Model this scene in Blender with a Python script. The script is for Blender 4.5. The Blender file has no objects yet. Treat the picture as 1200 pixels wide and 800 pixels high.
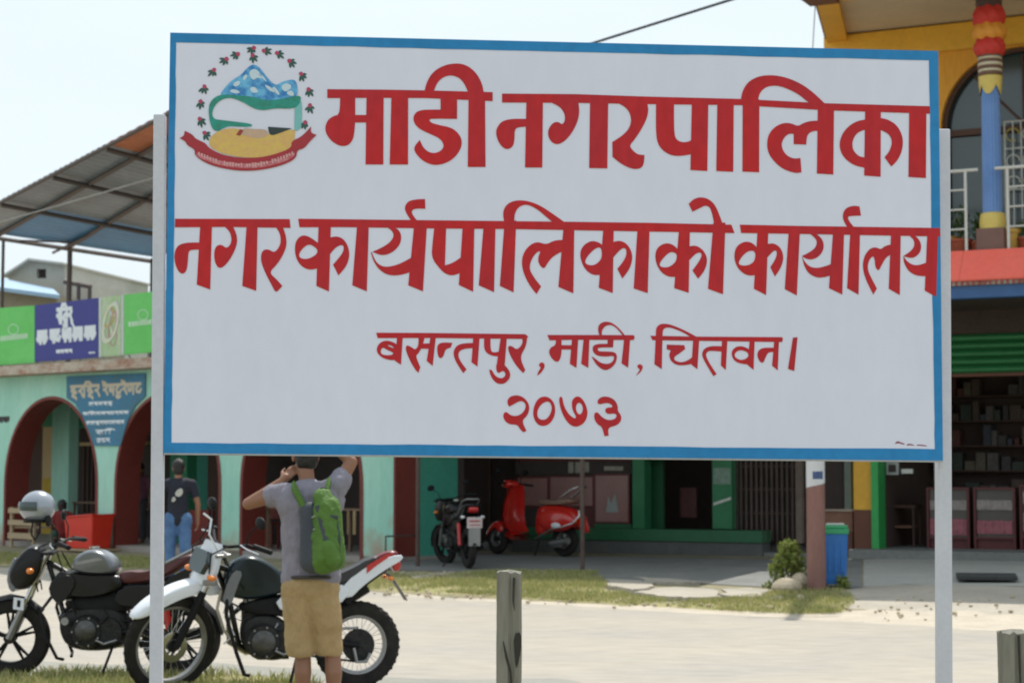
import bpy, math, random
import numpy as np
from mathutils import Vector, Matrix
from mathutils.geometry import delaunay_2d_cdt
random.seed(7)
sc = bpy.context.scene
COL = sc.collection
PI = math.pi
R = math.radians

# ------------------------------------------------------------------ camera
F = 2166.0                      # focal length in photo pixels (1200 wide)
CAM = Vector((0.0, 0.0, 1.6))
PITCH = math.atan(149.0 / F)
cam_d = bpy.data.cameras.new('camera')
cam_d.sensor_width = 36.0
cam_d.lens = F / 1200.0 * 36.0
cam_d.clip_start = 0.05
cam_d.clip_end = 3000
cam_d.dof.use_dof = True
cam_d.dof.focus_distance = 6.0
cam_d.dof.aperture_fstop = 7.1
cam = bpy.data.objects.new('camera', cam_d)
cam.location = CAM
cam.rotation_euler = (PI / 2 + PITCH, 0, 0)
COL.objects.link(cam)
sc.camera = cam

# ------------------------------------------------------------------ light
SUN_EL, SUN_AZ = R(62), R(14)   # azimuth measured from +Y (away from camera) towards +X
world = bpy.data.worlds.new('World')
sc.world = world
world.use_nodes = True
wn, wl = world.node_tree.nodes, world.node_tree.links
wn.clear()
sky = wn.new('ShaderNodeTexSky')
sky.sky_type = 'NISHITA'
sky.sun_disc = False
sky.sun_elevation = SUN_EL
sky.sun_rotation = SUN_AZ
sky.air_density = 1.3
sky.dust_density = 3.0
mixs = wn.new('ShaderNodeMixRGB')
mixs.inputs[0].default_value = 0.66
mixs.inputs[2].default_value = (8.6, 9.6, 10.2, 1)   # thin bright high cloud veil over the blue
tc = wn.new('ShaderNodeTexCoord')
mp = wn.new('ShaderNodeMapping'); mp.inputs['Scale'].default_value = (1, 1, 2.6)
ns = wn.new('ShaderNodeTexNoise'); ns.inputs['Scale'].default_value = 2.2; ns.inputs['Detail'].default_value = 5
mr = wn.new('ShaderNodeMapRange')
mr.inputs[1].default_value = 0.3; mr.inputs[2].default_value = 0.7
mr.inputs[3].default_value = 0.74; mr.inputs[4].default_value = 0.95
bg = wn.new('ShaderNodeBackground'); bg.inputs[1].default_value = 0.1
wo = wn.new('ShaderNodeOutputWorld')
wl.new(tc.outputs['Generated'], mp.inputs[0]); wl.new(mp.outputs[0], ns.inputs[0])
wl.new(ns.outputs[0], mr.inputs[0]); wl.new(mr.outputs[0], mixs.inputs[0])
wl.new(sky.outputs[0], mixs.inputs[1]); wl.new(mixs.outputs[0], bg.inputs[0]); wl.new(bg.outputs[0], wo.inputs[0])
sd = bpy.data.lights.new('sun', 'SUN')
sd.energy = 4.0
sd.angle = R(0.6)
sd.color = (1.0, 0.95, 0.87)
so = bpy.data.objects.new('sun', sd)
sv = Vector((math.sin(SUN_AZ) * math.cos(SUN_EL), math.cos(SUN_AZ) * math.cos(SUN_EL), math.sin(SUN_EL)))
so.rotation_euler = sv.to_track_quat('Z', 'Y').to_euler()
so.location = (0, 0, 30)
COL.objects.link(so)
sc.view_settings.view_transform = 'Standard'
sc.view_settings.look = 'None'
sc.view_settings.exposure = 0.10
sc.view_settings.gamma = 1.0
sc.render.engine = 'CYCLES'
sc.cycles.max_bounces = 6
sc.cycles.filter_width = 1.9

# ------------------------------------------------------------------ helpers: rays
cP, sP = math.cos(PITCH), math.sin(PITCH)
def ray(px, py):
    u, v = (px - 600.0) / F, (400.0 - py) / F
    return Vector((u, cP - v * sP, sP + v * cP))
def at(px, py, Y):
    d = ray(px, py)
    return CAM + d * (Y / d.y)
def ground0(px, py, z=0.0):
    d = ray(px, py)
    return CAM + d * ((z - CAM.z) / d.z)

class Frame:
    """a local frame on the ground: x along a facade, y going away from the street, z up"""
    def __init__(s, ox, oy, ang, oz=0.0):
        s.o = Vector((ox, oy, oz)); s.a = ang
        s.ex = Vector((math.cos(ang), math.sin(ang), 0)); s.ey = Vector((-math.sin(ang), math.cos(ang), 0))
    def loc(s, w):
        d = w - s.o
        return Vector((d.dot(s.ex), d.dot(s.ey), d.z))
    def world(s, x, y, z):
        return s.o + s.ex * x + s.ey * y + Vector((0, 0, z))
    def hit(s, px, py, yl):
        d = ray(px, py)
        t = (yl - (CAM - s.o).dot(s.ey)) / d.dot(s.ey)
        return s.loc(CAM + d * t)
    def hx(s, px, yl, py=549): return s.hit(px, py, yl).x
    def hz(s, px, py, yl): return s.hit(px, py, yl).z

# ------------------------------------------------------------------ helpers: materials
MATS = {}
def mat(name, col, rough=0.6, metal=0.0, var=0.12, scale=6.0, bump=0.0, bscale=40.0, col2=None, fac2=0.5,
        spec=0.5, coat=0.0, emit=None, alpha=None, trans=0.0, stretch=None, contrast=0.25, rot=0.0, dirt=None):
    if name in MATS: return MATS[name]
    m = bpy.data.materials.new(name); m.use_nodes = True
    n, l = m.node_tree.nodes, m.node_tree.links
    b = n['Principled BSDF']
    b.inputs['Roughness'].default_value = rough
    b.inputs['Metallic'].default_value = metal
    b.inputs['Specular IOR Level'].default_value = spec
    b.inputs['Coat Weight'].default_value = coat
    if trans: b.inputs['Transmission Weight'].default_value = trans
    if emit:
        b.inputs['Emission Color'].default_value = (*emit[:3], 1); b.inputs['Emission Strength'].default_value = emit[3]
    tcn = n.new('ShaderNodeTexCoord')
    mpn = n.new('ShaderNodeMapping')
    if stretch: mpn.inputs['Scale'].default_value = stretch
    mpn.inputs['Rotation'].default_value = (0, 0, rot)
    l.new(tcn.outputs['Object'], mpn.inputs[0])
    if col2 is None: col2 = tuple(c * (1 - 2.2 * var) for c in col)
    no = n.new('ShaderNodeTexNoise'); no.inputs['Scale'].default_value = scale; no.inputs['Detail'].default_value = 8
    no.inputs['Roughness'].default_value = 0.62
    l.new(mpn.outputs[0], no.inputs[0])
    rp = n.new('ShaderNodeMapRange')
    c = 0.5 + (0.5 - fac2) * 0.4
    rp.inputs[1].default_value = c - contrast; rp.inputs[2].default_value = c + contrast
    l.new(no.outputs[0], rp.inputs[0])
    mx = n.new('ShaderNodeMixRGB')
    mx.inputs[1].default_value = (*col, 1); mx.inputs[2].default_value = (*col2, 1)
    l.new(rp.outputs[0], mx.inputs[0])
    # fine second octave
    n2 = n.new('ShaderNodeTexNoise'); n2.inputs['Scale'].default_value = scale * 9; n2.inputs['Detail'].default_value = 4
    l.new(mpn.outputs[0], n2.inputs[0])
    r2 = n.new('ShaderNodeMapRange'); r2.inputs[1].default_value = 0.3; r2.inputs[2].default_value = 0.7
    r2.inputs[3].default_value = 1 - var * 0.9; r2.inputs[4].default_value = 1 + var * 0.5
    l.new(n2.outputs[0], r2.inputs[0])
    mu = n.new('ShaderNodeVectorMath'); mu.operation = 'SCALE'
    l.new(mx.outputs[0], mu.inputs[0]); l.new(r2.outputs[0], mu.inputs['Scale'])
    final = mu.outputs[0]
    if dirt:   # splash and damp stains with their own ragged outline: (colour, height up to, scale)
        sx = n.new('ShaderNodeSeparateXYZ'); l.new(tcn.outputs['Object'], sx.inputs[0])
        n3 = n.new('ShaderNodeTexNoise'); n3.inputs['Scale'].default_value = dirt[2]; n3.inputs['Detail'].default_value = 7; l.new(tcn.outputs['Object'], n3.inputs[0])
        m1 = n.new('ShaderNodeMath'); m1.operation = 'MULTIPLY_ADD'; l.new(n3.outputs[0], m1.inputs[0]); m1.inputs[1].default_value = dirt[1] * 2.4; m1.inputs[2].default_value = -dirt[1] * .55
        m2 = n.new('ShaderNodeMath'); m2.operation = 'SUBTRACT'; l.new(m1.outputs[0], m2.inputs[0]); l.new(sx.outputs[2], m2.inputs[1])
        m3 = n.new('ShaderNodeMapRange'); l.new(m2.outputs[0], m3.inputs[0]); m3.inputs[1].default_value = -.05; m3.inputs[2].default_value = .5 * dirt[1]; m3.inputs[4].default_value = .8
        m4 = n.new('ShaderNodeMixRGB'); l.new(m3.outputs[0], m4.inputs[0]); l.new(final, m4.inputs[1]); m4.inputs[2].default_value = (*dirt[0], 1)
        final = m4.outputs[0]
    l.new(final, b.inputs['Base Color'])
    if bump > 0:
        nb = n.new('ShaderNodeTexNoise'); nb.inputs['Scale'].default_value = bscale; nb.inputs['Detail'].default_value = 6
        l.new(mpn.outputs[0], nb.inputs[0])
        bp = n.new('ShaderNodeBump'); bp.inputs['Strength'].default_value = bump; bp.inputs['Distance'].default_value = 0.02
        l.new(nb.outputs[0], bp.inputs['Height']); l.new(bp.outputs[0], b.inputs['Normal'])
    MATS[name] = m
    return m

# ------------------------------------------------------------------ helpers: meshes
def tag(o, label=None, cat=None, group=None, kind=None):
    if label: o['label'] = label
    if cat: o['category'] = cat
    if group: o['group'] = group
    if kind: o['kind'] = kind
    return o
def empty(name, loc=(0, 0, 0), rz=0.0, label=None, cat=None, group=None):
    o = bpy.data.objects.new(name, None); o.empty_display_size = 0.1
    o.location = loc; o.rotation_euler = (0, 0, rz)
    COL.objects.link(o)
    return tag(o, label, cat, group)
def copy_tree(o, parent=None):
    c = o.copy(); COL.objects.link(c); c.parent = parent
    for ch in list(o.children): copy_tree(ch, c)
    return c

class MB:
    def __init__(s): s.v = []; s.f = []
    def add(s, vs, fs, M=None):
        k = len(s.v)
        for p in vs:
            p = Vector(p)
            s.v.append(tuple(M @ p) if M is not None else tuple(p))
        for f in fs: s.f.append([i + k for i in f])
        return s
    def box(s, x0, x1, y0, y1, z0, z1, M=None):
        vs = [(x0, y0, z0), (x1, y0, z0), (x1, y1, z0), (x0, y1, z0), (x0, y0, z1), (x1, y0, z1), (x1, y1, z1), (x0, y1, z1)]
        return s.add(vs, [(0, 3, 2, 1), (4, 5, 6, 7), (0, 1, 5, 4), (1, 2, 6, 5), (2, 3, 7, 6), (3, 0, 4, 7)], M)
    def tube(s, pts, r, n=10, caps=True, flat=1.0):
        pts = [Vector(p) for p in pts]
        rs = r if isinstance(r, (list, tuple)) else [r] * len(pts)
        vs, fs = [], []
        prev = None
        for i, p in enumerate(pts):
            d = (pts[min(i + 1, len(pts) - 1)] - pts[max(i - 1, 0)])
            if d.length < 1e-9: d = Vector((0, 0, 1))
            d.normalize()
            if prev is None:
                a = Vector((0, 1, 0)) if abs(d.y) < 0.9 else Vector((1, 0, 0))
            else: a = prev
            u = (a - d * a.dot(d)).normalized(); prev = u
            w = d.cross(u)
            for k in range(n):
                t = 2 * PI * k / n
                vs.append(p + u * (math.cos(t) * rs[i] * flat) + w * (math.sin(t) * rs[i]))
        for i in range(len(pts) - 1):
            for k in range(n):
                a, b = i * n + k, i * n + (k + 1) % n
                fs.append((a, b, b + n, a + n))
        if caps:
            fs.append(tuple(reversed(range(n)))); fs.append(tuple(range((len(pts) - 1) * n, len(pts) * n)))
        return s.add(vs, fs)
    def ell(s, c, rx, ry=None, rz=None, nu=16, nv=10, M=None):
        ry = rx if ry is None else ry; rz = rx if rz is None else rz
        vs, fs = [], []
        for j in range(1, nv):
            ph = PI * j / nv
            for i in range(nu):
                th = 2 * PI * i / nu
                vs.append((c[0] + rx * math.sin(ph) * math.cos(th), c[1] + ry * math.sin(ph) * math.sin(th), c[2] + rz * math.cos(ph)))
        vs.append((c[0], c[1], c[2] + rz)); vs.append((c[0], c[1], c[2] - rz))
        for j in range(nv - 2):
            for i in range(nu):
                a, b = j * nu + i, j * nu + (i + 1) % nu
                fs.append((a, a + nu, b + nu, b))
        t, bo = len(vs) - 2, len(vs) - 1
        for i in range(nu):
            fs.append((t, i, (i + 1) % nu)); k = (nv - 2) * nu
            fs.append((bo, k + (i + 1) % nu, k + i))
        return s.add(vs, fs, M)
    def cap(s, a, b, ra, rb, n=12):
        """tapered capsule"""
        a, b = Vector(a), Vector(b)
        d = (b - a).normalized()
        pts, rs = [], []
        for t in (0.0, 0.3, 0.6, 0.85): pts.append(a - d * ra * math.cos(t * PI / 2)); rs.append(max(ra * math.sin(t * PI / 2), 1e-4))
        pts += [a, b]; rs += [ra, rb]
        for t in (0.15, 0.4, 0.7, 1.0): pts.append(b + d * rb * math.sin(t * PI / 2)); rs.append(max(rb * math.cos(t * PI / 2), 1e-4))
        return s.tube(pts, rs, n)
    def lathe(s, prof, n=24, axis='z', M=None, c=(0, 0, 0)):
        """prof: list of (r, h)"""
        vs, fs = [], []
        for r, h in prof:
            for k in range(n):
                t = 2 * PI * k / n
                a, b = r * math.cos(t), r * math.sin(t)
                p = {'z': (a, b, h), 'y': (a, h, b), 'x': (h, a, b)}[axis]
                vs.append((p[0] + c[0], p[1] + c[1], p[2] + c[2]))
        for i in range(len(prof) - 1):
            for k in range(n):
                a, b = i * n + k, i * n + (k + 1) % n
                fs.append((a, b, b + n, a + n))
        return s.add(vs, fs, M)
    def prism(s, pts, y0, y1, plane='xz', M=None):
        """outline extruded; plane xz: pts are (x,z), extruded along y"""
        n = len(pts)
        def mk(p, h): return {'xz': (p[0], h, p[1]), 'xy': (p[0], p[1], h), 'yz': (h, p[0], p[1])}[plane]
        vs = [mk(p, y0) for p in pts] + [mk(p, y1) for p in pts]
        fs = [tuple(range(n)), tuple(reversed(range(n, 2 * n)))]
        for i in range(n): fs.append((i, i + n, (i + 1) % n + n, (i + 1) % n))
        return s.add(vs, fs, M)
    def build(s, name, m, parent=None, smooth=False, bevel=0.0, label=None, loc=None):
        me = bpy.data.meshes.new(name)
        me.from_pydata(s.v, [], s.f)
        me.materials.append(m)
        me.validate()
        import bmesh
        bm = bmesh.new(); bm.from_mesh(me)
        bmesh.ops.recalc_face_normals(bm, faces=bm.faces)
        bm.to_mesh(me); bm.free()
        if smooth:
            for p in me.polygons: p.use_smooth = True
            try: me.set_sharp_from_angle(angle=R(38))
            except Exception: pass
        o = bpy.data.objects.new(name, me); COL.objects.link(o)
        if parent is not None: o.parent = parent
        if loc is not None: o.location = loc
        if label: o['label'] = label
        if bevel > 0:
            md = o.modifiers.new('bevel', 'BEVEL'); md.width = bevel; md.segments = 2; md.limit_method = 'ANGLE'; md.angle_limit = R(40)
        return o

def chaikin(pts, it=2):
    """pts (x,y) smooth, (x,y,1) sharp; closed outline"""
    P = [(p[0], p[1], len(p) > 2) for p in pts]
    for _ in range(it):
        Q = []
        n = len(P)
        for i in range(n):
            x, y, c = P[i]
            if c: Q.append((x, y, True)); continue
            xa, ya, _c = P[i - 1]; xb, yb, _d = P[(i + 1) % n]
            Q.append((x * .75 + xa * .25, y * .75 + ya * .25, False))
            Q.append((x * .75 + xb * .25, y * .75 + yb * .25, False))
        P = Q
    return [(p[0], p[1]) for p in P]
def ccw(p):
    a = sum(p[i - 1][0] * p[i][1] - p[i][0] * p[i - 1][1] for i in range(len(p)))
    return p if a > 0 else list(reversed(p))
def region(polys, holes=()):
    """union of outlines minus holes -> (2D verts, triangles)"""
    vs, fs = [], []
    for p in list(polys) + list(holes):
        p = ccw(p); k = len(vs)
        vs += [Vector((a[0], a[1])) for a in p]; fs.append(list(range(k, k + len(p))))
    ov, oe, of, a, b, org = delaunay_2d_cdt(vs, [], fs, 0, 1e-7)
    n = len(polys)
    tris = [f for f, g in zip(of, org) if g and min(g) < n and max(g) < n]
    return ov, tris
def slab_xz(polys, holes, y0, y1):
    """thick wall in the local xz plane with openings; returns MB"""
    V, T = region(polys, holes)
    mb = MB()
    n = len(V)
    vs = [(v[0], y0, v[1]) for v in V] + [(v[0], y1, v[1]) for v in V]
    fs = [tuple(t) for t in T] + [tuple(i + n for i in reversed(t)) for t in T]
    cnt = {}
    for t in T:
        for i in range(3):
            e = (t[i], t[(i + 1) % 3]); cnt[e] = cnt.get(e, 0) + 1
    for (a, b) in cnt:
        if (b, a) not in cnt: fs.append((a, b, b + n, a + n))
    mb.add(vs, fs)
    return mb
m_galv = mat('galvanised_edge', (0.42, 0.43, 0.43), 0.45, 0.4, var=0.1)
# ------------------------------------------------------------------ ground, road, verge
EDGE = [ground0(x, y) for x, y in ((-700, 628), (-300, 646), (0, 664), (250, 677), (400, 689), (500, 698), (650, 706), (800, 714), (1000, 724), (1200, 736), (1500, 752), (1900, 772))]
def edge_y(x):
    if x <= EDGE[0].x:
        a, b = EDGE[0], EDGE[1]
    elif x >= EDGE[-1].x:
        a, b = EDGE[-2], EDGE[-1]
    else:
        for a, b in zip(EDGE, EDGE[1:]):
            if a.x <= x <= b.x: break
    return a.y + (b.y - a.y) * (x - a.x) / (b.x - a.x)
def hgt(x, y):
    t = (y - edge_y(x)) * 0.8
    if t <= 0: return 0.0
    return 0.32 * (1 - math.exp(-t * 0.14))
def G(px, py):
    """point of the terrain seen at a photo pixel"""
    d = ray(px, py); z = 0.0
    for _ in range(30):
        p = CAM + d * ((z - CAM.z) / d.z); z = 0.5 * z + 0.5 * hgt(p.x, p.y)
    return Vector((p.x, p.y, hgt(p.x, p.y)))
m_road = mat('road_dusty_asphalt', (0.445, 0.40, 0.335), 0.9, var=0.11, scale=0.6, col2=(0.365, 0.345, 0.31), bump=0.6, bscale=60, stretch=(.6, 1.3, 1), rot=R(30), spec=0.2, contrast=.2)
m_edge = mat('road_edge_sand', (0.56, 0.50, 0.41), 0.95, var=0.10, scale=3, bump=0.4, bscale=30, spec=0.1)
m_dirt = mat('verge_earth', (0.36, 0.31, 0.23), 0.95, var=0.16, scale=1.6, col2=(0.20, 0.20, 0.11), bump=0.5, bscale=18, spec=0.1)
m_conc = mat('old_concrete', (0.46, 0.42, 0.35), 0.85, var=0.10, scale=1.5, col2=(0.36, 0.33, 0.28), bump=0.25, bscale=22, spec=0.2)
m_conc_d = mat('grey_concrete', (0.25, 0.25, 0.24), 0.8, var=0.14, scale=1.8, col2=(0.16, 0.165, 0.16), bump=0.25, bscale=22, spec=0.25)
m_land = mat('far_land', (0.22, 0.24, 0.12), 0.95, var=0.15, scale=0.05, bump=0.3, bscale=2)
mb = MB(); S = 1500
mb.box(-S, S, -S, S, -0.6, -0.10); tag(mb.build('ground', m_land), kind='structure')
# near side verge where the sign stands, slightly below the road surface
mb = MB(); xs = [(-22 + i * 1.1) for i in range(41)]; ys = [-6 + j * 0.7 for j in range(28)]
rr = random.Random(5)
def near_edge(x): return 13.15 + 0.06 * (x + 4) + 0.25 * math.sin(x * 0.9) if x > -3 else 13.1 + 0.25 * math.sin(x * 0.9)
vs, fs = [], []
for y in ys:
    for x in xs:
        vs.append((x, y, -0.02 + rr.uniform(-.012, .012) - (0.04 if y > 12.9 else 0)))
for j in range(len(ys) - 1):
    for i in range(len(xs) - 1):
        k = j * len(xs) + i; fs.append((k, k + 1, k + 1 + len(xs), k + len(xs)))
mb.add(vs, fs); tag(mb.build('near_verge', m_dirt, smooth=True), kind='structure')
# road sheet
rx = [-120, -80, -60, -45, -35, -28] + [-24 + i for i in range(49)] + [28, 34, 45, 60, 80]
vs, fs = [], []
NR = 7
for x in rx:
    ye = edge_y(x); yn = near_edge(x) - 1.0 - (max(0, -x - 8) * -0.55)
    yn = min(yn, ye - 5)
    for j in range(NR):
        t = j / (NR - 1)
        vs.append((x, yn + (ye + 0.3 - yn) * t, 0.0 + 0.03 * math.sin(PI * t) * 0))
for i in range(len(rx) - 1):
    for j in range(NR - 1):
        k = i * NR + j; fs.append((k, k + NR, k + NR + 1, k + 1))
mb = MB().add(vs, fs); tag(mb.build('road', m_road), kind='structure')
# strip of darker grey along the near edge of the road
m_strip = mat('grey_road_strip', (0.27, 0.27, 0.25), 0.9, var=0.12, scale=2.5, col2=(0.33, 0.32, 0.28), bump=0.35, bscale=50, spec=0.2)
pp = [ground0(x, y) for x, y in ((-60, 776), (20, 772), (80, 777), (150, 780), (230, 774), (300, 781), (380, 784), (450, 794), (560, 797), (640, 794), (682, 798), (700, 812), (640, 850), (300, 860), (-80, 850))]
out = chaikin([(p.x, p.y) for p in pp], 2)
V, T = region([out]); tag(MB().add([(v[0], v[1], 0.004) for v in V], T).build('road_strip', m_strip), kind='structure')
# far verge rising gently to the shops
vs, fs = [], []
NV = 16
vx = [-120, -80, -60, -45, -35] + [-30 + i * 0.75 for i in range(94)] + [45, 60, 80]
rr = random.Random(8)
for x in vx:
    ye = edge_y(x)
    for j in range(NV):
        y = ye + (0.0 if j == 0 else 0.25 * j ** 1.75)
        vs.append((x, y + (rr.uniform(-.08, .08) if j == 0 else 0), hgt(x, y) + (rr.uniform(-.003, .003) if 0 < j < 9 else 0.003 if j == 0 else 0)))
for i in range(len(vx) - 1):
    for j in range(NV - 1):
        k = i * NV + j; fs.append((k, k + NV, k + NV + 1, k + 1))
tag(MB().add(vs, fs).build('far_verge', m_dirt, smooth=True), kind='structure')
def sheet(name, pix, m, lift, it=2, kind='structure', jitter=0.0, sub=0):
    """a thin sheet draped on the terrain, outline given where its edges run in the photo"""
    P = chaikin([(G(p[0], p[1]).x, G(p[0], p[1]).y, *p[2:]) for p in pix], it)
    poly = [P]
    V, T = region(poly)
    # drape with interior points so that it follows the slope
    xs_, ys_ = [p[0] for p in P], [p[1] for p in P]
    pts = [Vector(p) for p in P]; k = len(pts); e = [(i, (i + 1) % k) for i in range(k)]
    step = 0.5
    x = min(xs_)
    while x < max(xs_):
        y = min(ys_)
        while y < max(ys_):
            ins = False
            for i in range(k):
                (xa, ya), (xb, yb) = P[i - 1], P[i]
                if (ya > y) != (yb > y) and x < (xb - xa) * (y - ya) / (yb - ya) + xa: ins = not ins
            if ins: pts.append(Vector((x + random.uniform(-.1, .1), y + random.uniform(-.1, .1))))
            y += step
        x += step
    ov, oe, of, _a, _b, org = delaunay_2d_cdt(pts, e, [ccwi(list(range(k)), P)], 0, 1e-6)
    T = [f for f, g in zip(of, org) if g]
    mb = MB().add([(v.x, v.y, max(hgt(v.x, v.y), 0) + ((0.006 + lift * .5) if i_ >= k else (-.004 if it else .004 + lift * .3))) for i_, v in enumerate(ov)], T)
    return tag(mb.build(name, m, smooth=True), kind=kind)
def ccwi(idx, P):
    a = sum(P[i - 1][0] * P[i][1] - P[i][0] * P[i - 1][1] for i in range(len(P)))
    return idx if a > 0 else list(reversed(idx))
sheet('dusty_road_edge', [(-20, 664), (250, 676), (400, 688), (500, 697), (650, 704), (800, 711), (900, 716), (1000, 714), (1100, 712), (1230, 718), (1230, 744), (1100, 735), (1000, 729), (800, 718), (650, 709), (500, 701), (400, 692), (250, 680), (-20, 668)], m_edge, 0.010)
rr = random.Random(77)
# light concrete apron (right), its cracked outer slab, and the apron before the middle shops
sheet('right_apron', [(985, 690, 1), (1060, 684, 1), (1300, 690, 1), (1300, 724, 1), (1100, 719), (1040, 716), (1000, 712), (965, 712)], m_conc, 0.020, it=1)
sheet('right_apron_outer_slab', [(962, 716), (1010, 714), (1060, 719), (1110, 722), (1160, 721), (1300, 729, 1), (1300, 738, 1), (1200, 733), (1100, 729), (1000, 722)], m_edge, 0.024, it=1)
cr = [(1000 + i * 16, 717.5 + .18 * i + rr.uniform(-1.1, 1.1)) for i in range(17)]
sheet('apron_crack', [(x, y - rr.uniform(.4, 1.3)) for x, y in cr] + [(x, y + rr.uniform(.5, 1.8)) for x, y in cr[::-1]], mat('crack_soil', (.22, .15, .09), .95, var=.2, scale=6), 0.045, it=1)
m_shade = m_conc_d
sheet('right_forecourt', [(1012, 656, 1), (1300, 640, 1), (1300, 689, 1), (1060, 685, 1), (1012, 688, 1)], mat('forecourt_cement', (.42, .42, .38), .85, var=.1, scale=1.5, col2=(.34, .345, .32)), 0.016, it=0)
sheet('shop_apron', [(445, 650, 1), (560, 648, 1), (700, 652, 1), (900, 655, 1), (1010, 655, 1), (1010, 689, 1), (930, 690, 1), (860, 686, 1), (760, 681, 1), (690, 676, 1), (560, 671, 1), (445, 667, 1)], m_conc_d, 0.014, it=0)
# cracked light slabs beside the grass strip: single pieces of broken concrete
slabs = empty('broken_slab_edging', tuple(G(800, 688)), 0, 'row of pale broken concrete slabs between the grass strip and shop apron', 'paving')
for pts in ([(706, 678), (738, 677), (770, 683), (762, 691), (742, 696), (716, 690)], [(744, 697), (766, 690), (800, 686), (840, 690), (845, 702), (800, 705), (770, 702)], [(843, 691), (880, 688), (905, 693), (890, 704), (850, 703)], [(740, 676), (790, 679), (830, 684), (800, 685), (765, 684)], [(470, 672), (505, 671), (512, 678), (480, 681)], [(515, 672), (548, 673), (556, 679), (520, 680)]):
    rq = random.Random(pts[0][0]); P = []
    ww = [(G(*p).x, G(*p).y) for p in pts]
    for a_, b_ in zip(ww, ww[1:] + ww[:1]):
        for t_ in (0, .25, .5, .75): P.append((a_[0] + (b_[0] - a_[0]) * t_ + rq.uniform(-.07, .07), a_[1] + (b_[1] - a_[1]) * t_ + rq.uniform(-.10, .10)))
    c = Vector((sum(p[0] for p in P) / len(P), sum(p[1] for p in P) / len(P)))
    z = hgt(c.x, c.y)
    s_ = MB().prism([(p[0] - slabs.location.x, p[1] - slabs.location.y) for p in P], z - .1 - slabs.location.z, z + 0.028 - slabs.location.z, 'xy')
    s_.build('slab', m_conc, slabs)

# ------------------------------------------------------------------ grass
def inside(P, x, y):
    ins = False
    for i in range(len(P)):
        (xa, ya), (xb, yb) = P[i - 1], P[i]
        if (ya > y) != (yb > y) and x < (xb - xa) * (y - ya) / (yb - ya) + xa: ins = not ins
    return ins
m_grassbase = mat('turf', (0.24, 0.25, 0.09), 0.95, var=0.16, scale=1.6, col2=(0.44, 0.37, 0.24), bump=0.4, bscale=30, spec=0.1)
def leaf_mat(name, c1, c2, tr=0.35):
    m = bpy.data.materials.new(name); m.use_nodes = True
    n, l = m.node_tree.nodes, m.node_tree.links
    b = n['Principled BSDF']; b.inputs['Roughness'].default_value = 0.6; b.inputs['Specular IOR Level'].default_value = 0.25
    g = n.new('ShaderNodeNewGeometry'); mx = n.new('ShaderNodeMixRGB')
    mx.inputs[1].default_value = (*c1, 1); mx.inputs[2].default_value = (*c2, 1)
    l.new(g.outputs['Random Per Island'], mx.inputs[0]); l.new(mx.outputs[0], b.inputs['Base Color'])
    t = n.new('ShaderNodeBsdfTranslucent'); l.new(mx.outputs[0], t.inputs[0])
    ms = n.new('ShaderNodeMixShader'); ms.inputs[0].default_value = tr
    l.new(b.outputs[0], ms.inputs[1]); l.new(t.outputs[0], ms.inputs[2]); l.new(ms.outputs[0], n['Material Output'].inputs[0])
    return m
m_blade = leaf_mat('grass_blade', (0.20, 0.26, 0.06), (0.52, 0.46, 0.24))
def blades(name, P, n, h0, h1, zf, seed, w=0.006, clump=0.5, m=None):
    rr = random.Random(seed)
    xs_, ys_ = [p[0] for p in P], [p[1] for p in P]
    vs, fs = [], []
    cs = [(rr.uniform(min(xs_), max(xs_)), rr.uniform(min(ys_), max(ys_)), rr.uniform(.1, .45)) for _ in range(max(20, n // 160))]
    k = 0; tries = 0
    while k < n and tries < n * 12:
        tries += 1
        if rr.random() < clump:
            c = rr.choice(cs); x, y = rr.gauss(c[0], c[2]), rr.gauss(c[1], c[2])
        else: x, y = rr.uniform(min(xs_), max(xs_)), rr.uniform(min(ys_), max(ys_))
        if not inside(P, x, y): continue
        if math.sin(x * 2.3 + seed) + math.sin(y * 3.1 + x * .7) + .6 * math.sin(x * 7.1 - y * 5.3) < rr.uniform(-2.2, .2): continue
        z = zf(x, y); h = rr.uniform(h0, h1); a = rr.uniform(0, 2 * PI); b = rr.uniform(0, 2 * PI); l_ = rr.uniform(.1, .7) * h
        dx, dy = math.cos(a) * w, math.sin(a) * w
        tx, ty = math.cos(b) * l_, math.sin(b) * l_
        i = len(vs)
        vs += [(x - dx, y - dy, z), (x + dx, y + dy, z), (x + tx * .4 + dx * .6, y + ty * .4 + dy * .6, z + h * .6), (x + tx, y + ty, z + h)]
        fs += [(i, i + 1, i + 2), (i, i + 2, i + 3)]
        k += 1
    me = bpy.data.meshes.new(name); me.from_pydata(vs, [], fs); me.materials.append(m or m_blade)
    o = bpy.data.objects.new(name, me); COL.objects.link(o)
    return tag(o, kind='stuff')
strip = [(405, 682), (440, 674), (520, 674), (600, 670), (700, 672), (712, 688), (740, 700), (800, 707), (850, 704), (890, 700), (905, 695), (960, 690), (995, 694), (1002, 710), (985, 720), (930, 722), (860, 718), (760, 712), (640, 704), (500, 695), (420, 692)]
sheet('grass_strip_soil', strip, m_grassbase, 0.018)
Ps = [(G(*p).x, G(*p).y) for p in strip]
o = blades('grass_strip', Ps, 22000, 0.02, 0.06, lambda x, y: hgt(x, y) + .025, 1, w=0.007)
tag(o, 'low green grass strip between the road and the shop apron', 'grass')
left = [(-60, 650), (0, 651), (60, 653), (180, 655), (240, 659), (180, 667), (60, 666), (0, 662), (-60, 660)]
sheet('left_grass_soil', left, m_grassbase, 0.018)
Pl = [(G(*p).x, G(*p).y) for p in left]
tag(blades('grass_patch', Pl, 9000, 0.03, 0.08, lambda x, y: hgt(x, y) + .025, 2, w=0.009), 'sunlit grass patch in front of the arcade at far left', 'grass')
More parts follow.
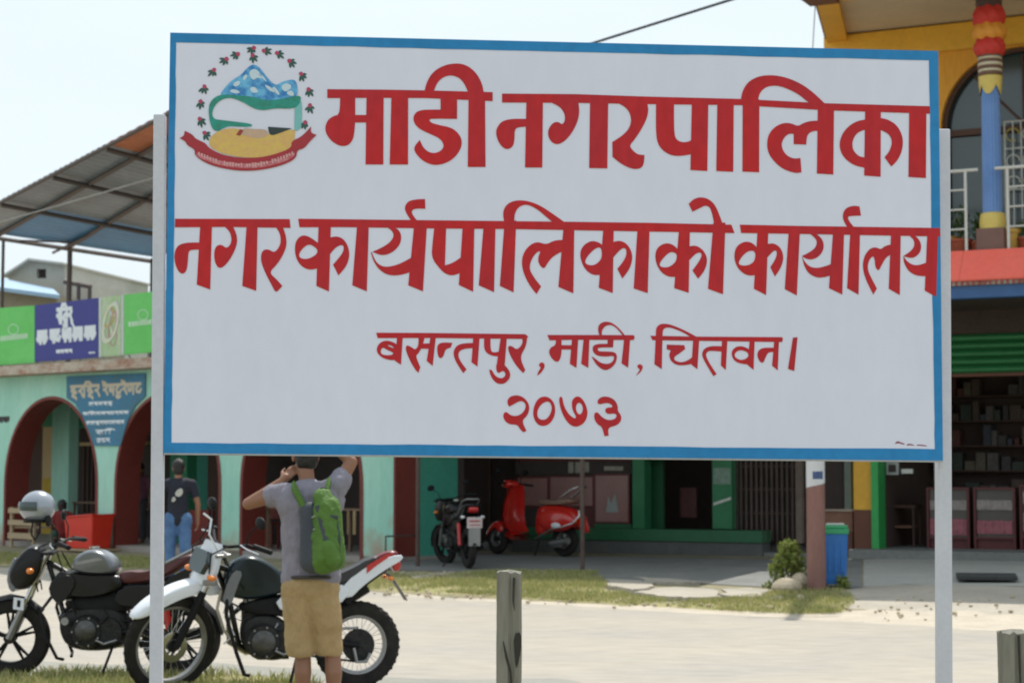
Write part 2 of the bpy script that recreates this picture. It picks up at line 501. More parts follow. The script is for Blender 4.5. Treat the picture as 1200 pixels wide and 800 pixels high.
# grass at the road side beneath the motorcycles
near = [ground0(x, y) for x, y in ((-40, 797), (40, 793), (90, 789), (150, 792), (230, 790), (300, 792), (345, 797), (390, 806), (300, 850), (100, 870), (-80, 860))]
Pn = chaikin([(p.x, p.y) for p in near], 1)
V, T = region([Pn]); tag(MB().add([(v[0], v[1], 0.010) for v in V], T).build('near_grass_soil', m_grassbase), kind='structure')
tag(blades('near_grass', Pn, 16000, 0.03, 0.10, lambda x, y: 0.01, 3, w=0.005), 'grass growing beneath the parked motorcycles', 'grass')
Pv = [(-9, 1.0), (9, 1.0), (9, 12.2), (-9, 12.2)]
tag(blades('verge_grass', Pv, 30000, 0.03, 0.12, lambda x, y: -0.03, 4, w=0.005, clump=.75), 'patchy grass on the near verge around the sign poles', 'grass')
# pebbles and crumbled concrete
def rock_mb(r, seed, sq=(1, .8, .6)):
    rr = random.Random(seed); mb = MB(); mb.ell((0, 0, 0), r * sq[0], r * sq[1], r * sq[2], 9, 6)
    mb.v = [tuple(c * rr.uniform(.82, 1.14) for c in v) for v in mb.v]
    return mb
m_stone = mat('pale_stone', (0.50, 0.42, 0.30), 0.9, var=0.12, scale=4, bump=0.5, bscale=20)
mb = MB(); rr = random.Random(12)
for i in range(300):
    px = rr.uniform(420, 1200); t = rr.random()
    if rr.random() < .5: px = rr.uniform(455, 560); py = rr.uniform(672, 681)
    else: py = 716 - (1000 - px) * 0.035 + rr.gauss(0, 3) if px < 1000 else rr.uniform(700, 730)
    g = G(px, py); q = rock_mb(rr.uniform(.010, .034), i)
    mb.add([(v[0] + g.x, v[1] + g.y, v[2] + g.z + .03) for v in q.v], q.f)
tag(mb.build('pebbles', m_stone), 'scattered pale pebbles and crumbled concrete along the road edge', 'gravel', kind='stuff')
# ------------------------------------------------------------------ left building: turquoise arcade
LF = Frame(-9.97, 36.0, math.atan2(-0.648, 0.762), 0.0)
BAY = 3.425
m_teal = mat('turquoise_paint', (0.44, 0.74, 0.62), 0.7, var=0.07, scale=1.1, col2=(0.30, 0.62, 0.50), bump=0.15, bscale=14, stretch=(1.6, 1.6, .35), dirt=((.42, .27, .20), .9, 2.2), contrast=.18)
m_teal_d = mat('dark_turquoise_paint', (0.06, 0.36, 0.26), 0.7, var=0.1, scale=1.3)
m_green_d = mat('deep_green_paint', (0.03, 0.22, 0.11), 0.65, var=0.1, scale=1.5)
m_maroon = mat('maroon_paint', (0.21, 0.035, 0.025), 0.6, var=0.12, scale=2.0)
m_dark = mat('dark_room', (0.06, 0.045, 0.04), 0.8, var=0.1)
m_wood_d = mat('dark_wood', (0.10, 0.045, 0.03), 0.6, var=0.15, scale=3, stretch=(1, 1, .2))
m_wood_l = mat('pale_wood', (0.50, 0.38, 0.24), 0.7, var=0.15, scale=4, stretch=(.3, 1, 1))
m_cream = mat('cream_paint', (0.62, 0.46, 0.24), 0.65, var=0.08)
m_yellow = mat('yellow_paint', (0.60, 0.40, 0.03), 0.6, var=0.08)
m_slabedge = mat('stained_slab', (0.50, 0.44, 0.36), 0.85, var=0.16, scale=2.5, col2=(0.30, 0.10, 0.05), contrast=0.12, fac2=0.35, bump=0.3, stretch=(1, 1, 2))
m_floor = mat('arcade_floor', (0.36, 0.33, 0.30), 0.7, var=0.12)
arc = empty('arcade_building', LF.o, LF.a, 'turquoise arcade restaurant building with maroon lined arches at left', 'building')
L = LF
fl = 0.22
ztop = L.hz(100, 437, 0)
zl2 = L.hz(100, 425, -0.3)
xr = L.hx(461, 0)
def arch(xc, hw, zs, za, n=28):
    pts = [(xc - hw, fl - 0.3, 1)]
    for i in range(n + 1):
        t = PI - PI * i / n
        pts.append((xc + hw * math.cos(t), zs + (za - zs) * math.sin(t) ** 0.92, 1))
    pts.append((xc + hw, fl - 0.3, 1))
    return [(p[0], p[1]) for p in pts]
xa1 = L.hx(60, 0); za = L.hz(62, 464, 0)
arches = []
for k in range(-3, 3):
    xc = (k + 0.485) * BAY
    arches.append(arch(xc, BAY * 0.43, 1.25, za))
outer = [(-3 * BAY - .4, -.2), (xr, -.2), (xr, ztop), (-3 * BAY - .4, ztop)]
slab_xz([outer], arches, 0.0, 0.5).build('arcade_wall', m_teal, arc)
# maroon linings of the arches (soffit strips) and the lining band seen on the face
for i, A_ in enumerate(arches):
    inner = [((p[0] - (A_[0][0] + A_[-1][0]) / 2) * 0.955 + (A_[0][0] + A_[-1][0]) / 2, p[1] if j in (0, len(A_) - 1) else (p[1] - 0.06 * max(0, math.sin(PI * (j - 1) / (len(A_) - 3))))) for j, p in enumerate(A_)]
    slab_xz([[(p[0], p[1]) for p in A_]], [inner], -0.012, 0.512).build('arch_lining', m_maroon, arc)
# end jamb: start of the next opening
MB().box(xr, xr + 0.04, 0.004, 0.496, -.2, ztop - .3).build('end_lining', m_maroon, arc)
MB().prism([(-3 * BAY - .4, -.42), (xr + .15, -.42), (xr + .15, 1.5), (1.9 * BAY, 3.4), (1.9 * BAY, 5.6), (-3 * BAY - .4, 5.6)], ztop + .002, zl2 + .02, 'xy').build('roof_slab', m_slabedge, arc, bevel=.01)
MB().prism([(-3 * BAY - .4, 0), (xr + .1, 0), (xr + .1, 1.4), (1.9 * BAY, 3.3), (1.9 * BAY, 5.6), (-3 * BAY - .4, 5.6)], -.25, fl, 'xy').build('plinth', m_floor, arc)
MB().box(-3 * BAY - .4, xr + .1, -0.55, -0.002, -.25, fl - .12).build('step', m_conc_d, arc, bevel=.01)
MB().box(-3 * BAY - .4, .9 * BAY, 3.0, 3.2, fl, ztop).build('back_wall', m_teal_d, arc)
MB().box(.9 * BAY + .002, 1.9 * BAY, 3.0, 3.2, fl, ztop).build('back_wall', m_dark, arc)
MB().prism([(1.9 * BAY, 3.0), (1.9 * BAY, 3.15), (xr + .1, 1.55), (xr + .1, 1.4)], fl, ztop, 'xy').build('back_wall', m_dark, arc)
MB().box(-3 * BAY - .6, -3 * BAY - .402, 0, 5.6, -.2, ztop).build('side_wall', m_teal, arc)
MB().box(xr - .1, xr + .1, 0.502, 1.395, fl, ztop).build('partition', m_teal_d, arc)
# second row: inner beam deep green, turquoise inner columns
for (pa, pb, ya, yb, m_, nm) in ((40, 84, 478, 505, m_green_d, 'inner_beam'), (168, 260, 470, 505, m_green_d, 'inner_beam'), (282, 440, 470, 505, m_green_d, 'inner_beam')):
    x0, x1 = L.hx(pa - 30, 1.6), L.hx(pb + 25, 1.6)
    MB().box(x0, x1, 1.55, 1.75, L.hz(pa, 500, 1.6), ztop - .002).build(nm, m_, arc)
for pa, pb in ((70, 90), (209, 229)):
    x0, x1 = L.hx(pa, 1.5), L.hx(pb, 1.5)
    MB().box(x0, x1, 1.3, 1.53, fl, ztop - .005).build('inner_column', m_teal if pa < 100 else m_green_d, arc)
# things on the back wall: doors, windows
def panel(pa, pb, ya, yb, m_, nm, yl=2.98, d=.06):
    x0, x1 = L.hx(pa, yl), L.hx(pb, yl); z0, z1 = L.hz((pa + pb) / 2, yb, yl), L.hz((pa + pb) / 2, ya, yl)
    return MB().box(x0, x1, yl - d, yl, z0, z1).build(nm, m_, arc, bevel=.006)
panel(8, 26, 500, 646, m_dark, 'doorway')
panel(34, 52, 500, 640, m_wood_d, 'door')
panel(52, 74, 500, 640, m_cream, 'door', 2.97)
panel(53, 73, 560, 636, m_yellow, 'door_panel', 2.90)
panel(92, 118, 502, 628, m_dark, 'window'); panel(94, 116, 518, 522, m_cream, 'window_rail', 2.90, .03)
for q in (98, 103, 108, 113): panel(q, q + 1.5, 522, 600, m_wood_d, 'window_bar', 2.9, .02)
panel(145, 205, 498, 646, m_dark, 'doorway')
panel(150, 182, 517, 521, m_cream, 'shelf', 2.9, .25)
panel(246, 262, 520, 646, m_wood_d, 'door')
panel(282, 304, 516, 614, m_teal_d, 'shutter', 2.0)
panel(283, 318, 614, 655, m_maroon, 'dado', 1.98)
panel(408, 418, 595, 626, m_cream, 'notice', 1.5, .02)
panel(425, 432, 520, 640, m_wood_d, 'door_post', 1.2, .08)
# maroon low wall between the inner columns
x0, x1 = L.hx(228, 1.2), L.hx(250, 1.2)
MB().box(x0, x1, 1.1, 1.25, fl, .85).build('low_wall', m_maroon, arc)
# restaurant sign painted on the spandrel between the arches (follows both curves)
m_rs = mat('restaurant_sign_blue', (0.03, 0.22, 0.42), 0.55, var=0.12, scale=2, col2=(0.05, 0.15, 0.20))
sp = empty('restaurant_sign', L.world(L.hx(125, -.02), -.02, 2.6), L.a, 'blue restaurant sign with cream Devanagari lettering on the spandrel between two arches', 'sign')
def rsl(px, py): h = L.hit(px, py, -.03); o = L.loc(sp.location); return (h.x - o.x, h.z - o.z)
shape = [rsl(x, y) for x, y in ((78, 441), (170, 437), (170, 464), (158, 476), (150, 492), (145, 508), (141, 522), (110, 522), (104, 505), (97, 488), (88, 473), (78, 466))]
MB().prism(shape, -.012, .004).build('panel', m_rs, sp)
m_cl = mat('sign_cream_letters', (0.62, 0.55, 0.42), 0.5, var=0.05)
m_wl = mat('sign_white_letters', (0.75, 0.80, 0.85), 0.5, var=0.04)

# a few tables and chairs seen dimly inside the arcade
m_wood_m = mat('mid_brown_wood', (0.22, 0.14, 0.09), .7, var=.15, scale=4)
def inner_table(px, yl, lab):
    x = L.hx(px, yl, 640)
    e = empty('arcade_table', L.world(x, yl, fl), L.a, lab, 'table')
    MB().box(-.45, .45, -.3, .3, .70, .73).build('top', m_wood_m, e)
    for a in (-.42, .37):
        for b_ in (-.27, .22): MB().box(a, a + .05, b_, b_ + .05, 0, .699).build('leg', m_wood_m, e)
def inner_chair(px, yl, lab, m_):
    x = L.hx(px, yl, 640)
    e = empty('chair', L.world(x, yl, fl), L.a + .3, lab, 'chair')
    MB().box(-.2, .2, -.2, .2, .43, .46).build('seat', m_, e, bevel=.01)
    MB().box(-.2, .2, .17, .20, .50, .86).build('backrest', m_, e, bevel=.01)
    for a in (-.19, .15):
        for b_ in (-.19, .16): MB().box(a, a + .04, b_, b_ + .04, 0, .429).build('leg', m_, e)
inner_table(345, .8, 'brown wooden table in the shade of the third arch, left of the man')
inner_table(418, .7, 'brown wooden table at the right side of the third arch')
inner_chair(322, 1.0, 'dull red chair beside the table in the third arch', m_maroon)
inner_table(112, 1.7, 'brown wooden table deep under the first arch right of the inner turquoise column')
# simple painted strokes: each glyph is a list of polylines in a unit box (x right, y up, headline at y=1)
GL = {
 'ha': (0.75, [[(.45, 1), (.45, .8), (.2, .76), (.15, .62), (.5, .6), (.62, .48), (.3, .36), (.25, .2), (.55, .1), (.65, -.05)]]),
 'ra': (0.55, [[(.35, 1), (.45, .8), (.3, .62), (.12, .6)], [(.3, .6), (.55, .15)]]),
 'sa': (0.8, [[(.25, 1), (.35, .8), (.2, .6), (.1, .6)], [(.2, .6), (.42, .15)], [(.3, .55), (.62, .55)], [(.65, 1), (.65, .1)]]),
 'ta': (0.7, [[(.55, 1), (.55, .1)], [(.55, .65), (.3, .65), (.12, .45), (.3, .2), (.38, .05)]]),
 'tta': (0.65, [[(.35, 1), (.35, .82), (.12, .62), (.2, .3), (.5, .25), (.6, .5)]]),
 'nna': (0.8, [[(.15, .95), (.15, .5), (.3, .4), (.42, .5), (.42, .95)], [(.65, 1), (.65, .1)]]),
 'ssa': (0.75, [[(.2, 1), (.2, .5), (.35, .42), (.6, .5)], [(.2, .85), (.55, .5)], [(.6, 1), (.6, .1)]]),
 'pa': (0.7, [[(.15, 1), (.15, .55), (.3, .42), (.55, .5)], [(.55, 1), (.55, .1)]]),
 'aa': (0.3, [[(.15, 1), (.15, .1)]]),
 'i': (0.3, [[(.12, .1), (.12, 1.05), (.25, 1.3), (.6, 1.3), (.85, 1.02)]]),
 'e': (0.0, [[(-.15, 1.0), (-.25, 1.2), (-.55, 1.32)]]),
 'u': (0.0, [[(-.35, .1), (-.5, -.08), (-.3, -.2), (-.1, -.05)]]),
 'ka': (0.85, [[(.42, 1), (.42, .1)], [(.42, .7), (.2, .7), (.1, .5), (.25, .35), (.42, .45)], [(.42, .62), (.65, .7), (.75, .5), (.62, .3)]]),
 'na': (0.65, [[(.5, 1), (.5, .1)], [(.5, .6), (.2, .6), (.1, .45), (.2, .32)]]),
 'ma': (0.7, [[(.2, 1), (.2, .55), (.1, .45), (.2, .35), (.3, .5)], [(.2, .55), (.55, .55)], [(.55, 1), (.55, .1)]]),
 'la': (0.8, [[(.65, 1), (.65, .1)], [(.65, .65), (.5, .75), (.38, .55)], [(.42, .68), (.2, .72), (.1, .45), (.28, .15)]]),
}
def strokes(mb, word, x0, z0, w, h, y, th, headline=True):
    """adds a painted word spanning w x h; returns nothing"""
    tot = sum(GL[g][0] for g in word); x = 0.0
    sx = w / tot
    quads = []
    for g in word:
        adv, ls = GL[g]
        for l_ in ls:
            for a, b in zip(l_, l_[1:]):
                pa = Vector((x0 + (x + a[0]) * sx, z0 + a[1] * h)); pb = Vector((x0 + (x + b[0]) * sx, z0 + b[1] * h))
                d = (pb - pa)
                if d.length < 1e-6: continue
                d.normalize(); n = Vector((-d.y, d.x)) * th * .5; e = d * th * .35
                quads.append([tuple(pa - e + n), tuple(pa - e - n), tuple(pb + e - n), tuple(pb + e + n)])
        x += adv
    if headline: quads.append([(x0, z0 + h - th * .5), (x0 + w, z0 + h - th * .5), (x0 + w, z0 + h + th * .5), (x0, z0 + h + th * .5)])
    V, T = region(quads)
    mb.add([(v[0], y, v[1]) for v in V], T)
def word(parent, fn, word_, px0, py0, px1, py1, m_, th, y=-.0145, nm='lettering', mul=1.0):
    a, b = fn(px0, py1), fn(px1, py0)
    mb = MB(); strokes(mb, word_, a[0], a[1], b[0] - a[0], (b[1] - a[1]) * .98, y, th)
    return mb.build(nm, m_, parent)
word(sp, rsl, ['ha', 'ra', 'i', 'ha', 'ra'], 82, 451, 117, 467, m_cl, .055)
word(sp, rsl, ['ra', 'e', 'ssa', 'tta', 'u', 'ra', 'e', 'nna', 'tta'], 120, 449, 166, 464, m_cl, .055)
for (xa, xb, yy, sd_) in ((104, 132, 473, 0), (97, 151, 484, 1), (101, 146, 495, 2), (112, 131, 506, 3), (113, 129, 516, 4)):
    rr = random.Random(sd_); ks = list(k for k in GL if k not in ('e', 'u'))
    n = max(3, int((xb - xa) / 5))
    word(sp, rsl, [rr.choice(ks) for _ in range(n)], xa, yy - 2.6, xb, yy + 2.6, m_wl, .022, nm='small_lettering')
# billboard row on the arcade roof
bb = empty('roof_billboard', L.world(0, -.25, zl2), L.a, 'long billboard on the arcade roof with green, navy and flower emblem panels', 'billboard')
def bl(px, py): h = L.hit(px, py, -.25); return (h.x, h.z - zl2)
m_bg = mat('banner_green', (0.10, 0.50, 0.09), 0.5, var=0.05, scale=1.0, col2=(0.16, 0.62, 0.15))
m_bn = mat('banner_navy', (0.035, 0.04, 0.26), 0.5, var=0.05)
m_bw = mat('banner_grey', (0.55, 0.62, 0.58), 0.5, var=0.05)
def flex(pa, pb, ya, yb, y2a, y2b, m_, nm='banner_panel', d=0.04, y=0.0):
    P = [bl(pa, yb), bl(pb, y2b), bl(pb, y2a), bl(pa, ya)]
    return MB().prism(P, y - d, y).build(nm, m_, bb)
flex(-80, -1, 368, 434, 361, 428, m_bg)
flex(1, 42.5, 361, 428, 358, 425, m_bg); flex(43, 117.2, 358, 424, 349, 419, m_bn)
flex(117.8, 121, 349, 419, 348, 418, m_bw); flex(121.5, 143.5, 348.5, 418, 346, 416.5, mat('banner_pale_green', (.30, .50, .22), .5, col2=(.55, .6, .45), scale=2))
flex(144, 147, 346, 416, 345.5, 416, m_bw); flex(147.5, 215, 345.5, 415.5, 338, 410, m_bg)
m_lg = mat('banner_light_lettering', (0.55, 0.78, 0.55), 0.5, var=.05)
# pale round mark and unreadable wordmark on the two green panels
for cx, cy, cw in ((18, 389, 30), (170, 372, 34)):
    rr = random.Random(int(cx)); mb = MB(); q = []
    x = cx - cw / 2
    while x < cx + cw / 2:
        w_ = rr.uniform(2.0, 3.4); sl = -.11 * (x - cx)
        q.append([bl(x, cy + 9 + sl), bl(x + w_, cy + 9 + sl), bl(x + w_, cy + 3.2 + sl), bl(x, cy + 3.2 + sl)]); x += w_ + .7
    V, T = region(q); mb.add([(v[0], -.046, v[1]) for v in V], T); mb.build('wordmark', m_lg, bb)
    ring, rin = [], []
    for k in range(24):
        t = 2 * PI * k / 24
        ring.append(bl(cx + 6.4 * math.cos(t), cy - 3 + 6.4 * math.sin(t))); rin.append(bl(cx + 5.4 * math.cos(t), cy - 3 + 5.4 * math.sin(t)))
    V, T = region([ring], [rin]); MB().add([(v[0], -.046, v[1]) for v in V], T).build('round_mark', m_lg, bb)
word(bb, bl, ['ra', 'i', 'ta', 'u', 'ra'], 68, 361, 87, 381, m_wl, .075, y=-.046)
MB().add(*(lambda q: (q[0], q[1]))(((lambda V, T: ([(v[0], -.0465, v[1]) for v in V], T))(*region([[bl(88, 378), bl(91, 384), bl(89, 385), bl(84.5, 378)]]))))).build('stroke', m_wl, bb)
for (a_, b_, g_) in ((45.5, 58, ['ma', 'ka']), (60, 73, ['ssa', 'tta']), (75, 86, ['pa', 'nna']), (87.5, 99, ['ka', 'sa']), (101, 114.5, ['ma', 'ka'])):
    yy = 397 - (a_ - 45) * .095
    word(bb, bl, g_, a_, yy - 8.5, b_, yy + 7, m_wl, .085, y=-.046)
word(bb, bl, ['ma', 'na', 'pa', 'ra'], 68, 409.5, 87, 414.5, m_wl, .03, y=-.046)
word(bb, bl, ['ra', 'na', 'pa'], 106, 412.5, 114, 414.5, m_wl, .015, y=-.046)
# flower emblem: pale looped petals
for (cx, cy, rx_, ry_, c_) in ((132, 378, 9, 24, (.75, .78, .62)), (130, 372, 6, 12, (.62, .45, .10)), (134, 380, 4, 17, (.55, .30, .35)), (128, 392, 6, 11, (.72, .75, .6)), (136, 362, 5, 9, (.70, .74, .8)), (135, 397, 4, 9, (.60, .35, .35))):
    ring, rin = [], []
    for k in range(28):
        t = 2 * PI * k / 28; rot = 0.22
        x, y = rx_ * math.cos(t), ry_ * math.sin(t); x, y = x * math.cos(rot) - y * math.sin(rot), x * math.sin(rot) + y * math.cos(rot)
        ring.append(bl(cx + x, cy + y)); rin.append(bl(cx + x * .72, cy + y * .82))
    V, T = region([ring], [rin]); MB().add([(v[0], -.046 - .001 * len(MATS) * .01 - ry_ * 1e-4, v[1]) for v in V], T).build('petal', mat('petal_%d_%d' % (cx, cy), c_, .5), bb)
# billboard props at the back
for px in (10, 60, 118, 170):
    x = L.hx(px, -.25)
    MB().tube([(x, .03, 0), (x, .03, 1.0)], .02, 6).tube([(x, .03, .9), (x, .7, .02)], .015, 6).build('prop', m_galv, bb)
# painted lettering on the wall at far left
m_ink = mat('wall_black_lettering', (.03, .03, .03), .6)
wl_ = empty('painted_wall_notice', L.world(L.hx(2, -.006), -.006, 2.3), L.a, 'black painted lettering on the turquoise wall left of the first arch', 'notice')
def wln(px, py): h = L.hit(px, py, -.006); o = L.loc(wl_.location); return (h.x - o.x, h.z - o.z)
word(wl_, wln, ['ra', 'ma', 'sa', 'ka'], -14, 489, 11, 495, m_ink, .05, y=0.0)

# ------------------------------------------------------------------ tin canopy over the roof terrace
k_ = 1.2
A0, A1, A2 = at(180, 143, 26 * k_), at(0, 238, 31 * k_), at(0, 277, 33 * k_)
nrm = (A1 - A0).cross(A2 - A0)
def rp(px, py, off=0.0):
    d = ray(px, py); t = (A0 - CAM).dot(nrm) / d.dot(nrm); p = CAM + d * t
    return p + Vector((0, 0, off))
m_sheet = mat('zinc_sheet_underside', (0.25, 0.30, 0.35), 0.5, 0.1, var=0.14, scale=1.0, col2=(0.15, 0.17, 0.19))
m_sheet_b = mat('blue_roof_sheet', (0.07, 0.26, 0.50), 0.5, var=0.12, scale=1.2, col2=(0.05, 0.16, 0.34))
m_sheet_o = mat('rusty_orange_sheet', (0.55, 0.19, 0.09), 0.7, var=0.14, scale=2)
m_steel = mat('dark_steel', (0.10, 0.08, 0.075), 0.6, 0.2, var=0.15)
cn = empty('terrace_canopy', (0, 0, 0), 0, 'lean-to canopy of grey and blue tin sheets on dark steel posts above the arcade', 'canopy')
cn.location = rp(82, 290); cn.location.z = zl2
def cl(p): return tuple(p - cn.location)
# grid lines: family A (rafters) and family B (purlins) traced on the canopy plane
rows = [((-140, 312), (340, 58)), ((-140, 330), (340, 95)), ((-140, 345), (340, 140)), ((-140, 256.5), (340, 327.5))]
def isect(l1, l2):
    (x1, y1), (x2, y2) = l1; (x3, y3), (x4, y4) = l2
    d = (x1 - x2) * (y3 - y4) - (y1 - y2) * (x3 - x4)
    a, b = x1 * y2 - y1 * x2, x3 * y4 - y3 * x4
    return ((a * (x3 - x4) - (x1 - x2) * b) / d, (a * (y3 - y4) - (y1 - y2) * b) / d)
Al = [((0, 238), (180, 143)), ((5, 272), (160, 184)), ((80, 290), (178, 230)), ((180, 303.4), (245, 262))]
Bl = [((0, 277), (178, 303.5)), ((5, 238), (178, 271)), ((65, 206), (178, 233)), ((125, 172), (178, 186.5)), ((240, 112), (300, 124))]
# corners on outer lines
P_ = [[isect(a, b) for b in Bl] for a in Al]
sheets = []
for i in range(len(Al) - 1):
    for j in range(len(Bl) - 1):
        q = [P_[i][j], P_[i + 1][j], P_[i + 1][j + 1], P_[i][j + 1]]
        w3 = [rp(x, y) for x, y in q]
        mb = MB(); n = 20; vs = []; fs = []
        for a in range(n + 1):
            t = a / n
            for b_ in (0, 1):
                p = (w3[0].lerp(w3[3], t)) if b_ == 0 else (w3[1].lerp(w3[2], t))
                vs.append(cl(p + Vector((0, 0, 0.05 + (0.018 if a % 2 else 0)))))
        for a in range(n): fs.append((2 * a, 2 * a + 1, 2 * a + 3, 2 * a + 2))
        mm = m_sheet_b if j == 0 and i > 0 else m_sheet
        if j == 3 and i == 0: mm = m_sheet_o
        mb.add(vs, fs); mb.build('roof_sheet', mm, cn, label='blue roof sheet along the low eave' if mm is m_sheet_b else ('rusty orange roof sheet' if mm is m_sheet_o else None))
def beam(a, b, r=.05, nm='rafter'):
    MB().tube([cl(a), cl(b)], r, 4).build(nm, m_steel, cn)
for i in range(len(Al)): beam(rp(*P_[i][0]), rp(*P_[i][-1]), .05 if i else .035)
for j in range(len(Bl)): beam(rp(*P_[0][j], -.05), rp(*P_[-1][j], -.05), .045, 'purlin')
for (px, py) in ((82, 290), (4, 278), (178, 303), (240, 300)):
    p = rp(px, py); q = Vector((p.x, p.y, zl2 - .02))
    beam(p, q, .055 if px == 82 else .035, 'post')
beam(rp(0, 279, -.04), rp(88, 284, .0), .02, 'brace'); beam(rp(62, 293, -.06), rp(110, 272, -.02), .03, 'brace')
for (px, py) in ((200, 134), (290, 90)):
    p = rp(px, py); beam(p, Vector((p.x, p.y, zl2 - .02)), .045, 'post')
# ------------------------------------------------------------------ pale house far behind
m_hw = mat('pale_house_wall', (0.46, 0.45, 0.40), 0.8, var=0.08, scale=.8)
m_hw2 = mat('pale_house_side', (0.50, 0.48, 0.44), 0.8, var=0.08, scale=.8)
m_bt = mat('light_blue_tin', (0.30, 0.45, 0.62), 0.5, var=0.06)
Yh = 62.0
hb = empty('far_house', (at(40, 440, Yh).x, Yh, 0), R(-12), 'pale two storey house with small dark window and light blue tin roof, behind the billboard', 'house')
H_ = Frame(hb.location.x, hb.location.y, R(-12))
def hp(px, py, yl=0): h = H_.hit(px, py, yl); return (h.x, h.z)
o_ = [hp(10, 480), hp(76, 480), hp(76, 310), hp(38, 305), hp(10, 324)]
win = [hp(43, 326), hp(54, 326), hp(54, 315), hp(43, 315)]
slab_xz([o_], [win], 0, .3).build('gable_wall', m_hw, hb)
MB().prism([hp(43, 326), hp(54, 326), hp(54, 315), hp(43, 315)], .2, .24).build('window', m_dark, hb)
MB().prism([hp(76.2, 480), hp(106, 480), hp(106, 332), hp(76.2, 329)], -.1, 5).build('wing', m_hw2, hb)
MB().prism(o_, .31, 7).build('body', m_hw, hb)
MB().prism([hp(8, 325.5), hp(38, 306), hp(38, 303.5), hp(8, 323)], -.3, 7.2).build('roof', m_hw2, hb)
MB().prism([hp(37.5, 306), hp(78, 311), hp(78, 308.5), hp(37.5, 303.4)], -.3, 7.21).build('roof', m_hw2, hb)
tr = [hp(-6, 335, -6), hp(-6, 337, -6), hp(70, 346.5, -6), hp(70, 344.5, -6)]
t0 = [hp(-6, 335, -6), hp(68, 345, -6), hp(68, 345, -6), hp(-6, 335, -6)]
v = []
for (x, y, yl, dz) in ((-6, 335.5, -6, 0), (70, 345.5, -6, 0), (62, 338, -.4, 0), (-2, 325, -.4, 0)):
    q = hp(x, y, yl); v += [(q[0], yl, q[1])]
v += [(a, b, c - .12) for a, b, c in v]
MB().add(v, [(0, 1, 2, 3), (7, 6, 5, 4), (0, 4, 5, 1), (1, 5, 6, 2), (2, 6, 7, 3), (3, 7, 4, 0)]).build('tin_roof', m_bt, hb)
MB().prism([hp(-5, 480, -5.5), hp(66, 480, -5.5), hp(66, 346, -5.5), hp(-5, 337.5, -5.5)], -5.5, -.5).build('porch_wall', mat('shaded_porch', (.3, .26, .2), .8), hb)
fr = [(80, 329, 80, 357), (92, 331, 92, 356), (105, 334, 105, 352)]
for (a, b, c, d) in fr:
    p, q = hp(a, b, -1), hp(c, d + 40, -1)
    MB().tube([(p[0], -1, p[1]), (q[0], -1, q[1])], .07, 5).build('rail_post', m_steel, hb)
p, q = hp(75, 330, -1), hp(107, 336, -1)
MB().tube([(p[0], -1, p[1]), (q[0], -1, q[1])], .08, 5).build('top_rail', m_steel, hb)
# ------------------------------------------------------------------ right building: shop below, orange balcony floor above
RF = Frame(6.84, 28.5, math.atan2(-0.447, 0.894), 0.0)
Q = RF
m_orange = mat('orange_wall_paint', (0.86, 0.43, 0.045), 0.6, var=0.12, scale=1.2, col2=(0.70, 0.30, 0.03), stretch=(2, 2, .3), contrast=.2, bump=.2, bscale=12)
m_orange2 = mat('orange_beam_paint', (0.88, 0.47, 0.05), 0.6, var=0.08, scale=1.5)
m_creamsof = mat('cream_soffit', (0.66, 0.57, 0.42), 0.75, var=0.07, scale=1.5)
m_brown = mat('brown_paint', (0.17, 0.06, 0.03), 0.6, var=0.1)
m_brick = mat('dull_brick_paint', (0.30, 0.15, 0.10), 0.8, var=0.15, scale=6)
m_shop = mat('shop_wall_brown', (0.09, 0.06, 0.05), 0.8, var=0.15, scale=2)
m_green = mat('green_metal_paint', (0.03, 0.22, 0.07), 0.55, var=0.08, scale=2)
m_green2 = mat('bright_green_paint', (0.04, 0.42, 0.10), 0.5, var=0.08)
m_redtin = mat('red_tin_paint', (0.90, 0.13, 0.09), 0.45, var=0.06, scale=1.5, col2=(0.84, 0.16, 0.12))
m_bluef = mat('blue_fascia_paint', (0.04, 0.12, 0.30), 0.5, var=0.1)
m_glassd = mat('dark_window_glass', (0.035, 0.06, 0.065), 0.12, var=0.05, spec=0.8)
m_wgrill = mat('white_grill_paint', (0.66, 0.66, 0.62), 0.5, var=0.05)
m_iron = mat('dull_iron', (0.13, 0.09, 0.075), 0.7, 0.2, var=0.2, scale=5)
rb = empty('balcony_building', Q.o, Q.a, 'orange two storey building with arched balcony window above a green shuttered shop at right', 'building')
def qx(px, yl, py=549): return Q.hx(px, yl, py)
def qz(px, py, yl): return Q.hz(px, py, yl)
FZ = 0.36
XR = 7.5
x0 = qx(1031, 0)
MB().box(x0 - .35, XR, -0.6, 4.0, -.3, FZ).build('shop_floor', m_conc_d, rb, bevel=.01)
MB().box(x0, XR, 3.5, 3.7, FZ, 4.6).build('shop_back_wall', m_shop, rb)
zsh0, zsh1 = qz(1150, 437, 0), qz(1150, 391, 0)
xs0 = qx(1022, 0)
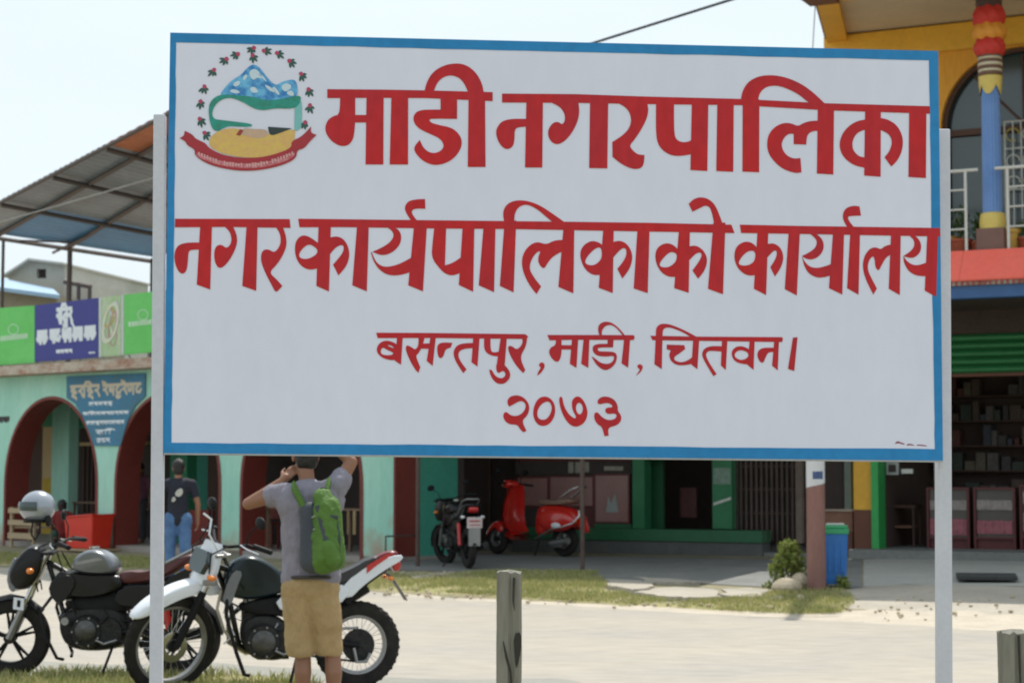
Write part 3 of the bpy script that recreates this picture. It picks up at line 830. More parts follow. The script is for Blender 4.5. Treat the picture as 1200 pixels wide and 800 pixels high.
# shutter box: separate curved slats
zz = zsh0; n = 5
for i in range(n):
    h = (zsh1 - zsh0) / n
    mb = MB(); P = [(-.02, 0.004), (-.075, h * .25), (-.085, h * .6), (-.03, h - .004), (.0, h - .004), (.0, .004)]
    mb.prism([(p[0], p[1] + zz) for p in P], xs0, XR, 'yz'); mb.build('shutter_slat', m_green, rb); zz += h
MB().box(xs0, XR, -.02, .12, zsh0 - .05, zsh0 - .003).build('shutter_rail', m_brown, rb)
zb0 = qz(1160, 348, -2.1)      # underside of balcony slab front
MB().box(xs0 - .3, XR, 0.002, .25, zsh1 + .003, qz(1160, 300, 0)).build('lintel', m_shop, rb)
ztopb = qz(1160, 293, -2.0)
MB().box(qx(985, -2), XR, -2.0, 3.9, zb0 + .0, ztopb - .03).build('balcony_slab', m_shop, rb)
zf1 = qz(1160, 331, -2.3); zf2 = qz(1160, 348, -2.3)
MB().box(qx(990, -2.3), XR, -2.28, -2.01, zf2, zf1 - .03).build('blue_fascia', m_bluef, rb)
MB().box(qx(990, -2.3), XR, -2.31, -2.005, zf1 - .027, zf1 + .03).build('trim', m_slabedge, rb)
# dentil row
mb = MB(); x = qx(1000, -2.3)
while x < XR:
    MBx = mb.box(x, x + .035, -2.335, -2.312, zf1 - .025, zf1 + .028); x += .08
o = mb.build('dentil_row', mat('dentil_red', (.35, .08, .07), .6), rb); o['kind'] = 'stuff'
# sloping red tin band made of separate sheets
x = qx(985, -2.2)
while x < XR:
    w = 0.9
    P = [(-2.34, zf1 + .035), (-2.345, zf1 + .06), (-2.01, ztopb + .01), (-1.95, ztopb + .01), (-1.95, ztopb - .03), (-2.30, zf1 + .033)]
    MB().prism(P, x + .004, min(x + w, XR) - .0, 'yz').build('red_tin_sheet', m_redtin, rb); x += w
# upper wall with arch
zc = qz(1100, 31, 0)
xw0 = qx(976, 0)
xc = qx(1196, 0, 100); hw = xc - qx(1102, 0, 120); zsp = qz(1102, 150, 0); zap = qz(1196, 54, 0)
AR = [(xc - hw, ztopb - .1)] + [(xc + hw * math.cos(PI - PI * i / 32), zsp + (zap - zsp) * math.sin(PI * i / 32)) for i in range(33)] + [(xc + hw, ztopb - .1)]
AR2 = [(p[0] + 4.2, p[1]) for p in AR]
XU = 9.6
slab_xz([[(xw0, ztopb - .05), (XU, ztopb - .05), (XU, zc + .2), (xw0, zc + .2)]], [AR, AR2], 0, .25).build('upper_wall', m_orange, rb)
MB().box(xw0, xw0 + .22, .251, 4.0, ztopb - .02, zc + .02).build('side_wall', m_orange, rb)
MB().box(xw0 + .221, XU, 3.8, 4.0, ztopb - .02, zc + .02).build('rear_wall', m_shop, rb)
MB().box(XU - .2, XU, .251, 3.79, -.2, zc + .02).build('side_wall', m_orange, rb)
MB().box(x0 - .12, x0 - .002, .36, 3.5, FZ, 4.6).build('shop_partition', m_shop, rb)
MB().box(xw0 - .04, XU, -.10, -.002, zc - .42, zc - .003).build('wall_beam', m_orange2, rb, bevel=.01)
mid = [((a[0] - xc) * .94 + xc, (a[1] - zsp) * .95 + zsp if a[1] > zsp else a[1]) for a in AR]
slab_xz([AR], [mid], .10, .2).build('arch_frame', m_wood_d, rb)
for dx in (0, 4.2):
    MB().box(xc - hw + dx, xc + hw + dx, .25, .28, zsp - .02, zap + .1).build('fanlight_pane', m_glassd, rb)
    MB().box(xc - hw + dx, xc + hw + dx, .17, .24, zsp - .12, zsp - .02).build('transom', m_wood_d, rb)
    for k in range(4):
        a = xc + dx - hw + hw * 2 * k / 4
        MB().box(a + .06, a + hw / 2 - .02, .25, .27, ztopb + .35, zsp - .13).build('door_pane', m_glassd, rb)
        MB().box(a - .0, a + .055, .20, .30, ztopb - .03, zsp - .13).build('door_stile', m_wood_d, rb)
        MB().box(a + .058, a + hw / 2 - .002, .22, .29, ztopb - .03, ztopb + .345).build('door_panel', m_wood_d, rb)
    for t in (-.45, 0, .45):
        a = xc + dx
        MB().tube([(a, .22, zsp), (a + math.sin(t * 1.6) * hw * .93, .22, zsp + math.cos(t * 1.6) * (zap - zsp) * .93)], .022, 5).build('fanlight_bar', m_wood_d, rb)
# white wrought grill in the right half of the arch
gx0, gx1 = qx(1178, .1, 200), qx(1178, .1, 200) + .75
zg0, zg1 = qz(1190, 287, .1), qz(1190, 142, .1)
gx = gx0
k = 0
while gx < gx1 + .01:
    MB().tube([(gx, .1, zg0), (gx, .1, zg1)], .010, 5).build('grill_bar', m_wgrill, rb); gx += .125; k += 1
for zq in (zg0 + .05, (zg0 + zg1) / 2 - .1, zg1 - .42, zg1):
    MB().tube([(gx0, .1, zq), (gx1, .1, zq)], .010, 5).build('grill_rail', m_wgrill, rb)
for i in range(3):
    for j, zq in enumerate((zg1 - .21, zg1 - .62, zg1 - .95)):
        cx_ = gx0 + .125 + i * .25; r_ = .1
        MB().tube([(cx_ + r_ * math.cos(a * PI / 6), .085, zq + r_ * math.sin(a * PI / 6)) for a in range(11)], .009, 5).build('grill_scroll', m_wgrill if (i + j) % 3 else mat('grill_gold', (.55, .45, .08), .4), rb)
# roof slab with cream soffit and orange edge beams
W = Q.hit(976, 53, 0)
fr_ = Vector((W.x, 0, 0))
def qplane(px, py, z):
    d = ray(px, py); return Q.loc(CAM + d * ((z - CAM.z) / d.z))
c1 = qplane(958, 0, zc); dirv = Vector((c1.x - xw0, c1.y)).normalized()
tt = 2.9 / abs(dirv.y)
FLx, FLy = xw0 + dirv.x * tt, -2.9
c2 = qplane(985, 0, zc)
MB().prism([(xw0, .0), (FLx, FLy), (XU, FLy), (XU, 4.0), (xw0, 4.0)], zc + .03, zc + .28, 'xy').build('roof_slab', m_creamsof, rb)
wx = .32
MB().prism([(xw0 - .002, -.003), (FLx - .002, FLy), (FLx + wx, FLy), (xw0 + wx, -.003)], zc - .10, zc + .027, 'xy').build('edge_beam', m_orange2, rb)
MB().prism([(xw0 - .006, -.003), (FLx - .006, FLy), (FLx - .045, FLy), (xw0 - .045, -.003)], zc - .03, zc + .26, 'xy').build('edge_trim', m_brown, rb)
MB().prism([(FLx + wx + .003, FLy), (XU, FLy), (XU, FLy + .32), (FLx + wx + .003, FLy + .32)], zc - .10, zc + .027, 'xy').build('edge_beam', m_orange2, rb)
# brown cap block at the outer end of the side beam
cpt = qplane(962, 6, zc - .1)
MB().box(cpt.x - .10, cpt.x + .34, cpt.y - .95, cpt.y - .2, zc - .16, zc - .103).build('beam_patch', m_brown, rb)
ro = qplane(1066, -9, zc)
mb = MB()
mb.lathe([(0, zc - .05), (.10, zc - .045), (.12, zc - .02), (.22, zc - .03), (.26, zc - .005), (.33, zc - .012), (.36, zc + .028)], 24, c=(ro.x, ro.y, 0)); mb.build('ceiling_rosette', mat('rosette_brown', (.30, .15, .06), .6, var=.2, scale=10), rb, smooth=True)
# turned balcony columns
m_colb = mat('column_blue_paint', (0.10, 0.22, 0.52), 0.45, var=0.06, scale=3, col2=(.16, .30, .62))
m_coly = mat('column_yellow_paint', (0.72, 0.55, 0.14), 0.5, var=0.06)
m_colr = mat('column_red_ruffle', (0.66, 0.04, 0.03), 0.6, var=0.1, scale=12)
m_colo = mat('column_orange_ruffle', (0.80, 0.33, 0.04), 0.6, var=0.08, scale=12)
m_colk = mat('column_brown_ring', (0.20, 0.10, 0.08), 0.5, var=0.08)
m_colg = mat('column_pale_ring', (0.62, 0.55, 0.40), 0.5, var=0.05)
m_cold = mat('column_dark_top', (0.09, 0.05, 0.05), 0.5)
yc = -1.70
def column(px):
    cx = qx(px, yc, 180); S_ = 2166.0 / (Q.world(cx, yc, 0).y)
    z = lambda py: qz(px, py, yc)
    r = lambda w: w / S_ / 2
    c = (cx, yc, 0)
    MB().box(cx - r(33), cx + r(33), yc - r(33), yc + r(33), ztopb - .03, z(269)).build('column_plinth', m_colk, rb, bevel=.012)
    MB().lathe([(r(30), z(268.8)), (r(31), z(262)), (r(30), z(256)), (r(28), z(251)), (r(22), z(249.5))], 28, c=c).build('column_base', m_coly, rb, smooth=True)
    n = 64; mb = MB(); vs = []; fs = []
    for j, (py, w) in enumerate(((250, 23), (180, 22.5), (112, 21), (92, 20.5))):
        for k in range(n):
            t = 2 * PI * k / n; rr_ = r(w) * (1 - .085 * (1 - abs(math.sin(t * 8))))
            vs.append((cx + rr_ * math.cos(t), yc + rr_ * math.sin(t), z(py)))
    for j in range(3):
        for k in range(n): fs.append((j * n + k, j * n + (k + 1) % n, (j + 1) * n + (k + 1) % n, (j + 1) * n + k))
    mb.add(vs, fs).build('column_shaft', m_colb, rb, smooth=True)
    # leafy yellow capital, pointed lower edge
    vs = []; fs = []
    for k in range(n):
        t = 2 * PI * k / n; lo = z(101 + 11 * abs(math.cos(t * 2)))
        vs += [(cx + r(24.5) * math.cos(t), yc + r(24.5) * math.sin(t), lo), (cx + r(27) * math.cos(t), yc + r(27) * math.sin(t), z(97)), (cx + r(27.5) * math.cos(t), yc + r(27.5) * math.sin(t), z(90)), (cx + r(22) * math.cos(t), yc + r(22) * math.sin(t), z(89.2))]
    for k in range(n):
        a, b = 4 * k, 4 * ((k + 1) % n)
        for j in range(3): fs.append((a + j, b + j, b + j + 1, a + j + 1))
    MB().add(vs, fs).build('capital', m_coly, rb, smooth=True)
    for (pa, pb, w, m_) in ((89, 85.5, 29, m_colk), (85.3, 81.5, 28, m_colg), (81.3, 78.5, 30, m_colk), (78.3, 74, 29, m_colg), (73.8, 71, 30, m_colk), (70.8, 67.5, 28.5, m_colg), (67.3, 65.2, 30, m_colk)):
        h = z(pb) - z(pa)
        MB().lathe([(r(w - 6), z(pa)), (r(w - 1), z(pa) + h * .1), (r(w), z(pa) + h * .5), (r(w - 1), z(pb) - h * .1), (r(w - 6), z(pb))], 28, c=c).build('column_ring', m_, rb, smooth=True)
    for (pa, pb, w, m_, fr2) in ((66, 46, 36, m_colr, 9), (47, 29, 39, m_colo, 11), (30, 9, 38, m_colr, 8)):
        vs = []; fs = []; nn = 72; L_ = 7
        for j in range(L_):
            for k in range(nn):
                t = 2 * PI * k / nn; u = j / (L_ - 1)
                rr_ = r(w) * (.80 + .22 * math.sin(PI * min(1, u * 1.1)) ** .6 + .035 * math.sin(t * fr2 + j) + .02 * math.sin(t * 23 + j * 2))
                vs.append((cx + rr_ * math.cos(t), yc + rr_ * math.sin(t), z(pa) + (z(pb) - z(pa)) * u + .012 * math.sin(t * 7 + j)))
        for j in range(L_ - 1):
            for k in range(nn): fs.append((j * nn + k, j * nn + (k + 1) % nn, (j + 1) * nn + (k + 1) % nn, (j + 1) * nn + k))
        MB().add(vs, fs).build('ruffle', m_, rb, smooth=True)
    MB().lathe([(r(30), z(12)), (r(31), z(0)), (r(33), zc + .02)], 24, c=c).build('column_top', m_cold, rb, smooth=True)
column(1162)
# balcony railing: ladder panels between posts, each bar its own piece
yr_ = -1.93
zr = qz(1137, 199.5, yr_)
def rbar(p, q, r_, nm): MB().tube([p, q], r_, 8).build(nm, m_wgrill, rb)
xa, xb = qx(1137, yr_), qx(1187, yr_); step = xb - xa
xcol = qx(1162, yr_)
rbar((qx(990, yr_), yr_, zr), (xcol - .12, yr_, zr), .024, 'railing_top_rail'); rbar((xcol + .12, yr_, zr), (XR, yr_, zr), .024, 'railing_top_rail')
xp = xa - step * 2
k = 0
while xp < XR:
    rbar((xp, yr_, ztopb), (xp, yr_, zr), .021, 'railing_post')
    if k % 2 == 1:
        for py in (222, 245, 268): rbar((xp, yr_, qz(1137, py, yr_)), (xp + step, yr_, qz(1137, py, yr_)), .013, 'railing_bar')
    xp += step; k += 1
# flower pots on the balcony
m_pot = mat('terracotta_pot', (0.42, 0.09, 0.04), 0.7, var=0.12); m_poty = mat('yellow_pot', (0.66, 0.40, 0.08), 0.6, var=0.1)
m_leaf = leaf_mat('plant_leaf', (0.025, 0.07, 0.015), (0.06, 0.13, 0.03))
def leaves(mb, c, rx, ry, rz, n, s, seed, fill_=0.5):
    rr = random.Random(seed)
    for _ in range(n):
        while True:
            p = Vector((rr.uniform(-1, 1), rr.uniform(-1, 1), rr.uniform(-1, 1)))
            if p.length <= 1: break
        p = p * (fill_ + (1 - fill_) * rr.random()) if rr.random() < .5 else p.normalized() * rr.uniform(.75, 1.05)
        q = Vector((c[0] + p.x * rx, c[1] + p.y * ry, c[2] + p.z * rz))
        a = Vector((rr.gauss(0, 1), rr.gauss(0, 1), rr.gauss(0, 1))).normalized(); b = a.cross(Vector((rr.gauss(0, 1), rr.gauss(0, 1), rr.gauss(0, 1)))).normalized()
        l_ = s * rr.uniform(.6, 1.3); w = l_ * .38
        k = len(mb.v)
        mb.v += [tuple(q - a * l_), tuple(q + b * w), tuple(q + a * l_), tuple(q - b * w)]; mb.f.append([k, k + 1, k + 2, k + 3])
def pot(px, pyb, h, w, mp_, label, plant=None, seed=0, yl=-1.6):
    x = qx(px, yl, pyb); p = Q.world(x, yl, ztopb + .0)
    e = empty('flower_pot', p, 0, label, 'plant pot', 'pots along the balcony')
    MB().lathe([(.001, .0), (w * .36, 0), (w * .48, h * .82), (w * .54, h * .84), (w * .54, h), (w * .46, h), (w * .44, h * .9), (.001, h * .9)], 18).build('pot', mp_, e, smooth=True)
    if plant:
        mb = MB(); leaves(mb, (0, 0, h + plant[1] * .5), plant[0], plant[0] * .8, plant[1] * .55, plant[2], .045, seed)
        mb.build('foliage', m_leaf, e)
        st = MB()
        for i in range(5): st.tube([(0, 0, h * .8), (.05 * math.cos(i), .05 * math.sin(i), h + plant[1] * .7)], .006, 4)
        s_ = st.build('stem', mat('plant_stem', (.10, .12, .03), .7), e); s_['kind'] = 'stuff'
pot(1126, 288, .22, .34, m_pot, 'terracotta pot with tall green plant behind the balcony rungs left of the blue column', (.17, .48, 170), 1)
pot(1146, 288, .18, .20, m_pot, 'small pot with dark green plant close against the left side of the blue column', (.10, .42, 90), 2)
pot(1184, 288, .33, .30, m_poty, 'yellow pot just right of the blue balcony column')
pot(1113, 288, .30, .26, m_poty, 'yellow pot at the left end of the balcony beside the sign pole', None, 3, yl=-1.35)
pot(1203, 290, .2, .26, m_pot, 'terracotta pot at the right edge of the picture on the balcony', (.15, .25, 90), 4)
# corner pillar: orange above, brown below, green angle post
xp0, xp1, xp2 = qx(1000, -.1), qx(1021.5, -.1), qx(1030, -.1)
zo = qz(1010, 597, -.1)
MB().box(xp0, xp1, -.1, .35, zo + .001, zb0 - .003).build('pillar_upper', m_orange2, rb)
MB().box(xp0, xp1, -.1, .35, 0, zo - .001).build('pillar_lower', m_brown, rb)
MB().box(xp1 + .002, xp2, -.16, .25, .05, zb0 - .003).build('green_post', m_green2, rb)
MB().box(xp1 - .03, xp2 + .01, -.28, -.162, .03, .25).build('green_post_foot', m_green2, rb)
# things inside the shop
rr = random.Random(31)
cols = [(.13, .09, .07), (.16, .14, .13), (.08, .09, .12), (.16, .06, .045), (.19, .16, .11), (.07, .09, .07), (.10, .09, .09)]
sh = empty('shop_shelf', Q.world(x0 + .1, 3.0, FZ), Q.a, 'dim wall shelf crowded with goods at the back of the right shop', 'shelf')
for i in range(6): MB().box(0, 5.2, 0, .45, .35 + i * .42, .375 + i * .42).build('board', m_wood_d, sh)
for i in range(6):
    x = .05
    while x < 5.0:
        w, h = rr.uniform(.06, .24), rr.uniform(.10, .35)
        if rr.random() < .9:
            c_ = rr.choice(cols)
            b_ = MB().box(x, x + w, .02 + rr.uniform(0, .1), .4, .377 + i * .42, .377 + i * .42 + h).build('packed_goods', mat('goods_%d' % cols.index(c_), c_, .7, var=.2, scale=8), sh)
        x += w + rr.uniform(.005, .05)
m_cab = mat('cabinet_maroon_frame', (0.12, 0.02, 0.02), 0.5, var=0.1)
m_pink = mat('pink_packets', (0.46, 0.14, 0.17), 0.6, var=0.25, scale=14); m_pale = mat('pale_packets', (0.42, 0.36, 0.33), 0.6, var=0.25, scale=14)
m_cglass = mat('cabinet_backing', (0.10, 0.09, 0.08), 0.3, var=.1)
def cabinet(pa, pb, ytop, ybot, bands, label, yl=.5, base=None):
    xa, xb = qx(pa, yl, 600), qx(pb, yl, 600)
    zt, zb = qz(pa, ytop, yl), qz(pa, ybot, yl)
    e = empty('display_cabinet', Q.world(xa, yl, FZ if base is None else base), Q.a, label, 'cabinet', 'display cabinets')
    z0 = e.location.z; w = xb - xa
    MB().box(0, w, .05, .5, zb - z0, zt - z0).build('body', m_cglass, e)
    for (u, v_) in ((0, .035), (w - .035, w)): MB().box(u, v_, -.01, .049, 0, zt - z0).build('upright', m_cab, e)
    for zz_ in (zt - z0 - .03, zb - z0): MB().box(.036, w - .036, -.008, .049, zz_, zz_ + .035).build('rail', m_cab, e)
    MB().box(.0, w, .05, .5, .0, zb - z0 - .003).build('base', m_cab, e)
    for (ya, yb_, m_) in bands:
        za_, zb_ = qz(pa, ya, yl) - z0, qz(pa, yb_, yl) - z0
        x = .045
        while x < w - .06:
            ww = min(rr.uniform(.10, .22), w - .045 - x)
            MB().box(x, x + ww - .0025, .014 + rr.uniform(0, .006), .048, zb_, za_ - rr.uniform(0, .012)).build('packet', m_, e); x += ww
cabinet(1086, 1136, 571, 631, [(585, 597, m_pale), (607, 626, m_pink)], 'maroon framed display cabinet partly behind the right sign pole in the shop')
cabinet(1141, 1190, 571, 631, [(585, 597, m_pale), (609, 625, m_pink)], 'maroon framed display cabinet with pink packets right of the sign pole')
cabinet(1195, 1250, 568, 631, [(575, 590, m_pale), (600, 622, m_pale)], 'pale filled display cabinet at the right edge of the picture')
# counter objects at left side of that shop
tb = empty('shop_table', Q.world(qx(1036, .8), .8, FZ), Q.a, 'small dark table inside the shop beside the green corner post', 'table')
MB().box(0, .5, 0, .5, .62, .66).build('top', m_wood_d, tb)
for a in (.03, .44):
    for b_ in (.03, .44): MB().box(a, a + .035, b_, b_ + .035, 0, .619).build('leg', m_wood_d, tb)
MB().box(.05, .42, .05, .4, .30, .33).build('shelf', m_brick, tb)
wb = empty('wall_meter_box', Q.world(qx(1031, -.05), .3, qz(1035, 556, 0)), Q.a, 'grey frame and white box on the shop wall just under the lower right sign corner', 'box')
MB().box(.02, .22, -.06, .0, 0, .2).build('case', m_galv, wb); MB().box(.06, .18, -.066, -.061, .04, .16).build('screen', m_dark, wb); MB().box(.26, .44, -.05, 0, .02, .09).build('white_box', m_wgrill, wb)
# door mat
mt = [G(1120, 677), G(1190, 677), G(1193, 684), G(1122, 684)]
e = empty('door_mat', mt[0], 0, 'dark rectangular mat on the pale apron in front of the right shop', 'mat')
MB().prism([(p.x - mt[0].x, p.y - mt[0].y) for p in mt], .035, .075, 'xy').build('mat', mat('rubber_mat', (.06, .06, .06), .9, var=.2, scale=20), e)

# ------------------------------------------------------------------ middle building, mostly hidden by the sign
mbld = empty('middle_shop_building', Q.o, Q.a, 'low shop row with green posts and plinth under a deep canopy, seen below the sign', 'building')
def pan(pa, pb, ya, yb, m_, nm, yl=0.0, d=.1, par=None, lab=None):
    xa, xb = qx(pa, yl, (ya + yb) / 2), qx(pb, yl, (ya + yb) / 2); za_, zb_ = qz((pa + pb) / 2, ya, yl), qz((pa + pb) / 2, yb, yl)
    return MB().box(xa, xb, yl, yl + d, zb_, za_).build(nm, m_, par or mbld, label=lab)
xm0, xm1 = qx(497, 0), qx(985, 0)
m_mgreen = mat('plinth_green', (0.015, 0.13, 0.05), 0.5, var=0.1)
m_pgreen = mat('post_green', (0.02, 0.20, 0.075), 0.5, var=0.12, scale=4)
m_render = mat('upper_plaster', (0.55, 0.50, 0.40), 0.8, var=0.1)
CZ = 3.45
MB().box(xm0, xw0 - .35, -4.3, 4.2, CZ, CZ + .16).build('canopy_slab', m_conc_d, mbld)
MB().box(xm0 - .002, xw0 - .35, -4.33, -4.303, CZ - .06, CZ + .2).build('canopy_fascia', m_green, mbld)
slab_xz([[(xm0 + .3, CZ + .165), (xw0 - .4, CZ + .165), (xw0 - .4, 7.3), (xm0 + .3, 7.3)]], [[(xm0 + 1 + k * 2.1, 4.5), (xm0 + 2.1 + k * 2.1, 4.5), (xm0 + 2.1 + k * 2.1, 5.9), (xm0 + 1 + k * 2.1, 5.9)] for k in range(3)], 0, .22).build('upper_wall', m_render, mbld)
for k in range(3):
    MB().box(xm0 + 1 + k * 2.1, xm0 + 2.1 + k * 2.1, .12, .14, 4.5, 5.9).build('window', m_glassd, mbld)
    MB().box(xm0 + 1.52 + k * 2.1, xm0 + 1.58 + k * 2.1, .06, .117, 4.5, 5.9).build('window_frame', m_wood_d, mbld)
MB().box(xm0 + .3, xw0 - .4, .221, 4.2, 7.1, 7.3).build('roof', m_conc_d, mbld)
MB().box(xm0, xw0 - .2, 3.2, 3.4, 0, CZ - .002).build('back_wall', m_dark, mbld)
MB().box(xm0, xw0 - .1, -.3, 3.19, -.2, .27).build('floor', m_conc_d, mbld)
pan(600, 893, 619.5, 633, m_mgreen, 'green_ledge', -.42, .45)
pan(600, 893, 633.4, 662, mat('dark_grey_plaster', (.12, .125, .12), .8, var=.15), 'plinth_wall', -.38, .38)
pan(741, 755, 470, 619, m_pgreen, 'green_post', -.05, .3)
pan(834.5, 857.5, 470, 619, m_pgreen, 'green_post', -.08, .3)
pan(836, 856, 548, 567, mat('faded_sticker', (.25, .38, .30), .6, var=.2, scale=14), 'sticker', -.086, .004)
MB().prism([Q.hit(836, 592, -.09).xz, Q.hit(856.5, 585, -.09).xz, Q.hit(856.5, 582, -.09).xz, Q.hit(836, 589, -.09).xz], -.094, -.082).build('white_strap', m_wgrill, mbld)
pan(756, 777, 500, 619, m_mgreen, 'inner_green_wall', .5, .08)
pan(797, 816, 571, 606, mat('dull_poster', (.18, .06, .06), .6, var=.2, scale=10), 'wall_poster', 1.2, .03)
pan(756, 834, 470, 538, m_mgreen, 'lintel', .05, .15)
# folding grille doors: separate bars
for i, px in enumerate(range(861, 930, 6)):
    pan(px, px + 2.2, 500, 633, m_iron, 'grille_bar', .1, .03)
for py in (545, 572, 600): pan(859, 931, py, py + 2, m_iron, 'grille_rail', .135, .03)
pan(932, 939.5, 470, 636, mat('grey_timber', (.20, .15, .12), .8, var=.2, scale=4), 'timber_post', -.3, .12)
pan(966, 988, 470, 597, m_dark, 'window', .35, .05)
pan(989, 997, 470, 600, mat('grey_green_frame', (.20, .26, .22), .6), 'window_frame', .25, .1)
pan(963, 999, 599, 622, m_brick, 'low_wall', .0, .3)
pan(963, 999, 596.5, 598.8, mat('pale_sill', (.45, .36, .28), .7), 'sill', -.04, .36)
pan(963, 999, 622, 655, m_brown, 'low_wall_base', .01, .28)
# display panels in maroon frames (left of the green posts)
pk = mat('pinkish_panel', (0.33, 0.17, 0.15), 0.35, var=0.12, scale=3)
for (pa, pb, ya, yb) in ((607, 641, 560, 592), (645, 694, 559, 592), (698, 736, 557, 611)):
    f_ = pan(pa - 2, pb + 2, ya - 2, yb + 2, m_cab, 'panel_frame', .02, .06)
    pan(pa, pb, ya, yb, pk, 'display_panel', .005, .014)
pan(604, 740, 470, 540, m_cab, 'panel_head', .09, .06)
pan(604, 740, 541, 556, m_dark, 'panel_gap', .09, .05)
for (pa, pb, ya, yb) in ((666, 672, 541, 554), (674, 681, 541, 554), (684, 690, 541, 553), (708, 730, 546, 551)): pan(pa, pb, ya, yb, mat('pale_cloth', (.42, .40, .34), .8, var=.2), 'hanging_packet', .06, .02)
pan(643, 696, 594.5, 617, m_cab, 'kick_panel', .04, .05); pan(604, 643, 594.5, 617, m_dark, 'kick_panel', .05, .05); pan(696, 740, 613.5, 618, m_mgreen, 'kick_panel', .03, .05)
MB().prism([(0, 0)] * 0 + [Q.hit(710, 600, -.001).xz, Q.hit(713, 580, -.001).xz, Q.hit(716, 590, -.001).xz, Q.hit(721, 577, -.001).xz, Q.hit(725, 600, -.001).xz], -.004, .003).build('painted_figure', mat('greyish_print', (.35, .38, .36), .6), mbld)
# far left bay: turquoise wall and dark opening
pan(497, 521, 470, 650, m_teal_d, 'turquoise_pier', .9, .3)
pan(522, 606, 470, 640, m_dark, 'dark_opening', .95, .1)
pan(532, 534.5, 500, 640, m_iron, 'door_stile', .9, .04); pan(572, 574.5, 500, 640, m_iron, 'door_stile', .9, .04)
# slim canopy posts on the apron
for (px, py) in ((666, 672), (489.5, 664), (937, 680)):
    g = G(px, py); gl = Q.loc(g)
    gl.y = max(gl.y, -4.2)
    MB().tube([(gl.x, gl.y, g.z - .05), (gl.x, gl.y, CZ - .003)], .034, 8).build('canopy_post', m_iron, mbld)
# low rail from the arcade to the first slim post
rl = empty('low_rail', G(489.5, 662), 0, 'thin rusty rail between the arcade end and the first slim post', 'rail')
p0 = rl.location
a_, b_ = at(452, 628, 26.9) - p0, at(489, 627, p0.y) - p0
MB().tube([a_, b_], .014, 6).build('rail_bar', m_iron, rl); MB().tube([Vector((a_.x, a_.y, -.02)), a_], .014, 6).build('rail_leg', m_iron, rl)
MB().tube([Vector((b_.x, b_.y, -.02)), b_], .014, 6).build('rail_leg', m_iron, rl)
# magenta thing glimpsed behind the sign edge
# mast carrying the overhead cables
ms = at(640, 68, 31.6)
mast = empty('cable_mast', (ms.x, ms.y, 7.3), 0, 'steel mast on the roof behind the sign that carries the overhead cables', 'mast')
MB().tube([(0, 0, -.02), (0, 0, ms.z - 7.3 + .1)], .05, 8).build('mast_pole', m_iron, mast); MB().tube([(-.3, 0, ms.z - 7.35), (.3, 0, ms.z - 7.35)], .03, 6).build('mast_arm', m_iron, mast)
def cable(a, b, sag, r_, m_, label):
    pts = []
    n = 24
    for i in range(n + 1):
        t = i / n; p = a.lerp(b, t); p.z -= sag * 4 * t * (1 - t); pts.append(tuple(p))
    o = MB().tube(pts, r_, 6).build('overhead_cable', m_, None); return tag(o, label, 'cable')
m_cab_b = mat('black_cable', (.03, .03, .03), .6); m_cab_g = mat('grey_cable', (.42, .42, .40), .5)
zrc = Q.world(FLx, FLy, zc + .27)
cable(ms, at(1003, -46, zrc.y + .1), .0, .022, m_cab_b, 'black overhead cable rising from behind the sign to the orange roof')
cable(ms, at(-420, 374, 33), .12, .012, m_cab_g, 'thin grey wire crossing in front of the tin canopy at left')
p = Q.world(xw0 + dirv.x * 2.6 - .05, -2.6, zc)
cable(Vector((at(957, 2, p.y).x, p.y, zc + .2)), Vector((at(952, 50, p.y).x, p.y, at(952, 62, p.y).z)), 0, .009, m_cab_g, 'thin wire hanging down past the corner of the orange roof')

# ------------------------------------------------------------------ utility pole, bin, bush, rocks
g = G(957, 692)
up = empty('utility_pole', g, 0, 'brown steel utility pole with a white paper notice, beside the blue bin', 'utility pole')
m_upole = mat('brown_pole_paint', (0.27, 0.13, 0.105), 0.6, var=0.12, scale=3, col2=(.20, .10, .085), stretch=(1, 1, .3))
sc_ = F / g.y
MB().lathe([(.118, -.2), (.118, .5), (.112, 2.4), (.105, 4.2), (.08, 4.25), (.078, 6.2), (0.001, 6.22)], 24).build('pole_shaft', m_upole, up, smooth=True)
def upz(py): return at(957, py, g.y).z - g.z
nt = MB(); vs = []; fs = []
N_ = 14
for i in range(N_ + 1):
    t = PI * (1.06 + .80 * i / N_)
    lo = upz(572 - (i / N_) * 6 if i % 2 else 571 - (i / N_) * 6); vs += [(.120 * math.cos(t), .120 * math.sin(t), lo), (.120 * math.cos(t), .120 * math.sin(t), upz(520))]
for i in range(N_): fs.append((2 * i, 2 * i + 2, 2 * i + 3, 2 * i + 1))
nt.add(vs, fs).build('paper_notice', mat('white_paper', (.66, .66, .68), .8, var=.06, scale=8), up)
vs = []; fs = []
for i in range(7):
    t = PI * (1.36 + .36 * i / 6); vs += [(.1215 * math.cos(t), .1215 * math.sin(t), upz(561)), (.1215 * math.cos(t), .1215 * math.sin(t), upz(552))]
for i in range(6): fs.append((2 * i, 2 * i + 2, 2 * i + 3, 2 * i + 1))
MB().add(vs, fs).build('notice_print', mat('blue_print', (.10, .16, .34), .8, var=.3, scale=60), up)
for z_ in (4.6, 5.6): MB().tube([(-.5, 0, z_), (.5, 0, z_)], .03, 6).build('cross_arm', m_iron, up)
g = G(979, 688)
bn = empty('rubbish_bin', g, R(-8), 'blue plastic rubbish bin with green rim beside the brown pole', 'bin')
s_ = F / g.y; w = 29 / s_ / 2; H = at(979, 622, g.y).z - g.z
m_bin = mat('bin_blue_plastic', (0.02, 0.17, 0.52), 0.4, var=0.08, scale=3); m_bing = mat('bin_green_rim', (0.04, 0.38, 0.16), 0.45, var=0.08)
vs = []; fs = []
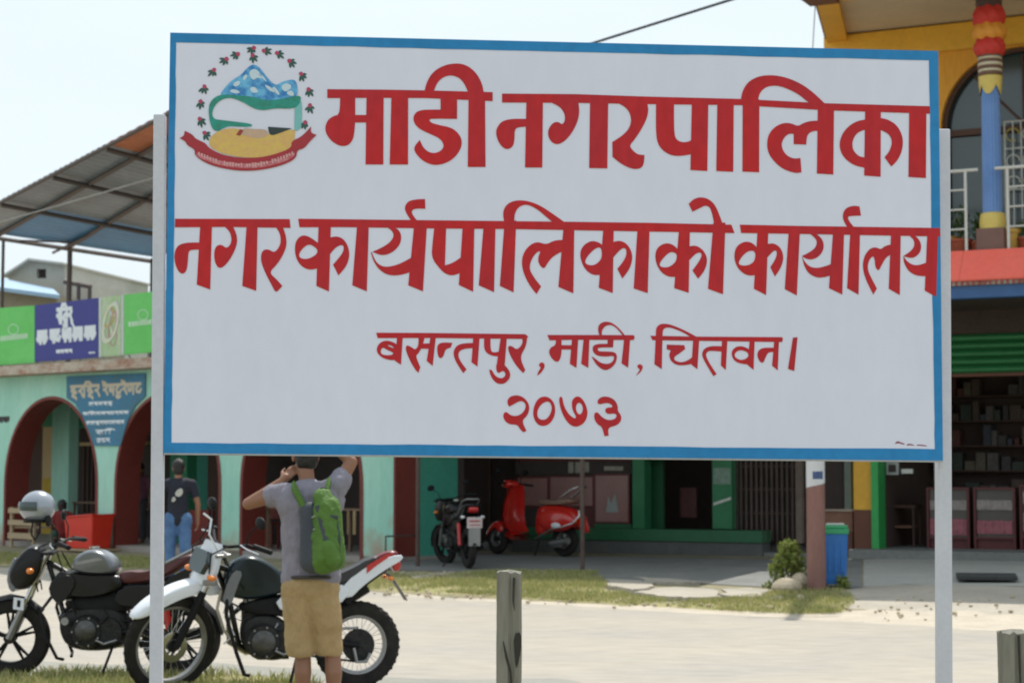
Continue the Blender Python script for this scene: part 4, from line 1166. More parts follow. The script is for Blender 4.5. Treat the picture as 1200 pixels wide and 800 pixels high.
for (z_, k) in ((.05, .80), (.10, .84), (H * .5, .92), (H - .03, 1.0)):
    for (a, b_) in ((-1, -.8), (-.8, -1), (.8, -1), (1, -.8), (1, .8), (.8, 1), (-.8, 1), (-1, .8)): vs.append((a * w * k, b_ * w * k * 1.15, z_))
for j in range(3):
    for i in range(8): fs.append((j * 8 + i, j * 8 + (i + 1) % 8, (j + 1) * 8 + (i + 1) % 8, (j + 1) * 8 + i))
fs += [tuple(range(8)), tuple(range(24, 32))]
MB().add(vs, fs).build('body', m_bin, bn, bevel=.006)
o1 = [(a * w * 1.08, b_ * w * 1.23) for a, b_ in ((-1, -.8), (-.8, -1), (.8, -1), (1, -.8), (1, .8), (.8, 1), (-.8, 1), (-1, .8))]
MB().prism(o1, H - .03, H + .035, 'xy').build('rim', m_bing, bn, bevel=.008)
MB().prism([(a * .94, b_ * .94) for a, b_ in o1], H + .036, H + .075, 'xy').build('lid', m_bing, bn, bevel=.012)
for i in (-.5, 0, .5): MB().box(w * i - .012, w * i + .012, -w * 1.14, -w * 1.0, .2, H - .12).build('rib', m_bin, bn, bevel=.004)
MB().box(-w * .7, w * .75, -w * .2, w * .3, H + .076, H + .10).build('rubbish_on_lid', m_wgrill, bn, bevel=.01)
for sx in (-1, 1): MB().lathe([(.001, -.02), (.055, -.02), (.055, .02), (.001, .02)], 14, 'x', c=(sx * w * .75, w * .9, .055)).build('wheel', m_dark, bn)
# bush
g = G(924, 688)
bs = empty('roadside_bush', g, 0, 'small leafy bush growing behind the stones left of the brown pole', 'bush')
m_bush = leaf_mat('bush_leaf', (0.13, 0.18, 0.035), (0.32, 0.36, 0.10))
mb = MB(); s_ = F / g.y
for (px, py, rx_, rz_, n) in ((926, 654, 17, 18, 620), (912, 668, 11, 14, 300), (936, 670, 12, 15, 320), (902, 688, 9, 8, 150), (988, 684, 9, 11, 170), (924, 640, 12, 9, 200)):
    p = at(px, py, g.y + (.0 if px < 950 else -.35)) - g
    leaves(mb, p, rx_ / s_, rx_ / s_ * .9, rz_ / s_, n, .034, px, .3)
o = mb.build('foliage', m_bush, bs)
rr = random.Random(4)
for i in range(7):
    a = rr.uniform(0, 6.28); MB().tube([(.03 * math.cos(a), .03 * math.sin(a), -.02), (.1 * math.cos(a), .1 * math.sin(a), .3), (.16 * math.cos(a), .16 * math.sin(a), .58)], [.012, .009, .004], 5).build('stem', mat('bush_stem', (.12, .08, .04), .8), bs)
for i, (px, py, w_, h_, d_, lab) in enumerate(((922, 688, 19, 11, .3, 'large pale boulder at the foot of the bush beside the brown pole'), (937, 683, 12, 12, .2, 'rounded pale stone leaning on the large boulder near the pole'), (912, 698, 10, 4, .12, 'small flat pale stone in the grass below the large boulder'), (938, 697, 7, 4, .1, 'small pale stone at the foot of the brown pole'))):
    g = G(px, py + 6); s_ = F / g.y
    q = rock_mb(1.0, i + 3, (w_ / s_, d_, h_ / s_)); q.v = [(v[0], v[1], v[2] + h_ / s_ * .6) for v in q.v]
    o = q.build('stone', m_stone, None, smooth=True, loc=g); md = o.modifiers.new('s', 'SUBSURF'); md.levels = md.render_levels = 1
    tag(o, lab, 'stone', 'stones by the pole')
# ------------------------------------------------------------------ weathered posts on the near verge
m_post = mat('weathered_timber', (0.27, 0.26, 0.22), 0.9, var=0.16, scale=7, col2=(0.13, 0.125, 0.10), bump=0.6, bscale=26, stretch=(1, 1, .12))
m_crack = mat('timber_crack', (0.045, 0.042, 0.035), 0.95)
def fence_post(pa, pb, ytop, Y, seed, label):
    a = at(pa, ytop, Y); b = at(pb, ytop, Y); w = (b.x - a.x) / 2; rr = random.Random(seed)
    e = empty('fence_post', ((a.x + b.x) / 2, Y + w, -.03), 0, label, 'post', 'weathered posts on the near verge')
    H = a.z + .03; n = 22; rows = 26; vs = []; fs = []
    off = [rr.uniform(.93, 1.05) for _ in range(n)]
    for j in range(rows):
        z = H * j / (rows - 1)
        for k in range(n):
            t = 2 * PI * k / n + .3
            sq = 1 / max(abs(math.cos(t)), abs(math.sin(t))) ** .72
            r_ = w * sq * .93 * off[k] * (1 + .02 * math.sin(z * 6 + k)) * rr.uniform(.985, 1.012)
            if k == 16: r_ *= .86
            vs.append((r_ * math.cos(t), r_ * math.sin(t), z + (rr.uniform(-.008, .008) if j == rows - 1 else 0)))
    for j in range(rows - 1):
        for k in range(n): fs.append((j * n + k, j * n + (k + 1) % n, (j + 1) * n + (k + 1) % n, (j + 1) * n + k))
    vs.append((0, 0, H + .012)); c = len(vs) - 1
    for k in range(n): fs.append(((rows - 1) * n + k, (rows - 1) * n + (k + 1) % n, c))
    MB().add(vs, fs).build('timber', m_post, e, smooth=True)
    return e, w, H
e, w, H = fence_post(581, 612.5, 671, 8.0, 1, 'weathered grey timber post standing at the centre of the picture below the sign')
MB().tube([(-w * .45, -w * 1.01, H - .29), (-w * .2, -w * 1.02, H - .36), (.1 * w, -w * 1.03, H - .42), (.22 * w, -w * 1.03, H - .55), (.3 * w, -w * 1.02, H - .9)], [.002, .006, .005, .006, .004], 5).build('crack', m_crack, e)
MB().prism(chaikin([(.3 * w, H - .26), (.92 * w, H - .25), (.9 * w, H - .33), (.55 * w, H - .41), (.42 * w, H - .38)], 1), -w * 1.06, -w * .95).build('knot_hole', m_crack, e)
MB().tube([(.35 * w, -w * 1.0, H - .02), (.3 * w, -w * 1.01, H - .12), (.4 * w, -w * 1.0, H - .16)], [.006, .004, .001], 5).build('split', m_crack, e)
e, w, H = fence_post(1174, 1207, 741, 8.0, 5, 'weathered grey timber post cut by the lower right corner of the picture')
MB().tube([(.2 * w, -w * 1.01, H - .01), (.25 * w, -w * 1.02, H - .2), (.2 * w, -w * 1.01, H - .5)], [.006, .005, .004], 5).build('split', m_crack, e)
# ------------------------------------------------------------------ the painted sign in front
SG = Frame(*(at(184, 549, 5.85).xy), math.atan2(at(1110, 549, 6.0).y - at(184, 549, 5.85).y, at(1110, 549, 6.0).x - at(184, 549, 5.85).x))
def sgp(px, py):
    h = SG.hit(px, py, 0.0)
    return (h.x, h.z)
m_white = mat('sign_white_paint', (0.78, 0.79, 0.93), 0.48, var=0.022, scale=1.6, col2=(0.72, 0.73, 0.86), stretch=(1.4, 1, .6), bump=0.04, bscale=14, spec=0.18)
m_red = mat('sign_red_paint', (0.60, 0.020, 0.020), 0.5, var=0.12, scale=4, col2=(0.44, 0.030, 0.045), spec=0.22, stretch=(1, 1, .45))
m_blue = mat('sign_blue_paint', (0.035, 0.27, 0.62), 0.55, var=0.10, scale=3, col2=(0.028, 0.21, 0.46), spec=0.2)
m_pole = mat('pole_white_paint', (0.62, 0.63, 0.70), 0.5, var=0.05, scale=8, col2=(0.54, 0.55, 0.62))
m_galv = mat('galvanised_edge', (0.42, 0.43, 0.43), 0.45, 0.4, var=0.1)
sign = empty('signboard', SG.o, SG.a, 'large white signboard with blue border, red Devanagari lettering and mountain emblem on two poles', 'signboard')
TL, TR, BR, BL = sgp(199.5, 38.5), sgp(1099.5, 60), sgp(1105, 540), sgp(191.5, 531)
# panel between two steel sheets: thin box following the slightly crooked outline
b = MB().prism([BL, BR, TR, TL], 0.0, 0.028); b.build('board', m_white, sign, bevel=0.0015)
def lerp(a, b, t): return (a[0] + (b[0] - a[0]) * t, a[1] + (b[1] - a[1]) * t)
itl, itr, ibr, ibl = sgp(206.5, 50), sgp(1088.5, 71), sgp(1095.5, 526), sgp(201, 518.5)
def wob(a, b, n=26, amp=0.0012, seed=0):
    rr = random.Random(seed); o = []
    for i in range(n + 1):
        p = lerp(a, b, i / n)
        k = 0 if i in (0, n) else amp
        o.append((p[0] + rr.uniform(-k, k), p[1] + rr.uniform(-k, k)))
    return o
for (A, B, C, D, sd_) in ((TL, TR, itr, itl, 1), (TR, BR, ibr, itr, 2), (BR, BL, ibl, ibr, 3), (BL, TL, itl, ibl, 4)):
    o1 = [A, B] + wob(C, D, seed=sd_)
    V, T = region([o1]); mb = MB()
    mb.add([(v[0], -0.0012, v[1]) for v in V], T); mb.build('border', m_blue, sign)
# rolled steel edge below the panel
MB().prism([(BL[0] + .002, BL[1] - .004), (BR[0] - .002, BR[1] - .004), (BR[0] - .002, BR[1] + .0015), (BL[0] + .002, BL[1] + .0015)], -0.003, 0.031).build('bottom_edge', m_galv, sign)
# poles, square steel tube, and brackets that carry the panel
for (xa, xb, ytop, pyb) in ((180.0, 193.5, 134, 0), (1101.8, 1117.0, 149, 0)):
    bx0, tx0 = sgp(xa - 5, 800), sgp(xa, ytop); w = sgp(xb, ytop)[0] - tx0[0]
    if xa > 600: bx0 = sgp(xa + 1.6, 800)
    ym, zt = bx0[0], tx0[1]
    dz = (zt - bx0[1]); slope = (tx0[0] - bx0[0]) / dz
    xg = bx0[0] + slope * (-0.35 - bx0[1])
    y0 = -0.006 if xa < 600 else 0.03
    p = MB().prism([(xg, -0.35), (xg + w * 1.12, -0.35), (tx0[0] + w, zt), (tx0[0], zt)], y0, y0 + 0.045)
    p.build('pole', m_pole, sign, bevel=0.004)
    for zz in (1.9, 2.6):
        xq = xg + slope * (zz + .35); xq = xq + w * 1.2 if xa < 600 else xq - .09
        MB().box(xq, xq + .07, 0.029, 0.034, zz, zz + 0.035).build('bracket', m_galv, sign)
MB().box(TL[0] + .02, TR[0] - .02, 0.0285, 0.05, 2.2, 2.24).build('back_rail', m_galv, sign)

def glyphs(name, region_, polys, holes=(), m=None, lift=0.0016, parent=None, it=2, label=None):
    x0, y0, s = region_
    def cv(p): return [sgp(x0 + a / s, y0 + b / s) for a, b in chaikin(p, it)]
    V, T = region([cv(p) for p in polys], [cv(p) for p in holes])
    mb = MB().add([(v[0], -lift, v[1]) for v in V], T)
    return mb.build(name, m or m_red, parent or sign, label=label)
def stem(a, b, yt, c, d, yl, yr): return [(a, yt, 1), (b, yt, 1), (d, yr, 1), (c, yl, 1)]
C = 1
# --- first line
A = (370, 60, 4.8); B = (570, 60, 4.8); D = (760, 60, 3.4286)
glyphs('letter', A, [
    [(65, 215, 1), (400, 218, 1), (620, 222, 1), (995, 232, 1), (995, 282, 1), (620, 265, 1), (400, 264, 1), (65, 265, 1)],
    [(138, 240, 1), (222, 240, 1), (222, 380, 1), (218, 460), (205, 510), (170, 537), (120, 530), (72, 490), (50, 440), (65, 390), (100, 365), (135, 358)],
    [(215, 360, 1), (300, 360, 1), (300, 402, 1), (215, 402, 1)],
    stem(286, 382, 240, 280, 380, 638, 638), stem(426, 520, 240, 416, 519, 638, 638),
    [(702, 250, 1), (795, 250, 1), (795, 382, 1), (650, 380), (637, 388), (650, 405), (700, 418), (760, 430), (802, 460), (824, 505), (815, 555), (770, 612), (700, 642), (640, 638), (585, 605), (545, 548), (585, 500, 1), (605, 545), (640, 572), (680, 574), (712, 555), (722, 528), (700, 492), (640, 465), (575, 435), (546, 390), (556, 350), (590, 332), (640, 330), (702, 330, 1)],
    stem(860, 952, 240, 855, 955, 652, 652),
    [(612, 228, 1), (622, 180), (655, 122), (715, 82), (790, 68), (850, 80), (900, 120), (935, 180), (948, 250, 1), (862, 245, 1), (838, 185), (805, 148), (755, 135), (712, 150), (682, 180), (663, 228, 1)]])
HL = [(88, 240, 1), (500, 243, 1), (912, 257, 1), (1430, 270, 1), (1900, 294, 1), (2494, 311, 1), (2494, 353, 1), (1900, 333, 1), (1430, 305, 1), (912, 299, 1), (500, 292, 1), (88, 290, 1)]
def mv(poly, src, dst):
    return [((src[0] + p[0] / src[2] - dst[0]) * dst[2], (src[1] + p[1] / src[2] - dst[1]) * dst[2], *p[2:]) for p in poly]
glyphs('letter', B, [HL,
    stem(225, 318, 265, 217, 314, 655, 655),
    [(225, 382, 1), (150, 381), (90, 392), (58, 430), (53, 470), (72, 520), (100, 550), (128, 552), (150, 535), (158, 500), (158, 450), (170, 430), (225, 425, 1)],
    [(330, 280, 1), (380, 296), (420, 320), (442, 358), (441, 395), (426, 415), (405, 398), (375, 402), (348, 438), (346, 480), (368, 515), (400, 527), (440, 508), (480, 462), (510, 405), (523, 350), (520, 310), (515, 280, 1)],
    stem(583, 685, 265, 578, 680, 658, 660),
    [(720, 285, 1), (775, 310), (806, 345), (816, 395), (800, 440), (762, 478), (708, 512, 1), (709, 595, 1), (760, 637), (820, 664), (865, 662), (885, 640), (889, 585, 1), (850, 582), (818, 555), (805, 530), (832, 500), (872, 440), (902, 380), (912, 330), (903, 288, 1)],
    mv([(30, 195, 1), (102, 195, 1), (102, 330), (112, 358), (140, 368), (168, 362), (185, 345, 1), (185, 412, 1), (120, 424), (75, 414), (40, 382), (29, 335)], D, B),
    mv(stem(174, 240, 200, 168, 236, 478, 482), D, B),
    mv(stem(276, 342, 205, 272, 340, 482, 485), D, B),
    mv(stem(378, 445, 195, 377, 444, 484, 487), D, B),
    mv([(370, 205, 1), (375, 165), (398, 125), (440, 102), (490, 96), (550, 105), (610, 130), (660, 165), (712, 215, 1), (700, 240, 1), (655, 215), (640, 205), (600, 172), (550, 148), (510, 138), (475, 143), (450, 162), (440, 190), (438, 215, 1)], D, B),
    mv(stem(680, 745, 212, 676, 742, 492, 496), D, B),
    mv([(685, 280, 1), (650, 281), (620, 290), (600, 303), (570, 289), (535, 290), (500, 310), (477, 345), (476, 400), (500, 440), (540, 475), (590, 491), (614, 487, 1), (610, 430, 1), (580, 433), (548, 415), (532, 380), (542, 350), (562, 332), (583, 333, 1), (583, 374, 1), (633, 376, 1), (636, 338), (655, 322), (685, 320, 1)], D, B),
    mv(stem(870, 933, 225, 866, 932, 500, 505), D, B),
    mv([(872, 275, 1), (830, 283), (785, 318), (764, 370), (776, 420), (820, 458), (872, 470, 1), (872, 428, 1), (845, 424), (820, 398), (818, 360), (838, 327), (872, 315, 1)], D, B),
    mv([(928, 268, 1), (965, 276), (1002, 302), (1023, 350), (1019, 400), (1000, 440), (975, 464, 1), (948, 427, 1), (970, 400), (979, 362), (966, 333), (928, 315, 1)], D, B),
    mv(stem(1047, 1116, 230, 1044, 1114, 506, 510), D, B)])
# --- second line
A = (190, 220, 5.217); B = (400, 220, 4.2857); D = (660, 220, 5.0); E = (850, 220, 4.615)
glyphs('letter', A, [
    [(80, 190, 1), (780, 192, 1), (785, 246, 1), (400, 240, 1), (78, 242, 1)],
    stem(234, 305, 215, 212, 294, 592, 622),
    [(236, 335, 1), (150, 335), (95, 352), (74, 400), (78, 460), (98, 510), (125, 530), (150, 508), (158, 450), (160, 395), (175, 379), (232, 378, 1)],
    [(375, 232, 1), (412, 265), (425, 308), (420, 345), (395, 372), (365, 348), (335, 352), (318, 385), (319, 440), (334, 480), (355, 493), (385, 476), (420, 430), (450, 370), (461, 320), (450, 270), (430, 232, 1)],
    stem(518, 584, 215, 490, 575, 600, 630),
    [(690, 235, 1), (720, 275), (727, 330), (712, 370), (685, 397), (650, 376), (618, 380), (604, 410), (606, 460), (640, 540), (690, 632, 1), (705, 634, 1), (735, 600, 1), (700, 560), (653, 518), (702, 470), (740, 410), (763, 350), (755, 285), (735, 235, 1)]])
W2 = [[(832, 190, 1), (1100, 191, 1)], ]
def toA(poly, src): return mv(poly, src, A)
hole_a = [(948, 372), (900, 342), (860, 368), (833, 410), (848, 434), (892, 436), (930, 418), (950, 398)]
KA_hook = [(1022, 305, 1), (1070, 296), (1112, 315), (1140, 365), (1146, 420), (1127, 480), (1078, 536, 1), (1045, 470, 1), (1080, 430), (1108, 392), (1112, 355), (1090, 349), (1055, 370), (1022, 412, 1)]
bowl_a = [(962, 345, 1), (900, 298), (855, 289), (820, 320), (810, 370), (818, 430), (850, 480), (900, 504), (955, 492, 1)]
glyphs('letter', A, [
    [(832, 190, 1), (1095, 193, 1), *mv([(680, 172, 1)] if False else [(1200, 172, 1)], B, A), *mv([(500, 206, 1), (985, 217, 1), (1003, 266, 1), (500, 257, 1)], D, A), *mv([(870, 208, 1), (400, 204, 1)], B, A), (1095, 241, 1), (840, 242, 1)],
    stem(957, 1032, 215, 943, 1020, 600, 634), bowl_a, KA_hook,
    toA(stem(80, 138, 180, 55, 128, 490, 520), B),
    toA([(225, 190, 1), (262, 196), (292, 215), (303, 250), (292, 290), (255, 327), (205, 342), (155, 322, 1), (200, 303), (245, 275), (266, 240), (252, 212), (215, 192, 1)], B),
    toA([(152, 322, 1), (172, 372), (205, 396), (245, 397), (300, 380), (362, 345, 1), (358, 420, 1), (295, 440), (235, 440), (190, 412), (162, 370), (148, 325, 1)], B),
    toA(stem(366, 430, 180, 336, 410, 490, 520), B),
    toA([(350, 165, 1), (330, 135), (316, 103), (332, 70), (370, 59), (420, 57, 1), (422, 106, 1), (380, 104), (354, 112), (354, 132), (380, 165, 1)], B),
    toA([(468, 185, 1), (527, 185, 1), (520, 390, 1), (560, 378), (612, 342, 1), (604, 425, 1), (560, 442), (525, 434), (495, 408), (452, 350), (458, 280)], B),
    toA(stem(610, 668, 185, 590, 662, 488, 522), B),
    toA(stem(715, 774, 185, 690, 767, 490, 524), B),
    toA(stem(820, 878, 165, 796, 865, 493, 525), B),
    toA([(818, 175, 1), (810, 120), (833, 80), (880, 62), (940, 67), (1000, 90), (1060, 130), (1125, 176, 1), (1080, 190, 1), (1030, 147), (980, 105), (930, 82), (890, 96), (870, 130), (868, 175, 1)], B),
    toA(stem(1117, 1170, 185, 1090, 1165, 498, 530), B),
    toA([(1122, 262, 1), (1070, 264), (1030, 286), (985, 271), (950, 285), (918, 320), (904, 370), (915, 430), (945, 490), (980, 534, 1), (1003, 495, 1), (970, 455), (944, 410), (950, 370), (975, 328), (1003, 315), (987, 350), (992, 385), (1018, 410), (1035, 378), (1062, 345), (1112, 318, 1)], B),
    toA(stem(236, 296, 225, 208, 290, 586, 617), D),
    toA([(240, 345, 1), (205, 317), (160, 311), (115, 340), (97, 385), (108, 440), (135, 487), (180, 514), (240, 508, 1)], D),
    toA([(285, 320, 1), (330, 309), (370, 325), (400, 370), (406, 420), (387, 480), (346, 532, 1), (317, 475, 1), (350, 435), (373, 390), (365, 350), (335, 360), (288, 415, 1)], D),
    toA(stem(436, 506, 225, 413, 495, 590, 617), D),
    toA(stem(680, 742, 225, 650, 735, 588, 615), D),
    toA([(680, 368, 1), (640, 330), (595, 324), (550, 350), (537, 400), (548, 455), (580, 502), (625, 524), (672, 520, 1)], D),
    toA([(732, 345, 1), (775, 337), (815, 360), (840, 400), (843, 440), (826, 490), (790, 533, 1), (757, 485, 1), (790, 440), (813, 400), (805, 377), (775, 386), (735, 428, 1)], D),
    toA(stem(880, 950, 205, 848, 936, 592, 624), D),
    toA([(735, 95, 1), (765, 65), (810, 54), (860, 70), (897, 112), (935, 215, 1), (885, 215, 1), (872, 150), (858, 112), (830, 104), (800, 120), (757, 141, 1)], D)],
    holes=[hole_a,
    toA([(222, 348), (190, 353), (150, 390), (124, 432), (140, 452), (180, 456), (215, 430), (228, 398)], D),
    toA([(662, 383), (630, 374), (595, 400), (560, 447), (575, 467), (620, 466), (655, 440), (667, 408)], D)])
glyphs('letter', E, [
    [(78, 200, 1), (400, 207, 1), (1160, 218, 1), (1163, 264, 1), (400, 250, 1), (85, 245, 1)],
    stem(174, 232, 230, 154, 220, 546, 580),
    [(178, 335, 1), (150, 299), (105, 289), (60, 315), (46, 365), (57, 420), (90, 460), (130, 477), (175, 470, 1)],
    [(224, 305, 1), (262, 299), (300, 325), (316, 375), (302, 430), (268, 480, 1), (243, 430, 1), (272, 385), (281, 347), (265, 335), (226, 378, 1)],
    stem(343, 403, 230, 321, 386, 548, 582),
    [(455, 240, 1), (502, 254), (531, 290), (531, 340), (497, 380), (450, 391), (412, 370, 1), (455, 350), (490, 322), (496, 285), (470, 258), (448, 244, 1)],
    [(413, 372, 1), (436, 412), (470, 434), (520, 432), (590, 406, 1), (580, 472, 1), (510, 490), (460, 472), (430, 435)],
    stem(583, 642, 230, 560, 632, 543, 577), stem(676, 728, 230, 658, 720, 543, 578),
    [(660, 215, 1), (634, 170), (637, 130), (660, 105), (700, 97), (725, 102, 1), (733, 151, 1), (690, 152), (660, 156), (668, 180), (696, 215, 1)],
    stem(896, 948, 240, 883, 943, 546, 580),
    [(905, 306, 1), (865, 313), (840, 335), (815, 321), (780, 329), (750, 370), (741, 430), (760, 500), (800, 577, 1), (819, 545, 1), (790, 490), (767, 440), (775, 392), (800, 366), (808, 390), (810, 428), (828, 452), (846, 415), (868, 377), (900, 357, 1)],
    [(1000, 250, 1), (1040, 268), (1061, 310), (1052, 355), (1012, 384), (962, 370, 1), (1000, 345), (1021, 320), (1022, 285), (998, 262, 1)],
    [(962, 370, 1), (985, 402), (1020, 420), (1055, 417), (1098, 400, 1), (1092, 478, 1), (1035, 477), (990, 452), (965, 405)],
    stem(1092, 1150, 240, 1078, 1140, 556, 590)],
    holes=[[(163, 342), (125, 340), (90, 370), (68, 407), (85, 422), (130, 419), (160, 395)]])
# --- third line
A = (430, 360, 5.714); B = (620, 360, 7.5); D = (750, 360, 6.0)
glyphs('letter', A, [
    [(62, 170, 1), (430, 172, 1), (1060, 180, 1), (1080, 195, 1), (1068, 212, 1), (430, 205, 1), (72, 206, 1)],
    stem(203, 240, 190, 188, 228, 358, 384),
    [(208, 252, 1), (160, 225), (110, 223), (74, 250), (63, 290), (84, 325), (125, 347), (170, 354), (208, 352, 1)],
    [(345, 195, 1), (388, 195, 1), (372, 260), (345, 308), (325, 325), (357, 400, 1), (345, 438, 1), (325, 420), (290, 360), (260, 290), (262, 256), (278, 256), (300, 268), (325, 285), (346, 255)],
    [(360, 242, 1), (430, 242, 1), (430, 277, 1), (350, 277, 1)],
    stem(427, 462, 190, 400, 440, 358, 392),
    [(468, 255), (500, 234), (572, 238, 1), (560, 270, 1), (525, 280), (512, 330), (490, 344), (474, 322)],
    [(720, 238, 1), (640, 241), (598, 258), (577, 300), (588, 350), (618, 400), (645, 440, 1), (667, 415, 1), (635, 375), (610, 330), (616, 295), (648, 277), (718, 272, 1)],
    stem(713, 755, 190, 700, 740, 368, 396),
    [(785, 195, 1), (827, 195, 1), (827, 290), (848, 304), (905, 292, 1), (900, 328, 1), (850, 328), (800, 307), (783, 270)],
    stem(898, 938, 190, 866, 920, 400, 412),
    [(866, 385, 1), (920, 385, 1), (957, 425), (960, 470), (930, 505), (900, 515), (860, 505), (828, 460), (818, 416, 1), (836, 420, 1), (860, 462), (900, 478), (928, 460), (925, 432), (905, 424), (885, 442), (866, 428)],
    [(1035, 198, 1), (1073, 198, 1), (1065, 262), (1022, 335), (1060, 420, 1), (1046, 440, 1), (1000, 392), (960, 325), (943, 272), (952, 256), (975, 262), (1002, 284), (1030, 262), (1045, 230)],
    [(1153, 378), (1170, 366), (1188, 376), (1190, 402), (1165, 440), (1138, 458, 1), (1150, 425), (1166, 404), (1152, 392)]],
    holes=[[(90, 292), (105, 266), (135, 285), (178, 303), (172, 318), (130, 322), (97, 314)], [(135, 250), (165, 256), (188, 276), (150, 264)]])
glyphs('letter', B, [
    [(160, 243, 1), (400, 243, 1), (920, 245, 1), (928, 265, 1), (918, 287, 1), (400, 285, 1), (180, 290, 1)],
    [(235, 275, 1), (284, 275, 1), (287, 400), (268, 468), (242, 482), (200, 452), (173, 400), (185, 353), (235, 333)],
    [(275, 333, 1), (385, 333, 1), (385, 370, 1), (275, 370, 1)],
    stem(378, 432, 270, 358, 416, 496, 532), stem(480, 530, 270, 458, 520, 496, 532),
    [(690, 275, 1), (742, 275, 1), (738, 352, 1), (620, 352), (598, 366), (612, 388), (690, 388), (755, 393), (776, 430), (757, 500), (700, 549), (650, 552), (590, 505), (548, 430, 1), (575, 445), (630, 490), (690, 500), (735, 480), (750, 440), (735, 425), (680, 434), (600, 427), (560, 392), (558, 342), (598, 321), (690, 320, 1)],
    stem(837, 888, 265, 812, 870, 492, 530),
    [(618, 248, 1), (603, 190), (618, 145), (670, 123), (730, 136), (790, 183), (845, 250, 1), (825, 250, 1), (770, 182), (720, 152), (670, 162), (637, 205), (640, 248, 1)],
    [(950, 512), (970, 497), (995, 508), (1000, 532), (980, 570), (937, 602, 1), (960, 570), (975, 545), (955, 530)]])
glyphs('letter', D, [
    [(72, 200, 1), (400, 206, 1), (1000, 210, 1), (1004, 226, 1), (998, 244, 1), (400, 235, 1), (88, 231, 1)],
    stem(113, 158, 160, 101, 153, 400, 434),
    [(113, 215, 1), (110, 150), (135, 119), (180, 114), (240, 130), (320, 165), (415, 216, 1), (370, 216, 1), (300, 174), (220, 142), (175, 142), (158, 165), (158, 215, 1)],
    [(188, 262, 1), (310, 266, 1), (318, 292, 1), (280, 322), (240, 347), (240, 373), (290, 389), (340, 372), (385, 336, 1), (382, 392, 1), (330, 406), (260, 408), (215, 377), (203, 330), (220, 302), (188, 296, 1)],
    stem(374, 416, 220, 362, 403, 403, 435),
    [(585, 274, 1), (500, 271), (450, 289), (433, 330), (450, 372), (480, 425), (517, 484, 1), (538, 468, 1), (500, 412), (475, 370), (460, 330), (480, 306), (520, 306), (585, 312, 1)],
    stem(577, 614, 220, 568, 603, 408, 440),
    [(775, 300, 1), (730, 274), (680, 274), (648, 300), (643, 335), (663, 377), (710, 397), (772, 402, 1)],
    stem(772, 806, 220, 755, 798, 403, 440),
    [(940, 284, 1), (865, 284), (830, 303), (823, 345), (845, 387), (868, 390), (882, 352), (900, 316), (940, 312, 1)],
    stem(945, 977, 220, 928, 968, 410, 442),
    [(1075, 213, 1), (1107, 210, 1), (1084, 447, 1), (1040, 433, 1)]],
    holes=[[(755, 312), (700, 298), (666, 320), (664, 348), (700, 371), (740, 366), (765, 342)]])
# --- the year
A = (570, 440, 6.667)
glyphs('numeral', A, [[(178, 242, 1), (163, 215), (165, 188), (190, 160), (240, 151), (290, 168), (328, 212), (337, 260), (320, 312), (275, 352), (313, 430, 1), (290, 442, 1), (265, 420), (240, 381), (190, 382), (150, 362), (129, 320), (138, 286), (160, 284), (185, 306), (215, 316), (255, 310), (290, 285), (310, 240), (297, 205), (262, 196), (222, 218)]])
glyphs('numeral', A, [[(450, 159), (500, 175), (535, 225), (538, 300), (505, 368), (450, 397), (395, 380), (365, 320), (367, 250), (400, 180)]],
       holes=[[(488, 195), (513, 240), (505, 290), (470, 343), (420, 345), (395, 315), (400, 262), (435, 215)]])
glyphs('numeral', A, [[(592, 160), (602, 230), (640, 300), (690, 338), (704, 322), (672, 270), (665, 208), (682, 173), (717, 158), (752, 183), (782, 240), (792, 300), (771, 362), (720, 398), (678, 397), (638, 371), (600, 312), (574, 240), (566, 170)]],
       holes=[[(722, 208), (746, 222), (756, 262), (742, 300), (716, 303), (697, 262), (702, 225)]])
glyphs('numeral', A, [[(866, 192), (900, 164), (950, 163), (1002, 188), (1027, 235), (1024, 275), (1053, 310), (1053, 352), (1022, 387), (948, 405), (955, 468, 1), (922, 472, 1), (905, 402), (868, 380), (842, 340), (842, 292), (868, 283), (900, 322), (945, 348), (1000, 342), (1022, 312), (1002, 292), (950, 302), (924, 277), (938, 248), (988, 248), (978, 224), (940, 210), (872, 228)]])
m_sig = mat('signature_paint', (0.30, 0.05, 0.10), 0.6)
glyphs('painter_signature', (1000, 490, 4), [[(192, 122), (205, 105), (222, 112), (245, 120), (232, 122), (215, 115), (205, 116)], [(250, 122), (262, 118), (285, 124), (285, 128), (262, 124), (252, 128)], [(295, 124), (312, 122), (345, 127), (345, 131), (312, 127), (298, 128)]], m=m_sig)

